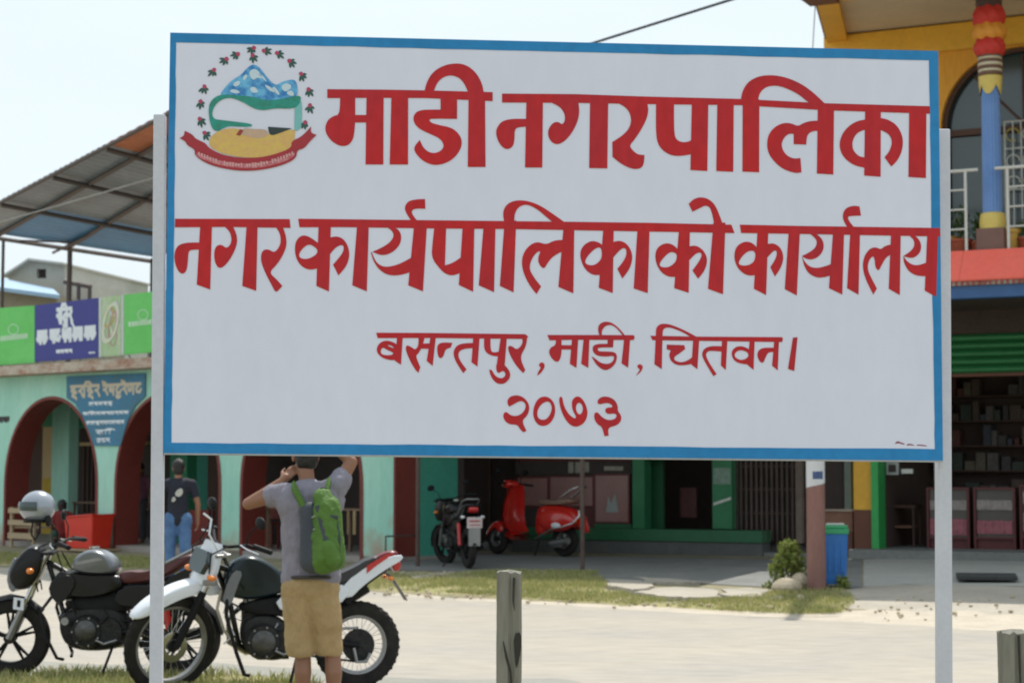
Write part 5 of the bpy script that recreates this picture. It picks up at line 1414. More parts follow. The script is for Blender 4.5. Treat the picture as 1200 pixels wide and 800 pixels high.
# --- emblem
em = empty('emblem'); em.parent = sign
E = (190, 30, 4.2087)
def ep(name, col, polys, lift, holes=(), col2=None, sc_=30, label=None):
    m = mat('emblem_' + name + '_' + str(lift), col, 0.6, var=0.06, scale=sc_, col2=col2, contrast=.10 if col2 else .25)
    o = glyphs(name, E, polys, holes, m, lift, em, label=label)
    if name == 'ribbon_lettering': o['kind'] = 'stuff'
    return o
def eps(name, col, polys, *a, **k):
    for p in polys: ep(name, col, [p], *a, **k)
ep('mountain', (0.035, 0.20, 0.52), [[(280, 350), (310, 305), (345, 270), (390, 245), (415, 215), (445, 190), (480, 205), (515, 255), (560, 300), (590, 278), (650, 265), (665, 285), (672, 350), (600, 375), (520, 385), (440, 370), (360, 355)]], 0.0016, col2=(0.16, 0.50, 0.80), sc_=28)
eps('snow', (0.62, 0.76, 0.86), [[(395, 262), (412, 240), (424, 250), (405, 275)], [(540, 310), (556, 300), (585, 345), (565, 340)], [(330, 325), (350, 312), (392, 330), (360, 338)], [(610, 330), (640, 318), (655, 345), (630, 350)], [(470, 235), (500, 250), (520, 285), (495, 262)], [(425, 235), (450, 212), (478, 225), (498, 268), (470, 255), (448, 275)], [(345, 292), (375, 270), (390, 285), (365, 305)], [(500, 290), (530, 300), (570, 335), (530, 325)], [(585, 300), (615, 282), (642, 300), (625, 322), (600, 328)], [(430, 310), (455, 300), (480, 330), (445, 335)]], 0.0021)
ep('hills', (0.03, 0.24, 0.18), [[(232, 385), (262, 352), (300, 340), (370, 345), (450, 352), (520, 372), (600, 362), (690, 340), (676, 395), (640, 412), (560, 408), (500, 420), (450, 410), (400, 378), (330, 352), (275, 375), (246, 420), (250, 462), (300, 468), (350, 474), (442, 485), (445, 500), (380, 500), (330, 496), (300, 508), (270, 526), (243, 505), (229, 440)]], 0.0024, col2=(0.02, 0.32, 0.26), sc_=40)
ep('river_edge', (0.22, 0.55, 0.55), [[(654, 400, 1), (690, 350), (690, 500), (665, 522), (652, 518, 1)]], 0.0018)
ep('plain', (0.72, 0.50, 0.12), [[(240, 540), (320, 505), (400, 512), (520, 540), (610, 516), (655, 515, 1), (655, 570), (630, 610), (560, 640), (450, 655), (350, 645), (280, 625), (228, 595)]], 0.0019, col2=(0.70, 0.42, 0.16), sc_=45)
ep('river', (0.62, 0.42, 0.30), [[(385, 540), (400, 505), (440, 512), (520, 512), (522, 548), (470, 560), (420, 545)]], 0.0022)
ep('farmland', (0.03, 0.05, 0.05), [[(522, 500, 1), (640, 508, 1), (590, 528), (530, 548)]], 0.0026)
ep('hut', (0.35, 0.05, 0.04), [[(365, 540, 1), (385, 512, 1), (402, 518, 1), (385, 545, 1)]], 0.0028)
ep('ribbon', (0.42, 0.03, 0.045), [[(86, 556, 1), (108, 545), (112, 520, 1), (150, 538), (165, 560), (215, 580), (230, 605), (300, 640), (400, 655), (500, 650), (590, 625), (640, 600), (636, 572), (690, 548), (735, 498, 1), (732, 530), (762, 540, 1), (730, 570), (700, 608), (665, 615), (662, 655), (600, 688), (500, 712), (400, 719), (300, 706), (220, 682), (160, 642), (163, 612), (124, 592), (116, 572)]], 0.0025)
rr = random.Random(3)
ep('ribbon_band', (0.50, 0.10, 0.13), [[(168, 622), (215, 645), (300, 672), (400, 684), (500, 678), (590, 655), (652, 622), (655, 645), (600, 675), (500, 700), (400, 706), (300, 694), (220, 670), (170, 645)]], 0.0027, col2=(0.62, 0.24, 0.26), sc_=60)
sq = []
for i in range(34):
    t = i / 33.0
    if i in (7, 8, 16, 25): continue
    x = 182 + 460 * t; y = 634 + 58 * (1 - (2 * t - 1) ** 2) - 4 * t
    w, h = rr.uniform(4, 6), rr.uniform(6, 11)
    sq += [[(x - w, y - h, 1), (x + w, y - h, 1), (x + w, y - h + 4, 1), (x - w, y - h + 4, 1)], [(x + w * .1, y - h, 1), (x + w * .8, y - h, 1), (x + w * .7, y + h, 1), (x, y + h, 1)], [(x - w, y + rr.uniform(-4, 4)), (x, y - 3), (x + 1, y + 3), (x - w * .6, y + 5)]]
ep('ribbon_lettering', (0.74, 0.46, 0.46), sq, 0.0029, label='pale motto lettering along the red ribbon')
gpts = [(365, 145, 50), (310, 172, 40), (250, 228, 30), (207, 312, 15), (190, 385, 5), (190, 470, -5), (215, 538, -30), (445, 118, 0), (448, 158, 0), (512, 128, -30), (575, 142, -45), (635, 182, -55), (690, 248, -70), (724, 325, -80), (728, 405, -90), (702, 488, -110)]
for gi, (x, y, a) in enumerate(gpts):
    r_ = Vector((x - 450.0, y - 370.0)).normalized()
    t_ = Vector((-r_.y, r_.x)) if x > 449 else Vector((r_.y, -r_.x))
    if gi in (7, 8): t_ = Vector((-.75, .66)) if gi == 7 else Vector((.2, 1))
    rr = random.Random(gi); lv = []
    for da, L in ((-62, 30), (-26, 42), (8, 46), (40, 38), (160, 14)):
        c_, s_ = math.cos(R(da + rr.uniform(-7, 7))), math.sin(R(da)); d = Vector((t_.x * c_ - t_.y * s_, t_.x * s_ + t_.y * c_)); n_ = Vector((-d.y, d.x)); b0 = Vector((x, y)) - t_ * 8
        L *= rr.uniform(.85, 1.1); lv.append([tuple(b0), tuple(b0 + d * L * .5 + n_ * 8), tuple(b0 + d * L), tuple(b0 + d * L * .5 - n_ * 8)])
    ep('garland_leaf', (0.035, 0.11, 0.095), lv, 0.0016)
    k0 = Vector((x, y)) - t_ * 10
    ep('garland_flower', (0.50, 0.06, 0.13), [[(k0.x + 13 * math.cos(k * PI / 4 + gi) * (1 if k % 2 else .72), k0.y + 12 * math.sin(k * PI / 4 + gi) * (1 if k % 3 else .8)) for k in range(8)]], 0.0021)
# ------------------------------------------------------------------ motorcycles and scooter
m_tyre = mat('rubber_tyre', (0.014, 0.0135, 0.013), 0.9, var=0.15, scale=12, col2=(.035, .032, .028), spec=.2)
m_chrome = mat('bright_metal', (0.62, 0.62, 0.62), 0.22, 1.0, var=0.05)
m_alu = mat('dull_aluminium', (0.34, 0.34, 0.34), 0.42, 0.8, var=0.12, scale=9)
m_blk = mat('black_paint', (0.007, 0.007, 0.008), 0.32, var=0.1, spec=.35)
m_blkp = mat('black_plastic', (0.010, 0.010, 0.011), 0.6, var=0.2, spec=.22, scale=20)
m_eng = mat('engine_casting', (0.040, 0.040, 0.039), 0.5, 0.4, var=0.3, scale=30, spec=.3, bump=.4, bscale=60)
m_cover = mat('engine_cover_metal', (0.13, 0.13, 0.125), 0.4, 0.7, var=0.25, scale=24)
m_whitep = mat('white_plastic', (0.72, 0.75, 0.80), 0.32, var=0.03, coat=.3)
m_greyt = mat('grey_tank_paint', (0.16, 0.175, 0.195), 0.28, .3, var=0.05, coat=.5)
m_tealt = mat('dark_teal_paint', (0.006, 0.018, 0.024), 0.25, var=0.08, spec=.4)
m_redp = mat('red_plastic', (0.50, 0.02, 0.02), 0.35, var=0.05, coat=.3)
m_seatm = mat('maroon_seat_vinyl', (0.10, 0.025, 0.028), 0.45, var=0.1, scale=8)
m_seatb = mat('black_seat_vinyl', (0.03, 0.03, 0.032), 0.5, var=0.1)
m_lens = mat('clear_lens', (0.5, 0.5, 0.52), 0.1, var=.02, spec=.9)
m_amber = mat('amber_lens', (0.75, 0.22, 0.03), 0.2, var=.02)
def tq(mb, M):
    mb.v = [tuple(M @ Vector(v)) for v in mb.v]; return mb
def ribbon(mb, pts, w, th=.004, crown=.25):
    """curved panel following (x,z) points, width w list or value, domed across"""
    n = len(pts); ws = w if isinstance(w, (list, tuple)) else [w] * n
    m = 7; vs = []; fs = []
    for s_ in (0, 1):
        for i, (x, z) in enumerate(pts):
            a = Vector(pts[max(i - 1, 0)]); b = Vector(pts[min(i + 1, n - 1)]); d = (b - a).normalized(); nn = Vector((-d.y, d.x))
            if nn.y < 0: nn = -nn
            for k in range(m):
                t = k / (m - 1) * 2 - 1
                o = -crown * ws[i] * t * t - s_ * th
                vs.append((x + nn.x * o, t * ws[i] * .5, z + nn.y * o))
    for s_ in (0, 1):
        for i in range(n - 1):
            for k in range(m - 1):
                a = s_ * n * m + i * m + k; fs.append((a, a + 1, a + m + 1, a + m))
    return mb.add(vs, fs)
def body(mb, prof, w, n=5, roundness=.5):
    """inflated side profile: outline (x,z) lofted across y so edges are rounded"""
    P = chaikin(prof, 2); cx = sum(p[0] for p in P) / len(P); cz = sum(p[1] for p in P) / len(P)
    k = len(P); vs = []; fs = []
    L = [(-1, .55), (-.9, .80), (-.65, .94), (-.3, 1.0), (.3, 1.0), (.65, .94), (.9, .80), (1, .55)]
    for (y, s_) in L:
        s2 = 1 - (1 - s_) * roundness
        for (x, z) in P: vs.append((cx + (x - cx) * s2, y * w / 2, cz + (z - cz) * s2))
    for j in range(len(L) - 1):
        for i in range(k): fs.append((j * k + i, j * k + (i + 1) % k, (j + 1) * k + (i + 1) % k, (j + 1) * k + i))
    fs.append(tuple(range(k))); fs.append(tuple(range((len(L) - 1) * k, len(L) * k)))
    return mb.add(vs, fs)
def wheel(par, x, z, Rr, tw, M, spokes=True, rimw=.022, mrim=None, knob=False, y=0.0):
    c = (x, y, z); mrim = mrim or m_alu
    ri = Rr - tw * 1.15
    r_ = MB().lathe([(ri - rimw, -tw * .3), (ri, -tw * .42), (ri + .01, -tw * .40), (ri - .006, 0), (ri + .01, tw * .40), (ri, tw * .42), (ri - rimw, tw * .3), (ri - rimw, -tw * .3)], 44, 'y', c=c)
    rim = tq(r_, M).build('wheel', mrim, par, smooth=True)
    n = 72; prof = [(ri, -tw * .42), (ri + tw * .45, -tw * .56), (Rr - tw * .28, -tw * .5), (Rr - tw * .06, -tw * .26), (Rr, 0), (Rr - tw * .06, tw * .26), (Rr - tw * .28, tw * .5), (ri + tw * .45, tw * .56), (ri, tw * .42)]
    t_ = MB().lathe(prof, n, 'y', c=c)
    if knob:
        for k in range(n):
            t = 2 * PI * k / n
            for (yy, s_) in ((-.3, .96), (0, 1.0), (.3, .96)):
                if (k + (yy == 0)) % 2: continue
                q = Vector((math.cos(t), 0, math.sin(t))); tn = Vector((-q.z, 0, q.x)); o = Vector(c) + q * Rr * s_ + Vector((0, yy * tw, 0))
                vs = [o + tn * a * .011 + Vector((0, b * tw * .12, 0)) + q * d for a in (-1, 1) for b in (-1, 1) for d in (-.006, .0035)]
                t_.add(vs, [(0, 1, 3, 2), (4, 6, 7, 5), (0, 4, 5, 1), (2, 3, 7, 6), (1, 5, 7, 3), (0, 2, 6, 4)])
    tq(t_, M).build('tyre', m_tyre, rim, smooth=True)
    if spokes:
        s_ = MB()
        for k in range(32):
            t = 2 * PI * k / 32; t2 = t + (.35 if k % 2 else -.35); sy = 1 if k % 4 < 2 else -1
            s_.tube([(x + .035 * math.cos(t2), y + sy * .03, z + .035 * math.sin(t2)), (x + (ri - .01) * math.cos(t), y + sy * .006, z + (ri - .01) * math.sin(t))], .0018, 4, caps=False)
        tag(tq(s_, M).build('spokes', m_chrome, rim), kind='stuff')
    else:
        for k in range(5):
            t = 2 * PI * k / 5 + .3
            for dd in (-.12, .12):
                q = MB().tube([(x + .04 * math.cos(t), y, z + .04 * math.sin(t)), (x + (ri - .012) * math.cos(t + dd), y, z + (ri - .012) * math.sin(t + dd))], [.016, .010], 6); tq(q, M).build('rim_spoke', mrim, rim)
    tq(MB().lathe([(.001, y - .055), (.045, y - .055), (.045, y - .03), (.03, y - .02), (.03, y + .02), (.045, y + .03), (.045, y + .055), (.001, y + .055)], 20, 'y', c=(x, 0, z)), M).build('hub', m_eng, rim, smooth=True)
    return rim
def mirror(par, M, base, tip, mname='mirror'):
    q = MB().tube([base, (base[0] - .0, base[1] * 1.12, (base[2] + tip[2]) * .5), tip], .006, 6)
    s_ = tq(q, M).build('mirror_stem', m_blkp, par, smooth=True)
    tq(MB().ell(tip, .022, .065, .045, 14, 8), M).build('mirror', m_blkp, s_, smooth=True)
I4 = Matrix.Identity(4)
def steer(head, axis, ang):
    return Matrix.Translation(Vector(head)) @ Matrix.Rotation(ang, 4, Vector(axis)) @ Matrix.Translation(-Vector(head))

m_shroud = mat('grey_shroud_plastic', (.17, .18, .19), .4)
# --- trail motorcycle behind the man
g2 = at(418, 802, 13.66); g2.z = 0.004
S2 = 158.0
tb_ = empty('trail_motorcycle', g2, PI + R(14), 'white and black trail motorcycle with white front mudguard and red tail, behind the man', 'motorcycle')
def p2(px, py): return ((416 - px) / S2, (802 - py) / S2)
HD = (1.0, 0, .90); AX = (-.42, 0, .90)
SM = steer(HD, AX, R(26))
wheel(tb_, 0, .315, .315, .088, I4, knob=True, mrim=m_alu)
wheel(tb_, 1.36, .355, .355, .066, SM, knob=True)
def T2(pts, r, nm, m_, M=I4, n=8, par=None):
    return tq(MB().tube(pts, r, n), M).build(nm, m_, par or tb_, smooth=True)
fk = T2([(1.36, .085, .345), (1.17, .085, .74)], [.026, .030], 'fork_leg', m_blkp, SM); T2([(1.17, .085, .74), (1.035, .085, 1.02)], .021, 'fork_tube', m_chrome, SM)
T2([(1.36, -.085, .345), (1.17, -.085, .74)], [.026, .030], 'fork_leg', m_blkp, SM); T2([(1.17, -.085, .74), (1.035, -.085, 1.02)], .021, 'fork_tube', m_chrome, SM)
tq(MB().box(.98, 1.10, -.12, .12, .985, 1.01), SM).build('top_clamp', m_alu, tb_, bevel=.006)
tq(MB().box(1.08, 1.18, -.12, .12, .79, .83), SM).build('lower_clamp', m_alu, tb_, bevel=.006)
tq(MB().lathe([(.06, .045), (.11, .045), (.11, .051), (.06, .051), (.06, .045)], 30, 'y', c=(1.36, 0, .345)), SM).build('brake_disc', m_chrome, tb_)
# front mudguard beak
tq(body(MB(), [(.98, .72), (1.04, .80), (1.16, .825), (1.32, .80), (1.47, .745), (1.60, .675), (1.69, .585), (1.66, .565), (1.56, .61), (1.42, .67), (1.28, .715), (1.12, .735), (1.02, .70)], .155, roundness=.55), SM).build('front_mudguard', m_whitep, tb_, smooth=True)
# headlight cowl: white frame round a dark lens
def cowl(o, s_=1.0): return [(o[0] + a * s_, b, o[1] + c * s_) for a, b, c in ()]
cv = []
for (u, w_) in ((0.0, .115), (.12, .135), (.24, .115), (.31, .07)):
    cv.append((u, w_))
vs, fs = [], []
c0 = Vector((1.20, 0, .80)); up_ = Vector((-.30, 0, .95)).normalized(); fw = Vector((.95, 0, .30)).normalized()
for (u, w_) in cv:
    for (t, d) in ((-1, -.06), (-.62, .0), (0, .025), (.62, .0), (1, -.06)):
        q = c0 + up_ * u + fw * d; vs.append((q.x, t * w_, q.z))
for j in range(3):
    for k in range(4): fs.append((j * 5 + k, j * 5 + k + 1, j * 5 + k + 6, j * 5 + k + 5))
n0 = len(vs); vs += [(x - fw.x * .02, y, z - fw.z * .02) for x, y, z in vs]; fs += [tuple(i + n0 for i in reversed(f)) for f in fs]
tq(MB().add(vs, fs), SM).build('headlight_cowl', m_whitep, tb_, smooth=True)
q = MB(); ol = [(-.085, .07), (.085, .07), (.112, .15), (.088, .235), (-.088, .235), (-.112, .15)]
vs = [tuple(c0 + up_ * b + fw * .03 + Vector((0, a, 0))) for a, b in ol] + [tuple(c0 + up_ * b - fw * .01 + Vector((0, a, 0))) for a, b in ol]
fs = [tuple(range(6)), tuple(reversed(range(6, 12)))] + [(i, (i + 1) % 6, (i + 1) % 6 + 6, i + 6) for i in range(6)]
tq(q.add(vs, fs), SM).build('headlight', m_glassd, tb_)
for sy in (-1, 1):
    ob = tq(MB().ell((1.16, sy * .17, .86), .03, .04, .022, 12, 8), SM).build('indicator', m_amber, tb_, smooth=True)
# handlebar, grips, levers, mirrors
T2([(.84, .40, 1.08), (.93, .26, 1.10), (1.0, .10, 1.06), (1.02, 0, 1.05), (1.0, -.10, 1.06), (.93, -.26, 1.10), (.84, -.40, 1.08)], .012, 'handlebar', m_blkp, SM)
for sy in (-1, 1):
    T2([(.83, sy * .42, 1.078), (.90, sy * .29, 1.098)], .019, 'grip', m_blkp, SM)
    T2([(.98, sy * .24, 1.10), (.98, sy * .34, 1.09), (.93, sy * .42, 1.07)], .007, 'lever', m_chrome, SM)
    mirror(tb_, SM, (.94, sy * .25, 1.11), (.90, sy * .36, 1.28))
T2([(1.08, .12, 1.02), (1.16, .10, 1.16), (1.13, .06, 1.26), (1.18, .03, 1.30)], .008, 'brake_cable', m_whitep, SM); T2([(1.08, -.05, 1.02), (1.17, -.02, 1.10), (1.10, 0, 1.22)], .006, 'clutch_cable', m_blkp, SM)
for sy in (-1, 1):
    T2([(1.0, sy * .07, 1.02), (.94, sy * .12, .88), (.84, sy * .12, .74), (.80, sy * .08, .62)], .006, 'control_cable', m_blkp)
    T2([(1.03, sy * .16, 1.08), (1.16, sy * .14, 1.02), (1.14, sy * .10, .86), (1.10, sy * .08, .78)], .006, 'control_cable', m_blkp, SM)
rq = random.Random(9)
for i in range(14):
    x_, z_, y_ = rq.uniform(.42, .95), rq.uniform(.46, .76), rq.choice((-1, 1)) * rq.uniform(.09, .14)
    T2([(x_, y_, z_), (x_ + rq.uniform(-.08, .08), y_ * 1.15, z_ - .08), (x_ + rq.uniform(-.14, .14), y_ * .9, z_ - rq.uniform(.14, .24))], rq.uniform(.004, .009), 'engine_hose', rq.choice((m_blkp, m_alu, m_chrome)))
for i in range(7):
    a_ = 2 * PI * i / 7; MB().lathe([(.001, .15), (.008, .15), (.008, .172), (.001, .172)], 6, 'y', c=(.70 + .105 * math.cos(a_), 0, .36 + .105 * math.sin(a_))).build('case_bolt', m_alu, tb_)
T2([(.46, .13, .30), (.56, .17, .27), (.62, .18, .30)], .009, 'gear_lever', m_alu)
# tank, shroud, seat, panels and tail
body(MB(), [p2(*a) for a in ((262, 668), (270, 654), (286, 647), (304, 651), (324, 664), (340, 684), (322, 694), (292, 699), (270, 696), (262, 684))], .24, roundness=.35).build('fuel_tank', m_tealt, tb_, smooth=True)
for sy in (-1, 1):
    q = MB().prism(chaikin([p2(*a) for a in ((258, 700), (264, 678), (272, 664), (282, 666), (275, 684), (268, 706))], 1), sy * .135, sy * .15); q.build('tank_shroud', m_shroud, tb_, bevel=.004)
    MB().prism(chaikin([p2(*a) for a in ((318, 698), (345, 690), (392, 680), (406, 690), (392, 706), (345, 714), (326, 712))], 1), sy * .10, sy * .125).build('side_panel', m_whitep, tb_, bevel=.006)
body(MB(), [p2(*a) for a in ((322, 662), (345, 674), (380, 676), (415, 662), (438, 648), (442, 655), (415, 675), (385, 688), (340, 690))], .22, roundness=.5).build('seat', m_seatb, tb_, smooth=True)
for sy in (-1, 1):
    MB().prism(chaikin([p2(*a) for a in ((392, 690), (412, 668), (436, 656), (464, 648), (468, 654), (446, 666), (420, 684), (404, 700))], 1), sy * .075, sy * .11).build('tail_panel', m_whitep, tb_, bevel=.006)
    MB().prism([p2(*a) for a in ((424, 661), (448, 648), (458, 646), (434, 662), (424, 670))], sy * .111, sy * .116).build('red_stripe', m_redp, tb_)
    MB().prism([p2(*a) for a in ((398, 700), (416, 686), (440, 669), (452, 665), (428, 682), (404, 706))], sy * .04, sy * .078).build('under_tail', m_blkp, tb_)
body(MB(), [p2(*a) for a in ((426, 656), (452, 644), (464, 646), (462, 652), (430, 664))], .12, roundness=.4).build('tail_top', mat('dark_red_plastic', (.16, .012, .02), .35), tb_, smooth=True)
body(MB(), [p2(*a) for a in ((456, 658), (465, 655), (467, 664), (462, 670), (456, 667))], .11).build('tail_light', m_redp, tb_, smooth=True)
ribbon(MB(), [p2(*a) for a in ((446, 668), (456, 674), (466, 688), (475, 702))], [.09, .10, .11, .10], .006, .1).build('rear_mudguard', m_alu, tb_, smooth=True)
for sy in (-1, 1):
    MB().ell((*p2(452, 676)[:1], sy * .13, p2(452, 676)[1]), .022, .035, .018, 12, 8).build('indicator', m_amber, tb_, smooth=True)
# dark body work filling the frame
body(MB(), [p2(*a) for a in ((276, 700), (335, 692), (372, 690), (372, 712), (340, 722), (318, 716), (284, 716))], .17, roundness=.4).build('air_box', m_blkp, tb_, smooth=True)
body(MB(), [p2(*a) for a in ((284, 716), (318, 714), (338, 728), (345, 758), (322, 770), (292, 762), (280, 742))], .20, roundness=.5).build('engine_block', m_eng, tb_, smooth=True)
# frame
T2([(1.03, 0, .90), (.92, 0, .60), (.86, 0, .33), (.72, 0, .24), (.50, 0, .24)], .020, 'down_tube', m_blk)
T2([(1.03, 0, .90), (.75, 0, .80), (.50, 0, .70), (.44, 0, .36)], .022, 'backbone', m_blk)
for sy in (-1, 1):
    T2([(.50, sy * .09, .70), (.20, sy * .09, .78), (-.12, sy * .07, .86)], .013, 'subframe_tube', m_blk)
    T2([(.46, sy * .10, .36), (.20, sy * .10, .345), (0, sy * .10, .315)], [.024, .022, .02], 'swing_arm', m_blkp)
    T2([(.42, sy * .14, .33), (.42, sy * .22, .32)], .012, 'foot_peg', m_blkp)
T2([(.30, 0, .40), (.36, 0, .66)], .035, 'rear_shock', m_redp)
# engine
MB().lathe([(.001, -.15), (.10, -.15), (.125, -.13), (.13, .12), (.115, .16), (.06, .17), (.001, .17)], 26, 'y', c=(.70, 0, .36)).build('crankcase', m_eng, tb_, smooth=True)
MB().lathe([(.001, .10), (.08, .10), (.085, .165), (.05, .185), (.001, .185)], 22, 'y', c=(.70, 0, .36)).build('clutch_cover', m_cover, tb_, smooth=True)
MB().lathe([(.001, -.12), (.09, -.12), (.09, .14), (.001, .14)], 22, 'y', c=(.54, 0, .35)).build('gearbox', m_eng, tb_, smooth=True)
for i in range(6):
    z = .47 + i * .026; x = .735 + i * .008
    MB().box(x - .07, x + .07, -.075, .075, z, z + .012).build('cooling_fin', m_eng, tb_)
MB().box(.69, .84, -.06, .06, .46, .625).build('cylinder', m_eng, tb_, bevel=.01)
MB().box(.69, .83, -.065, .065, .626, .67).build('cylinder_head', m_alu, tb_, bevel=.012)
T2([(.84, -.04, .60), (.93, -.07, .52), (.92, -.10, .34), (.80, -.13, .26), (.45, -.16, .33), (.22, -.17, .52)], .020, 'exhaust_pipe', m_chrome)
T2([(.24, -.17, .50), (-.10, -.17, .72)], [.035, .045], 'silencer', m_eng)
MB().lathe([(.001, .055), (.115, .055), (.12, .065), (.115, .075), (.001, .075)], 26, 'y', c=(0, 0, .315)).build('rear_sprocket', m_eng, tb_)
T2([(0, .07, .44), (.52, .08, .43)], .010, 'chain_guard', m_alu); T2([(0, .07, .195), (.50, .08, .27)], .008, 'chain', m_eng)
T2([(.04, .11, .30), (.02, .12, .20), (-.05, .12, .20), (-.08, .11, .26)], .012, 'brake_lever_rod', m_alu)
T2([(.96, .12, .70), (.97, .20, .55), (.90, .22, .30), (.84, .20, .14), (.80, .2, .13)], .014, 'crash_bar', m_blkp)
T2([(.45, .10, .26), (.53, .24, .02), (.56, .26, .005)], .011, 'side_stand', m_blkp)
T2([(1.0, .10, .73), (1.03, .13, .60), (.98, .14, .45), (.93, .12, .38)], .011, 'brake_hose', mat('dusty_hose', (.42, .38, .30), .7))

# --- commuter motorcycle builder (side view parts in metres; x forward, rear axle at x = 0)
def commuter(name, loc, rz, label, tank_m, seat_m, cowl_m, front=True, steer_ang=10):
    e = empty(name, loc, rz, label, 'motorcycle')
    S1 = 152.0
    def p1(px, py): return ((212 - px) / S1, (792 - py) / S1)
    def T(pts, r, nm, m_, M=I4, n=8): return tq(MB().tube(pts, r, n), M).build(nm, m_, e, smooth=True)
    M1 = steer((1.02, 0, .85), (-.42, 0, .90), R(steer_ang))
    wheel(e, 0, .305, .305, .095, I4, spokes=False, mrim=m_blkp); wheel(e, 1.32, .305, .305, .082, M1, spokes=False, mrim=m_blkp)
    for sy in (-1, 1):
        T([(1.32, sy * .085, .305), (1.20, sy * .085, .57)], [.026, .028], 'fork_leg', m_alu, M1); T([(1.20, sy * .085, .57), (1.03, sy * .085, .96)], .018, 'fork_tube', m_chrome, M1)
        T([(.06, sy * .115, .34), (.13, sy * .115, .66)], .030, 'shock_absorber', m_redp if sy > 0 else m_eng)
        T([(.46, sy * .10, .36), (.20, sy * .10, .33), (0, sy * .10, .305)], .022, 'swing_arm', m_blkp)
        T([(.42, sy * .14, .30), (.42, sy * .24, .30)], .013, 'foot_peg', m_blkp)
        T([(.12, sy * .12, .34), (.10, sy * .2, .34)], .012, 'rear_foot_peg', m_blkp)
        T([(.5, sy * .08, .68), (.16, sy * .08, .74), (-.16, sy * .07, .84)], .014, 'subframe_tube', m_blk)
        T([(.82, sy * .37, 1.02), (.90, sy * .28, 1.04)], .019, 'grip', m_blkp, M1)
        T([(.98, sy * .22, 1.04), (.97, sy * .30, 1.03), (.93, sy * .38, 1.01)], .006, 'lever', m_chrome, M1)
        mirror(e, M1, (.93, sy * .22, 1.05), (.98, sy * .33, 1.22))
        tq(MB().ell((1.14, sy * .19, .83), .03, .035, .024, 12, 8), M1).build('indicator', m_amber, e, smooth=True)
        MB().ell((-.22, sy * .15, .76), .028, .035, .022, 12, 8).build('indicator', m_amber if name == 'commuter_motorcycle' else m_whitep, e, smooth=True)
        MB().prism(chaikin([(.50, .56), (.46, .70), (.20, .72), (.10, .66), (.30, .54)], 1), sy * .09, sy * .125).build('side_panel', m_blk, e, bevel=.008)
        MB().prism(chaikin([(.13, .68), (.10, .76), (-.10, .86), (-.26, .96), (-.20, .84), (-.02, .70)], 1), sy * .085, sy * .125).build('tail_panel', m_blk, e, bevel=.008)
    T([(.81, .38, 1.02), (.92, .22, 1.04), (1.0, .08, 1.0), (1.0, -.08, 1.0), (.92, -.22, 1.04), (.81, -.38, 1.02)], .012, 'handlebar', m_blkp, M1)
    tq(MB().box(.98, 1.08, -.11, .11, .94, .965), M1).build('top_clamp', m_eng, e, bevel=.006)
    pts = [(1.32 + .335 * math.cos(R(a)), .305 + .335 * math.sin(R(a))) for a in (-5, 15, 40, 65, 90, 115, 140)]
    tq(ribbon(MB(), pts, .115, .005, .30), M1).build('front_mudguard', cowl_m, e, smooth=True)
    pts = [(.345 * math.cos(R(a)), .305 + .345 * math.sin(R(a))) for a in (60, 90, 120, 150, 172)]
    ribbon(MB(), pts, .12, .005, .25).build('rear_mudguard', m_blkp, e, smooth=True)
    tq(body(MB(), [(1.04, .90), (1.08, 1.02), (1.19, 1.01), (1.31, .86), (1.33, .74), (1.26, .66), (1.12, .70)], .25, roundness=.55), M1).build('headlight_fairing', cowl_m, e, smooth=True)
    tq(MB().ell((1.275, 0, .80), .045, .085, .075, 16, 10), M1).build('headlight', m_lens, e, smooth=True)
    body(MB(), [(.84, .82), (.83, .90), (.76, .965), (.65, .99), (.54, .94), (.47, .85), (.50, .79), (.70, .79)], .27, roundness=.5).build('fuel_tank', tank_m, e, smooth=True)
    body(MB(), [(.92, .83), (.70, .79), (.44, .80), (.40, .70), (.55, .62), (.80, .60), (.95, .66), (.98, .76)], .27, roundness=.4).build('tank_skirt', m_blk, e, smooth=True)
    body(MB(), [(.92, .60), (.60, .66), (.36, .66), (.34, .52), (.55, .48), (.86, .50)], .17, roundness=.4).build('air_box', m_blkp, e, smooth=True)
    body(MB(), [(.92, .52), (.62, .55), (.40, .52), (.38, .26), (.60, .20), (.86, .22), (.94, .36)], .20, roundness=.5).build('engine_block', m_eng, e, smooth=True)
    MB().lathe([(.001, .985), (.04, .985), (.04, 1.0), (.001, 1.002)], 16, c=(.68, 0, 0)).build('tank_cap', m_chrome, e)
    body(MB(), [(.50, .74), (.46, .82), (.34, .80), (.20, .83), (.05, .90), (-.10, .96), (-.13, .92), (.04, .80), (.22, .73), (.42, .71)], .25, roundness=.6).build('seat', seat_m, e, smooth=True)
    T([(.10, .12, .88), (-.12, .13, .99), (-.22, .09, 1.02), (-.24, 0, 1.02), (-.22, -.09, 1.02), (-.12, -.13, .99), (.10, -.12, .88)], .012, 'grab_rail', m_alu)
    body(MB(), [(-.20, .86), (-.28, .92), (-.30, .86), (-.24, .81)], .14).build('tail_light', m_redp, e, smooth=True)
    T([(1.04, 0, .88), (.94, 0, .58), (.86, 0, .30), (.5, 0, .24)], .020, 'down_tube', m_blk)
    T([(1.04, 0, .88), (.75, 0, .72), (.5, 0, .66), (.44, 0, .36)], .022, 'backbone', m_blk)
    MB().lathe([(.001, -.14), (.11, -.14), (.13, -.11), (.13, .11), (.11, .15), (.001, .16)], 26, 'y', c=(.70, 0, .36)).build('crankcase', m_eng, e, smooth=True)
    MB().lathe([(.001, -.12), (.10, -.12), (.10, .14), (.001, .14)], 22, 'y', c=(.53, 0, .36)).build('gearbox', m_eng, e, smooth=True)
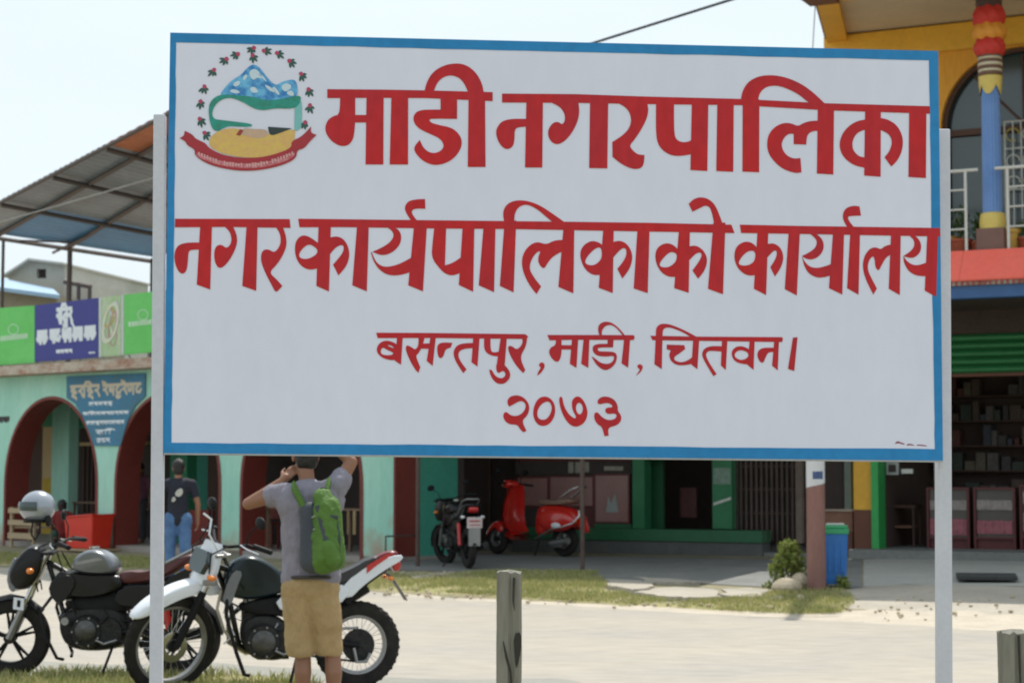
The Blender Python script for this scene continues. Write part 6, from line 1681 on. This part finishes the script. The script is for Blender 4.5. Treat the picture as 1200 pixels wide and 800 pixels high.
    for i in range(6):
        x = .74 + i * .014; z = .48 + i * .022
        MB().box(x - .065, x + .065, -.08, .08, z, z + .010).build('cooling_fin', m_alu, e)
    MB().box(.70, .84, -.06, .06, .46, .61).build('cylinder', m_eng, e, bevel=.01)
    T([(.86, -.03, .56), (.95, -.06, .46), (.92, -.10, .30), (.75, -.14, .22), (.3, -.16, .24)], .019, 'exhaust_pipe', m_chrome)
    T([(.36, -.17, .24), (-.28, -.18, .36)], [.035, .05], 'silencer', m_eng)
    T([(.0, .075, .43), (.5, .085, .44)], .012, 'chain_guard', m_blkp)
    T([(.98, .10, .62), (1.03, .22, .52), (.98, .25, .34), (.90, .22, .17), (.88, .12, .15)], .013, 'crash_bar', m_blkp)
    T([(.98, -.10, .62), (1.03, -.22, .52), (.98, -.25, .34), (.90, -.22, .17), (.88, -.12, .15)], .013, 'crash_bar', m_blkp)
    for sy in (-1, 1):
        T([(.95, sy * .07, .95), (.90, sy * .11, .84), (.80, sy * .13, .72), (.78, sy * .10, .60)], .006, 'control_cable', m_blkp)
        T([(1.05, sy * .08, 1.02), (1.14, sy * .10, .98), (1.13, sy * .09, .82), (1.10, sy * .08, .66)], .006, 'brake_hose', m_blkp, M1)
        MB().prism(chaikin([(.82, .80), (.97, .76), (1.0, .66), (.92, .56), (.84, .62), (.78, .72)], 1), sy * .115, sy * .15).build('tank_shroud', m_blk, e, bevel=.008)
        MB().prism([(.80, .885), (.62, .92), (.58, .905), (.78, .865)], sy * .1365, sy * .138).build('tank_stripe', m_alu, e)
        MB().lathe([(.001, sy * .10), (.03, sy * .10), (.03, sy * .165), (.001, sy * .165)], 12, 'y', c=(.86, 0, .44)).build('engine_cap', m_alu, e)
    rq = random.Random(5)
    for i in range(12):
        x_, z_, y_ = rq.uniform(.42, .92), rq.uniform(.46, .74), rq.choice((-1, 1)) * rq.uniform(.09, .14)
        T([(x_, y_, z_), (x_ + rq.uniform(-.08, .08), y_ * 1.15, z_ - .08), (x_ + rq.uniform(-.14, .14), y_ * .9, z_ - rq.uniform(.14, .24))], rq.uniform(.004, .009), 'engine_hose', rq.choice((m_blkp, m_blkp, m_alu)))
    for i in range(7):
        a_ = 2 * PI * i / 7; MB().lathe([(.001, .15), (.008, .15), (.008, .162), (.001, .162)], 6, 'y', c=(.70 + .105 * math.cos(a_), 0, .36 + .105 * math.sin(a_))).build('case_bolt', m_alu, e)
    MB().lathe([(.001, .15), (.075, .15), (.08, .165), (.05, .185), (.001, .185)], 22, 'y', c=(.70, 0, .37)).build('clutch_cover', m_cover, e, smooth=True)
    T([(.46, .13, .30), (.56, .16, .27), (.62, .17, .30)], .009, 'gear_lever', m_alu)
    T([(.50, .10, .26), (.56, .22, .03), (.60, .23, .005)], .011, 'side_stand', m_blkp)
    return e, M1
gg = at(212, 793, 14.30); gg.z = .004
cb, M1 = commuter('commuter_motorcycle', gg, PI - .03, 'black commuter motorcycle with grey fuel tank and maroon seat at the left edge', m_greyt, m_seatm, m_blk, steer_ang=6)
MB().prism([(1.185, .52), (1.265, .53), (1.26, .62), (1.18, .61)], .135, .14).build('sticker', m_whitep, cb)
MB().prism([(1.21, .545), (1.235, .548), (1.232, .60), (1.207, .595)], .141, .143).build('sticker_figure', m_blkp, cb)
MB().prism(chaikin([(1.30, .66), (1.33, .78), (1.27, .93), (1.24, .90), (1.27, .76), (1.25, .66)], 1), -.08, .13).build('fairing_side', m_greyt, cb, bevel=.01)
MB().prism([(1.16, .86), (1.20, .96), (1.17, .97), (1.13, .88)], .131, .134).build('fairing_stripe', mat('pink_decal', (.55, .15, .14), .4), cb)
# helmet hanging on the left mirror
hx, hz = (212 - 54) / 152, (792 - 593) / 152
hm = empty('helmet', cb.matrix_basis @ Vector((hx, .30, hz - .13)), PI, 'silver grey full helmet resting on the handlebar of the black motorcycle', 'helmet')
m_helm = mat('silver_helmet_shell', (0.33, 0.36, 0.41), 0.30, .3, var=0.04, coat=.6)
vs = []; fs = []; nu, nv = 28, 16
for j in range(nv + 1):
    ph = PI * (.0 + .80 * j / nv)
    for i in range(nu):
        th = 2 * PI * i / nu
        r_ = .122; x = 1.08 * r_ * math.sin(ph) * math.cos(th); y = .90 * r_ * math.sin(ph) * math.sin(th); z = r_ * math.cos(ph)
        if j > nv * .62 and math.cos(th) > .2: x *= 1.08
        vs.append((x, y, z + .13))
for j in range(nv):
    for i in range(nu): fs.append((j * nu + i, j * nu + (i + 1) % nu, (j + 1) * nu + (i + 1) % nu, (j + 1) * nu + i))
hs = MB().add(vs, fs).build('shell', m_helm, hm, smooth=True); hs.data.materials[0] = m_helm
md = hs.modifiers.new('t', 'SOLIDIFY'); md.thickness = .018
vs = []; fs = []
for j in range(6):
    ph = PI * (.40 + .17 * j / 5)
    for i in range(15):
        th = R(-98 + 196 * i / 14); r_ = .130; vs.append((1.15 * r_ * math.sin(ph) * math.cos(th), .92 * r_ * math.sin(ph) * math.sin(th), r_ * math.cos(ph) + .13))
for j in range(5):
    for i in range(14): fs.append((j * 15 + i, j * 15 + i + 1, (j + 1) * 15 + i + 1, (j + 1) * 15 + i))
MB().add(vs, fs).build('visor', m_glassd, hm, smooth=True)
MB().lathe([(.085, .02), (.105, .012), (.11, .03), (.10, .04)], 24, c=(0, 0, 0)).build('neck_roll', m_blkp, hm, smooth=True)
MB().tube([(.02, .07, .03), (.03, .06, -.08), (.02, .0, -.12), (.0, -.06, -.06), (.0, -.07, .03)], .007, 5).build('chin_strap', m_blkp, hm)

# --- black motorcycle seen from behind in the shade, and red scooter
gb = G(549, 667)
bb2, _ = commuter('standard_motorcycle', (gb.x, gb.y, gb.z + .016), R(107), 'black motorcycle seen from behind with white number plate, left of the red scooter', m_blk, m_seatb, m_blk, steer_ang=20)
MB().box(-.335, -.325, -.115, .115, .60, .76).build('number_plate', mat('plate_pinkish_white', (.66, .55, .55), .5), bb2, bevel=.004)
MB().box(-.337, -.3355, -.085, .085, .64, .655).build('plate_print', mat('plate_red_print', (.40, .06, .06), .5), bb2)
MB().box(-.337, -.3355, -.085, .085, .69, .715).build('plate_print', MATS['plate_red_print'], bb2)
MB().box(-.33, -.322, -.09, .09, .34, .598).build('mud_flap', m_alu, bb2, bevel=.004)
gs = G(662, 653)
scx = 1.09
m_sred = mat('scooter_red_paint', (0.62, 0.022, 0.015), 0.25, var=0.06, coat=.6)
s0 = empty('scooter', (gs.x, gs.y, gs.z + .016), PI - R(40), 'shiny red scooter with chrome rear rail parked in the shade before the display panels', 'scooter')
s0.scale = (scx, scx, scx)
MS = steer((1.12, 0, .8), (-.3, 0, .95), R(-14))
wheel(s0, 0, .235, .235, .10, I4, spokes=False, mrim=m_alu); wheel(s0, 1.28, .235, .235, .095, MS, spokes=False, mrim=m_alu)
def TS(pts, r, nm, m_, M=I4): return tq(MB().tube(pts, r, 10), M).build(nm, m_, s0, smooth=True)
# leg shield: curved sheet, wide in the middle
prof = [(.98, .34), (1.06, .42), (1.10, .58), (1.085, .76), (1.05, .92), (1.01, 1.04)]
wd = [.40, .46, .48, .46, .38, .22]
vs = []; fs = []; m = 11
for s_ in (0, 1):
    for (x, z), w in zip(prof, wd):
        for k in range(m):
            t = k / (m - 1) * 2 - 1; vs.append((x - .10 * abs(t) ** 2.4 - s_ * .02, t * w / 2 * 1.06, z))
for s_ in (0, 1):
    for i in range(len(prof) - 1):
        for k in range(m - 1): a = s_ * len(prof) * m + i * m + k; fs.append((a, a + 1, a + m + 1, a + m))
MB().add(vs, fs).build('leg_shield', m_sred, s0, smooth=True)
body(MB(), [(1.14, .44), (1.16, .62), (1.11, .84), (1.05, 1.02), (1.02, 1.0), (1.06, .70), (1.04, .44)], .12).build('horn_cover', m_sred, s0, smooth=True)
ribbon(MB(), [(.50, .30), (.62, .29), (.85, .29), (.98, .35)], .40, .05, .02).build('footboard', m_sred, s0, smooth=True)
ribbon(MB(), [(.56, .305), (.70, .30), (.88, .305)], .26, .01, .02).build('floor_mat', m_blkp, s0)
tq(body(MB(), [(1.10, .40), (1.20, .50), (1.34, .50), (1.50, .36), (1.54, .24), (1.46, .30), (1.34, .40), (1.2, .40), (1.12, .30)], .16, roundness=.9), MS).build('front_mudguard', m_sred, s0, smooth=True)
tq(body(MB(), [(.96, 1.00), (.94, 1.08), (1.02, 1.12), (1.10, 1.10), (1.13, 1.02), (1.06, .98)], .24, roundness=1.0), MS).build('headset', m_sred, s0, smooth=True)
tq(MB().ell((1.115, 0, 1.05), .035, .075, .06, 14, 8), MS).build('headlight', m_lens, s0, smooth=True)
for sy in (-1, 1):
    TS([(1.02, sy * .10, 1.06), (.98, sy * .22, 1.06)], .02, 'handlebar', m_blkp, MS); TS([(.98, sy * .22, 1.06), (.93, sy * .34, 1.05)], .018, 'grip', m_blkp, MS)
    mirror(s0, MS, (1.02, sy * .16, 1.08), (1.02, sy * .24, 1.24))
# rear body with bulging side cowls
body(MB(), [(.52, .32), (.48, .62), (.44, .74), (.10, .76), (-.22, .70), (-.32, .58), (-.28, .44), (-.10, .42), (.2, .40), (.36, .30)], .26, roundness=.7).build('rear_body', m_sred, s0, smooth=True)
for sy in (-1, 1):
    q = MB().ell((.06, sy * .15, .54), .36, .09, .17, 24, 14); q.v = [(x, y, z + .04 * (x - .06)) for x, y, z in q.v]; q.build('side_cowl', m_sred, s0, smooth=True)
    MB().ell((-.02, sy * .245, .46), .085, .016, .045, 16, 8).build('cowl_vent', m_whitep, s0, smooth=True)
    MB().ell((-.28, sy * .12, .52), .03, .035, .025, 12, 8).build('indicator', m_amber, s0, smooth=True)
body(MB(), [(.46, .75), (.44, .82), (.30, .84), (.12, .82), (-.08, .86), (-.24, .85), (-.24, .78), (.0, .75)], .26, roundness=.6).build('seat', mat('tan_seat', (.22, .13, .09), .5), s0, smooth=True)
TS([(-.02, .13, .86), (-.22, .14, .98), (-.32, .10, 1.02), (-.34, 0, 1.02), (-.32, -.10, 1.02), (-.22, -.14, .98), (-.02, -.13, .86)], .014, 'grab_rail', m_chrome)
TS([(.0, .26, .42), (-.15, .27, .44), (-.30, .20, .50), (-.36, .12, .60), (-.34, .10, .68)], .013, 'crash_rail', m_chrome)
TS([(.40, .20, .26), (.20, .26, .34), (.0, .26, .42)], .013, 'crash_rail', m_chrome)
body(MB(), [(-.28, .62), (-.34, .60), (-.42, .40), (-.40, .34), (-.34, .42), (-.28, .5)], .16).build('rear_mudguard', m_sred, s0, smooth=True)
MB().ell((-.345, 0, .56), .025, .06, .04, 12, 8).build('tail_light', m_redp, s0, smooth=True)
TS([(.30, -.02, .20), (.10, .14, .16), (-.05, .16, .17)], .03, 'engine_arm', m_alu); TS([(.12, .15, .20), (-.20, .17, .24)], [.04, .05], 'silencer', m_alu)
TS([(.42, .08, .24), (.40, .20, .01)], .012, 'stand', m_blkp)
# ------------------------------------------------------------------ people
m_skin = mat('brown_skin', (0.27, 0.125, 0.07), 0.5, var=0.06, scale=9)
m_hair = mat('black_hair', (0.012, 0.010, 0.009), 0.55, var=0.2, scale=40, bump=.5, bscale=90)
def solid(mb, name, m_, par, vox=.010, sm=4, disp=0.0, dsize=.12):
    o = mb.build(name, m_, par)
    r_ = o.modifiers.new('remesh', 'REMESH'); r_.mode = 'VOXEL'; r_.voxel_size = vox; r_.use_smooth_shade = True
    s_ = o.modifiers.new('smooth', 'SMOOTH'); s_.factor = .5; s_.iterations = sm
    if disp:
        t = bpy.data.textures.new('cloth_folds', 'CLOUDS'); t.noise_scale = dsize
        d = o.modifiers.new('folds', 'DISPLACE'); d.texture = t; d.strength = disp; d.mid_level = .5
    return o
def hand(mb, w, d, up_, side, s_=1.0, curl=.5):
    """palm at wrist w pointing along d; up_ = back-of-hand normal; side = thumb direction"""
    w = Vector(w); d = Vector(d).normalized(); n = Vector(up_); n = (n - d * n.dot(d)).normalized(); t = n.cross(d).normalized()
    if t.dot(Vector(side)) < 0: t = -t
    mb.cap(w - d * .01, w + d * .03, .026 * s_, .030 * s_, 10)
    for k, (o, L) in enumerate(((.028, .075), (.010, .085), (-.009, .080), (-.027, .062))):
        a = w + d * .03 + t * o * .7; b = w + d * .085 * s_ + t * o
        mb.cap(a, b, .0125 * s_, .0105 * s_, 8)
        c = b + (d * math.cos(curl * .7) - n * math.sin(curl * .7)) * L * .5 * s_; e_ = c + (d * math.cos(curl * 1.6) - n * math.sin(curl * 1.6)) * L * .45 * s_
        mb.cap(b, c, .0100 * s_, .0092 * s_, 8); mb.cap(c, e_, .0090 * s_, .0075 * s_, 8)
    a = w + d * .02 + t * .022; b = a + (d * .55 + t * .75 - n * .3).normalized() * .040 * s_; c = b + (d * .85 + t * .25 - n * .4).normalized() * .032 * s_
    mb.cap(a, b, .013 * s_, .011 * s_, 8); mb.cap(b, c, .0105 * s_, .0085 * s_, 8)
def head(mb, c, yaw, s_=1.0):
    """skull, jaw, nose, ears; facing +y rotated by yaw"""
    M = Matrix.Translation(Vector(c)) @ Matrix.Rotation(yaw, 4, 'Z')
    def E(p, a, b, c_): 
        q = MB().ell(p, a * s_, b * s_, c_ * s_, 16, 12); mb.add(q.v, q.f, M)
    E((0, 0, .02), .078, .098, .095); E((0, .030, -.045), .056, .065, .062)
    E((0, .100, -.015), .012, .018, .020); E((0, .088, -.058), .022, .012, .007); E((0, .092, -.064), .018, .010, .006); E((0, .078, -.098), .022, .018, .014)
    for sx in (-1, 1): E((sx * .080, -.005, -.010), .012, .022, .032); E((sx * .032, .088, .012), .013, .008, .007)
    return M
def haircap(c, yaw, par, s_=1.0, m_=None):
    mb = MB(); M = Matrix.Translation(Vector(c)) @ Matrix.Rotation(yaw, 4, 'Z')
    for p, a, b, cc in (((0, -.012, .036), .090, .104, .096), ((0, -.045, -.022), .078, .062, .078), ((0, .05, .085), .062, .05, .035)):
        q = MB().ell(p, a * s_, b * s_, cc * s_, 16, 12); mb.add(q.v, q.f, M)
    return solid(mb, 'hair', m_ or m_hair, par, .008, 3, .012, .03)

# --- man in front of the trail motorcycle
YM = 12.0; SM_ = F / YM
gm = at(364, 836, YM); gm.z = -.02
man = empty('person', gm, 0, 'person in grey t-shirt and khaki shorts with green backpack, seen from behind with raised elbows', 'person')
def q(px, py, y=0.0):
    p = at(px, py, YM + y); return Vector((p.x - gm.x, y, p.z - gm.z))
b = MB()
sh_l, sh_r = q(331, 577, .02), q(393, 572, -.02)
el_l, el_r = q(291, 590, .02), q(412, 541, .05)
wr_l = q(331, 563, .03); wr_r = q(387, 519, .07)
hc = q(358, 534, .07)
neck = q(359, 556, .03)
for (a, c, ra, rb_) in (
    (q(350, 696, .0), q(354, 750, .01), .080, .066), (q(354, 750, .01), q(355, 768, .01), .058, .054), (q(355, 768, .01), q(355, 788, -.01), .052, .056), (q(355, 788, -.01), q(355, 822, .0), .056, .036),
    (q(378, 696, .0), q(387, 750, .03), .080, .066), (q(387, 750, .03), q(390, 768, .03), .058, .054), (q(390, 768, .03), q(391, 788, .01), .052, .056), (q(391, 788, .01), q(391, 822, .02), .056, .036),
    (q(364, 690), q(364, 660), .095, .09), (q(364, 660), q(364, 600), .09, .095), (q(352, 590), q(376, 588), .085, .085),
    (q(363, 590, .01), neck, .07, .050), (neck, q(358, 540, .05), .052, .050),
    (sh_l, el_l, .052, .040), (el_l, wr_l, .040, .026), (sh_r, el_r, .052, .040), (el_r, wr_r, .040, .026), (q(352, 582, .01), sh_l, .05, .05), (q(374, 580, .01), sh_r, .05, .05)):
    b.cap(a, c, ra, rb_, 14)
for px, y in ((355, .0), (391, .02)):
    a = q(px, 826, y); a.z = .045; b.cap(a + Vector((0, -.03, 0)), a + Vector((-.02, .17, -.012)), .040, .030, 12); b.cap(q(px, 815, y), a, .036, .036, 12)
hand(b, wr_l, q(346, 548, .05) - wr_l, (-.3, -1, .2), (0, 0, 1), 1.0, .7)
hand(b, wr_r, q(372, 524, .06) - wr_r, (.3, -.9, .5), (0, 0, -1), 1.0, .7)
head(b, hc, R(18))
solid(b, 'body', m_skin, man, .0075, 3)
haircap(hc, R(18), man)
# t-shirt
m_shirt = mat('grey_tshirt_cloth', (0.27, 0.255, 0.31), 0.85, var=0.12, scale=4, bump=1.0, bscale=11, stretch=(1.6, 1, .6))
t = MB()
sl = sh_l.lerp(el_l, .30); sr = sh_r.lerp(el_r, .40)
for (a, c, ra, rb_) in ((q(354, 674), q(354, 640), .135, .132), (q(372, 674), q(372, 640), .135, .132), (q(354, 640), q(352, 600), .132, .138), (q(372, 640), q(374, 600), .132, .138), (q(347, 590), q(380, 587), .138, .136), (q(363, 592, .01), q(361, 571, .02), .105, .070),
    (q(348, 582, .01), sh_l, .082, .078), (sh_l, sl, .078, .072), (q(376, 580, .01), sh_r, .082, .080), (sh_r, sr, .078, .072), (q(353, 674), q(376, 674), .135, .135)):
    t.cap(a, c, ra, rb_, 16)
t.v = [(x, y * .84, z) for x, y, z in t.v]
solid(t, 't_shirt', m_shirt, man, .009, 4, .034, .13)
m_short = mat('khaki_cloth', (0.44, 0.31, 0.15), 0.85, var=0.10, scale=5, col2=(.33, .22, .105), bump=1.0, bscale=10, stretch=(1.3, 1, .8))
t = MB()
for (a, c, ra, rb_) in ((q(350, 688), q(376, 688), .125, .125), (q(350, 700), q(351, 730), .112, .104), (q(351, 730), q(352, 761), .104, .097), (q(377, 700), q(383, 730), .112, .100), (q(383, 730, .02), q(385, 759, .03), .100, .094)):
    t.cap(a, c, ra, rb_, 16)
# cut the hems flat: keep everything above the hem line
zh = q(352, 769).z
t.v = [(x, y, max(z, zh)) for x, y, z in t.v]
so_ = solid(t, 'shorts', m_short, man, .009, 3, .034, .15)
MB().tube([tuple(q(333, 676, -.01)), tuple(q(345, 676, -.12)), tuple(q(364, 676, -.14)), tuple(q(384, 676, -.12)), tuple(q(394, 676, 0))], .012, 6).build('belt', mat('dark_belt', (.05, .04, .035), .6), man)
# green backpack, its own thing carried on the back
m_bag = mat('green_bag_cloth', (0.085, 0.19, 0.022), 0.7, var=0.12, scale=7, bump=.3, bscale=50); m_bagd = mat('dark_bag_cloth', (0.05, 0.06, 0.075), 0.75, var=0.1)
bp_ = empty('backpack', gm + q(384, 672, -.2), 0, 'lime green backpack worn on the back of the person in khaki shorts', 'backpack')
ob = q(384, 672, -.2)
def qb(px, py, y): return q(px, py, y) - ob
t = MB()
for (a, c, ra, rb_) in ((qb(378, 582, -.16), qb(383, 596, -.17), .062, .085), (qb(383, 596, -.17), qb(386, 650, -.20), .090, .105), (qb(374, 604, -.15), qb(375, 652, -.17), .070, .095), (qb(378, 657, -.19), qb(390, 654, -.20), .085, .085)):
    t.cap(a, c, ra, rb_, 16)
solid(t, 'bag_body', m_bag, bp_, .009, 3, .022, .05)
t = MB()
for (a, c, ra, rb_) in ((qb(363, 598, -.15), qb(367, 656, -.17), .060, .088),): t.cap(a, c, ra, rb_, 14)
solid(t, 'side_panel', m_bagd, bp_, .010, 3)
t = MB(); t.cap(qb(385, 640, -.285), qb(390, 656, -.28), .045, .05, 14); solid(t, 'front_pocket', m_bag, bp_, .008, 3)
def strap(pts, w, m_, nm):
    vs = []; n = len(pts)
    P = [Vector(p) for p in pts]; mbx = MB()
    mbx.tube(P, [w] * n, 8, flat=.35); return mbx.build(nm, m_, bp_, smooth=True)
strap([qb(344, 572, -.02), qb(344, 570, -.10), qb(350, 582, -.135), qb(360, 602, -.15), qb(368, 622, -.17)], .046, m_bag, 'shoulder_strap')
strap([qb(385, 569, -.02), qb(385, 566, -.10), qb(382, 578, -.145), qb(381, 592, -.17)], .044, m_bag, 'shoulder_strap')
strap([qb(372, 592, -.235), qb(378, 618, -.27), qb(386, 648, -.31)], .016, m_bagd, 'centre_strap')
strap([qb(366, 610, -.20), qb(380, 604, -.26), qb(396, 606, -.25)], .012, m_bagd, 'cross_strap')
strap([qb(392, 598, -.23), qb(398, 630, -.26), qb(397, 662, -.26)], .008, m_bagd, 'zip_line')
for k_ in range(4):
    zz_ = 604 + k_ * 15
    MB().tube([tuple(qb(363, zz_ + 3, -.19)), tuple(qb(370, zz_, -.245))], .006, 5).build('side_lace', mat('pale_lace', (.35, .42, .30), .7), bp_)
MB().tube([tuple(qb(374, 579, -.15)), tuple(qb(377, 571, -.17)), tuple(qb(382, 571, -.17)), tuple(qb(384, 579, -.16))], .007, 6).build('carry_loop', m_bagd, bp_)

# --- simpler figures further away
def figure(px, py_foot, Y, label, shirt, trouser, gz, yaw=0.0, seated=False, H=1.66, arms='down', step=.10, head_dx=0.0):
    g = at(px, py_foot, Y); g.z = gz
    e = empty('person', g, yaw, label, 'person')
    k = H / 1.7
    V = lambda x, y, z: Vector((x, y, z)) * k
    b = MB(); legs = MB(); top = MB()
    if not seated:
        for sx, st in ((-1, step), (1, -step)):
            L = ((V(sx * .09, 0, .90), V(sx * .10, st * .5, .50), .085, .055), (V(sx * .10, st * .5, .50), V(sx * .10, st * .6 - .02, .10), .055, .038))
            for a, c, r1, r2 in L: b.cap(a, c, r1, r2, 12); legs.cap(a, c, r1 + .022, r2 + .022, 12)
            b.cap(V(sx * .10, st * .6 - .04, .05), V(sx * .11, st * .6 + .15, .035), .04, .032, 10)
        z0 = 0
    else:
        for sx in (-1, 1):
            L = ((V(sx * .09, 0, .50), V(sx * .12, .42, .48), .085, .06), (V(sx * .12, .42, .48), V(sx * .12, .44, .08), .055, .038))
            for a, c, r1, r2 in L: b.cap(a, c, r1, r2, 12); legs.cap(a, c, r1 + .02, r2 + .02, 12)
            b.cap(V(sx * .12, .42, .05), V(sx * .12, .60, .035), .04, .032, 10)
        z0 = -.42
    def Z(x, y, z): return V(x, y, z + z0)
    b.cap(Z(0, 0, .95), Z(0, .0, 1.30), .085, .09, 14); b.cap(Z(0, 0, 1.36), Z(0, .01, 1.50), .07, .05, 12)
    legs.cap(Z(-.06, 0, .92), Z(.06, 0, .92), .115, .115, 12)
    b.cap(Z(-.06, 0, .90), Z(.06, 0, .90), .08, .08, 12)
    top.cap(Z(0, 0, .93), Z(0, 0, 1.15), .150, .140, 14); top.cap(Z(0, 0, 1.15), Z(0, 0, 1.34), .145, .140, 14); top.cap(Z(-.12, 0, 1.38), Z(.12, 0, 1.38), .085, .085, 12)
    for sx in (-1, 1):
        a, c, d = Z(sx * .19, 0, 1.38), Z(sx * .27, .0, 1.10), Z(sx * .27, .10, .86)
        if seated: d = Z(sx * .15, .28, .98)
        b.cap(a, c, .05, .04, 12); b.cap(c, d, .04, .027, 12); top.cap(a, a.lerp(c, .55), .068, .062, 12)
        hand(b, d, d - c, (sx, 0, 0), (0, 1, 0), .95, .5)
    c_ = Z(head_dx, .03, 1.60); head(b, c_, 0)
    top.v = [(x, y * .82, z) for x, y, z in top.v]
    solid(b, 'body', m_skin, e, .011, 3); solid(legs, 'trousers', trouser, e, .014, 4, .02, .12); solid(top, 'shirt', shirt, e, .014, 4, .02, .12)
    haircap(c_, 0, e)
    return e
m_blackt = mat('black_tshirt_cloth', (0.010, 0.013, 0.026), 0.8, var=.1); m_jean = mat('blue_denim', (0.10, 0.20, 0.38), 0.85, var=.14, scale=7, col2=(.04, .10, .22))
m_redc = mat('red_cloth', (0.22, 0.02, 0.02), .85); m_dgc = mat('dark_green_cloth', (0.02, 0.07, 0.05), .85); m_pinkc = mat('dusty_pink_cloth', (0.20, 0.07, 0.10), .85); m_darkc = mat('dark_grey_cloth', (.05, .05, .055), .85)
gY = 25.6
pp_ = at(208, 600, gY)
f1 = figure(208, 640, gY, 'person in black t-shirt and blue jeans standing beside the left sign pole, seen from behind', m_blackt, m_jean, hgt(pp_.x, gY) + .01, R(10), H=1.70)
MB().prism(chaikin([(-.02, 1.30), (.05, 1.33), (.07, 1.26), (.02, 1.20), (-.05, 1.23)], 1), -.155, -.120).build('shirt_print', mat('pale_shirt_print', (.50, .50, .45), .7), f1)
MB().prism(chaikin([(-.08, 1.20), (-.04, 1.21), (-.03, 1.15), (-.09, 1.13)], 1), -.155, -.12).build('shirt_print', MATS['pale_shirt_print'], f1)
w1 = LF.world(LF.hx(72, -.25), -.25, 0)
f2 = figure(72, 640, w1.y, 'small person in dark red top seated before the first arch, half hidden by the helmet', m_redc, m_dgc, .06, R(20), seated=True, H=1.22)
w2 = LF.world(LF.hx(163, 1.0), 1.0, 0)
f3 = figure(163, 640, w2.y, 'person in dusty pink top standing in the shade of the second arch', m_pinkc, m_darkc, fl, R(170), H=1.45)
# stool for the seated person
st_ = empty('stool', LF.world(LF.loc(f2.matrix_basis @ Vector((0, 0, 0))).x, LF.loc(f2.matrix_basis.translation).y, .06), LF.a, 'small wooden stool under the person in the dark red top', 'stool')
MB().box(-.17, .17, -.17, .17, .36, .395).build('seat', m_wood_d, st_)
st_.scale = (.72, .72, .72)
for a in (-.15, .11):
    for b_ in (-.15, .11): MB().box(a, a + .04, b_, b_ + .04, 0, .359).build('leg', m_wood_d, st_)
# pale slatted wooden bench back under the first arch
def lfp(px, py, yl): h = LF.hit(px, py, yl); return h
yb_ = -.28
hA, hB = lfp(11, 640, yb_), lfp(39, 640, yb_)
bz = fl - .10
bench = empty('slatted_bench', LF.world(hA.x, yb_, bz), LF.a, 'pale wooden slatted bench standing in front of the first arch at far left', 'bench')
W_ = hB.x - hA.x
H_b = LF.hz(20, 594, yb_) - bz
for u in (0, W_ - .06): MB().box(u, u + .06, 0, .05, 0, H_b).build('post', m_wood_l, bench)
for (ya, yb2) in ((595, 601), (609, 615), (624, 631)): MB().box(-.03, W_ + .03, -.025, -.002, LF.hz(24, yb2, yb_) - bz, LF.hz(24, ya, yb_) - bz).build('slat', m_wood_l, bench)
for i in range(3): MB().box(-.02, W_ + .02, .06 + i * .14, .18 + i * .14, .36, .39).build('seat_slat', m_wood_l, bench)
for u in (0, W_ - .06): MB().box(u, u + .06, .42, .47, 0, .358).build('leg', m_wood_l, bench)
# red plastic tub on a low table before the second pillar
yt_ = -.38
h0 = lfp(84, 643, yt_); h1 = lfp(118, 643, yt_)
W_ = h1.x - h0.x
tz = LF.hz(100, 642, yt_)
tbl = empty('low_table', LF.world(h0.x - .1, yt_, fl - .12), LF.a, 'low wooden table carrying the red tub in front of the arcade', 'table')
MB().box(0, W_ + .2, -.25, .35, tz - fl + .12 - .04, tz - fl + .118).build('top', m_wood_l, tbl)
for a in (.02, W_ + .13):
    for b_ in (-.22, .28): MB().box(a, a + .05, b_, b_ + .05, 0, tz - fl + .12 - .041).build('leg', m_wood_l, tbl)
tub = empty('red_tub', LF.world(h0.x, yt_, tz), LF.a, 'bright red plastic tub beside the turquoise pillar under the restaurant sign', 'tub')
m_tub = mat('red_tub_plastic', (0.72, 0.035, 0.015), 0.45, var=.06)
Ht = LF.hz(100, 606, yt_) - tz
vs = []
for (z, k) in ((0, .86), (Ht, 1.0)):
    c0_ = W_ / 2
    for (a, b_) in ((-1, -1), (1, -1), (1, 1), (-1, 1)): vs.append((c0_ + a * W_ / 2 * k, .05 + b_ * .24 * k, z + (.06 if (z and a > 0) else 0)))
MB().add(vs, [(0, 1, 5, 4), (1, 2, 6, 5), (2, 3, 7, 6), (3, 0, 4, 7), (0, 3, 2, 1), (4, 5, 6, 7)]).build('tub_body', m_tub, tub, bevel=.02)
MB().tube([vs[4], vs[5], vs[6], vs[7], vs[4]], .018, 6).build('rim', m_tub, tub)
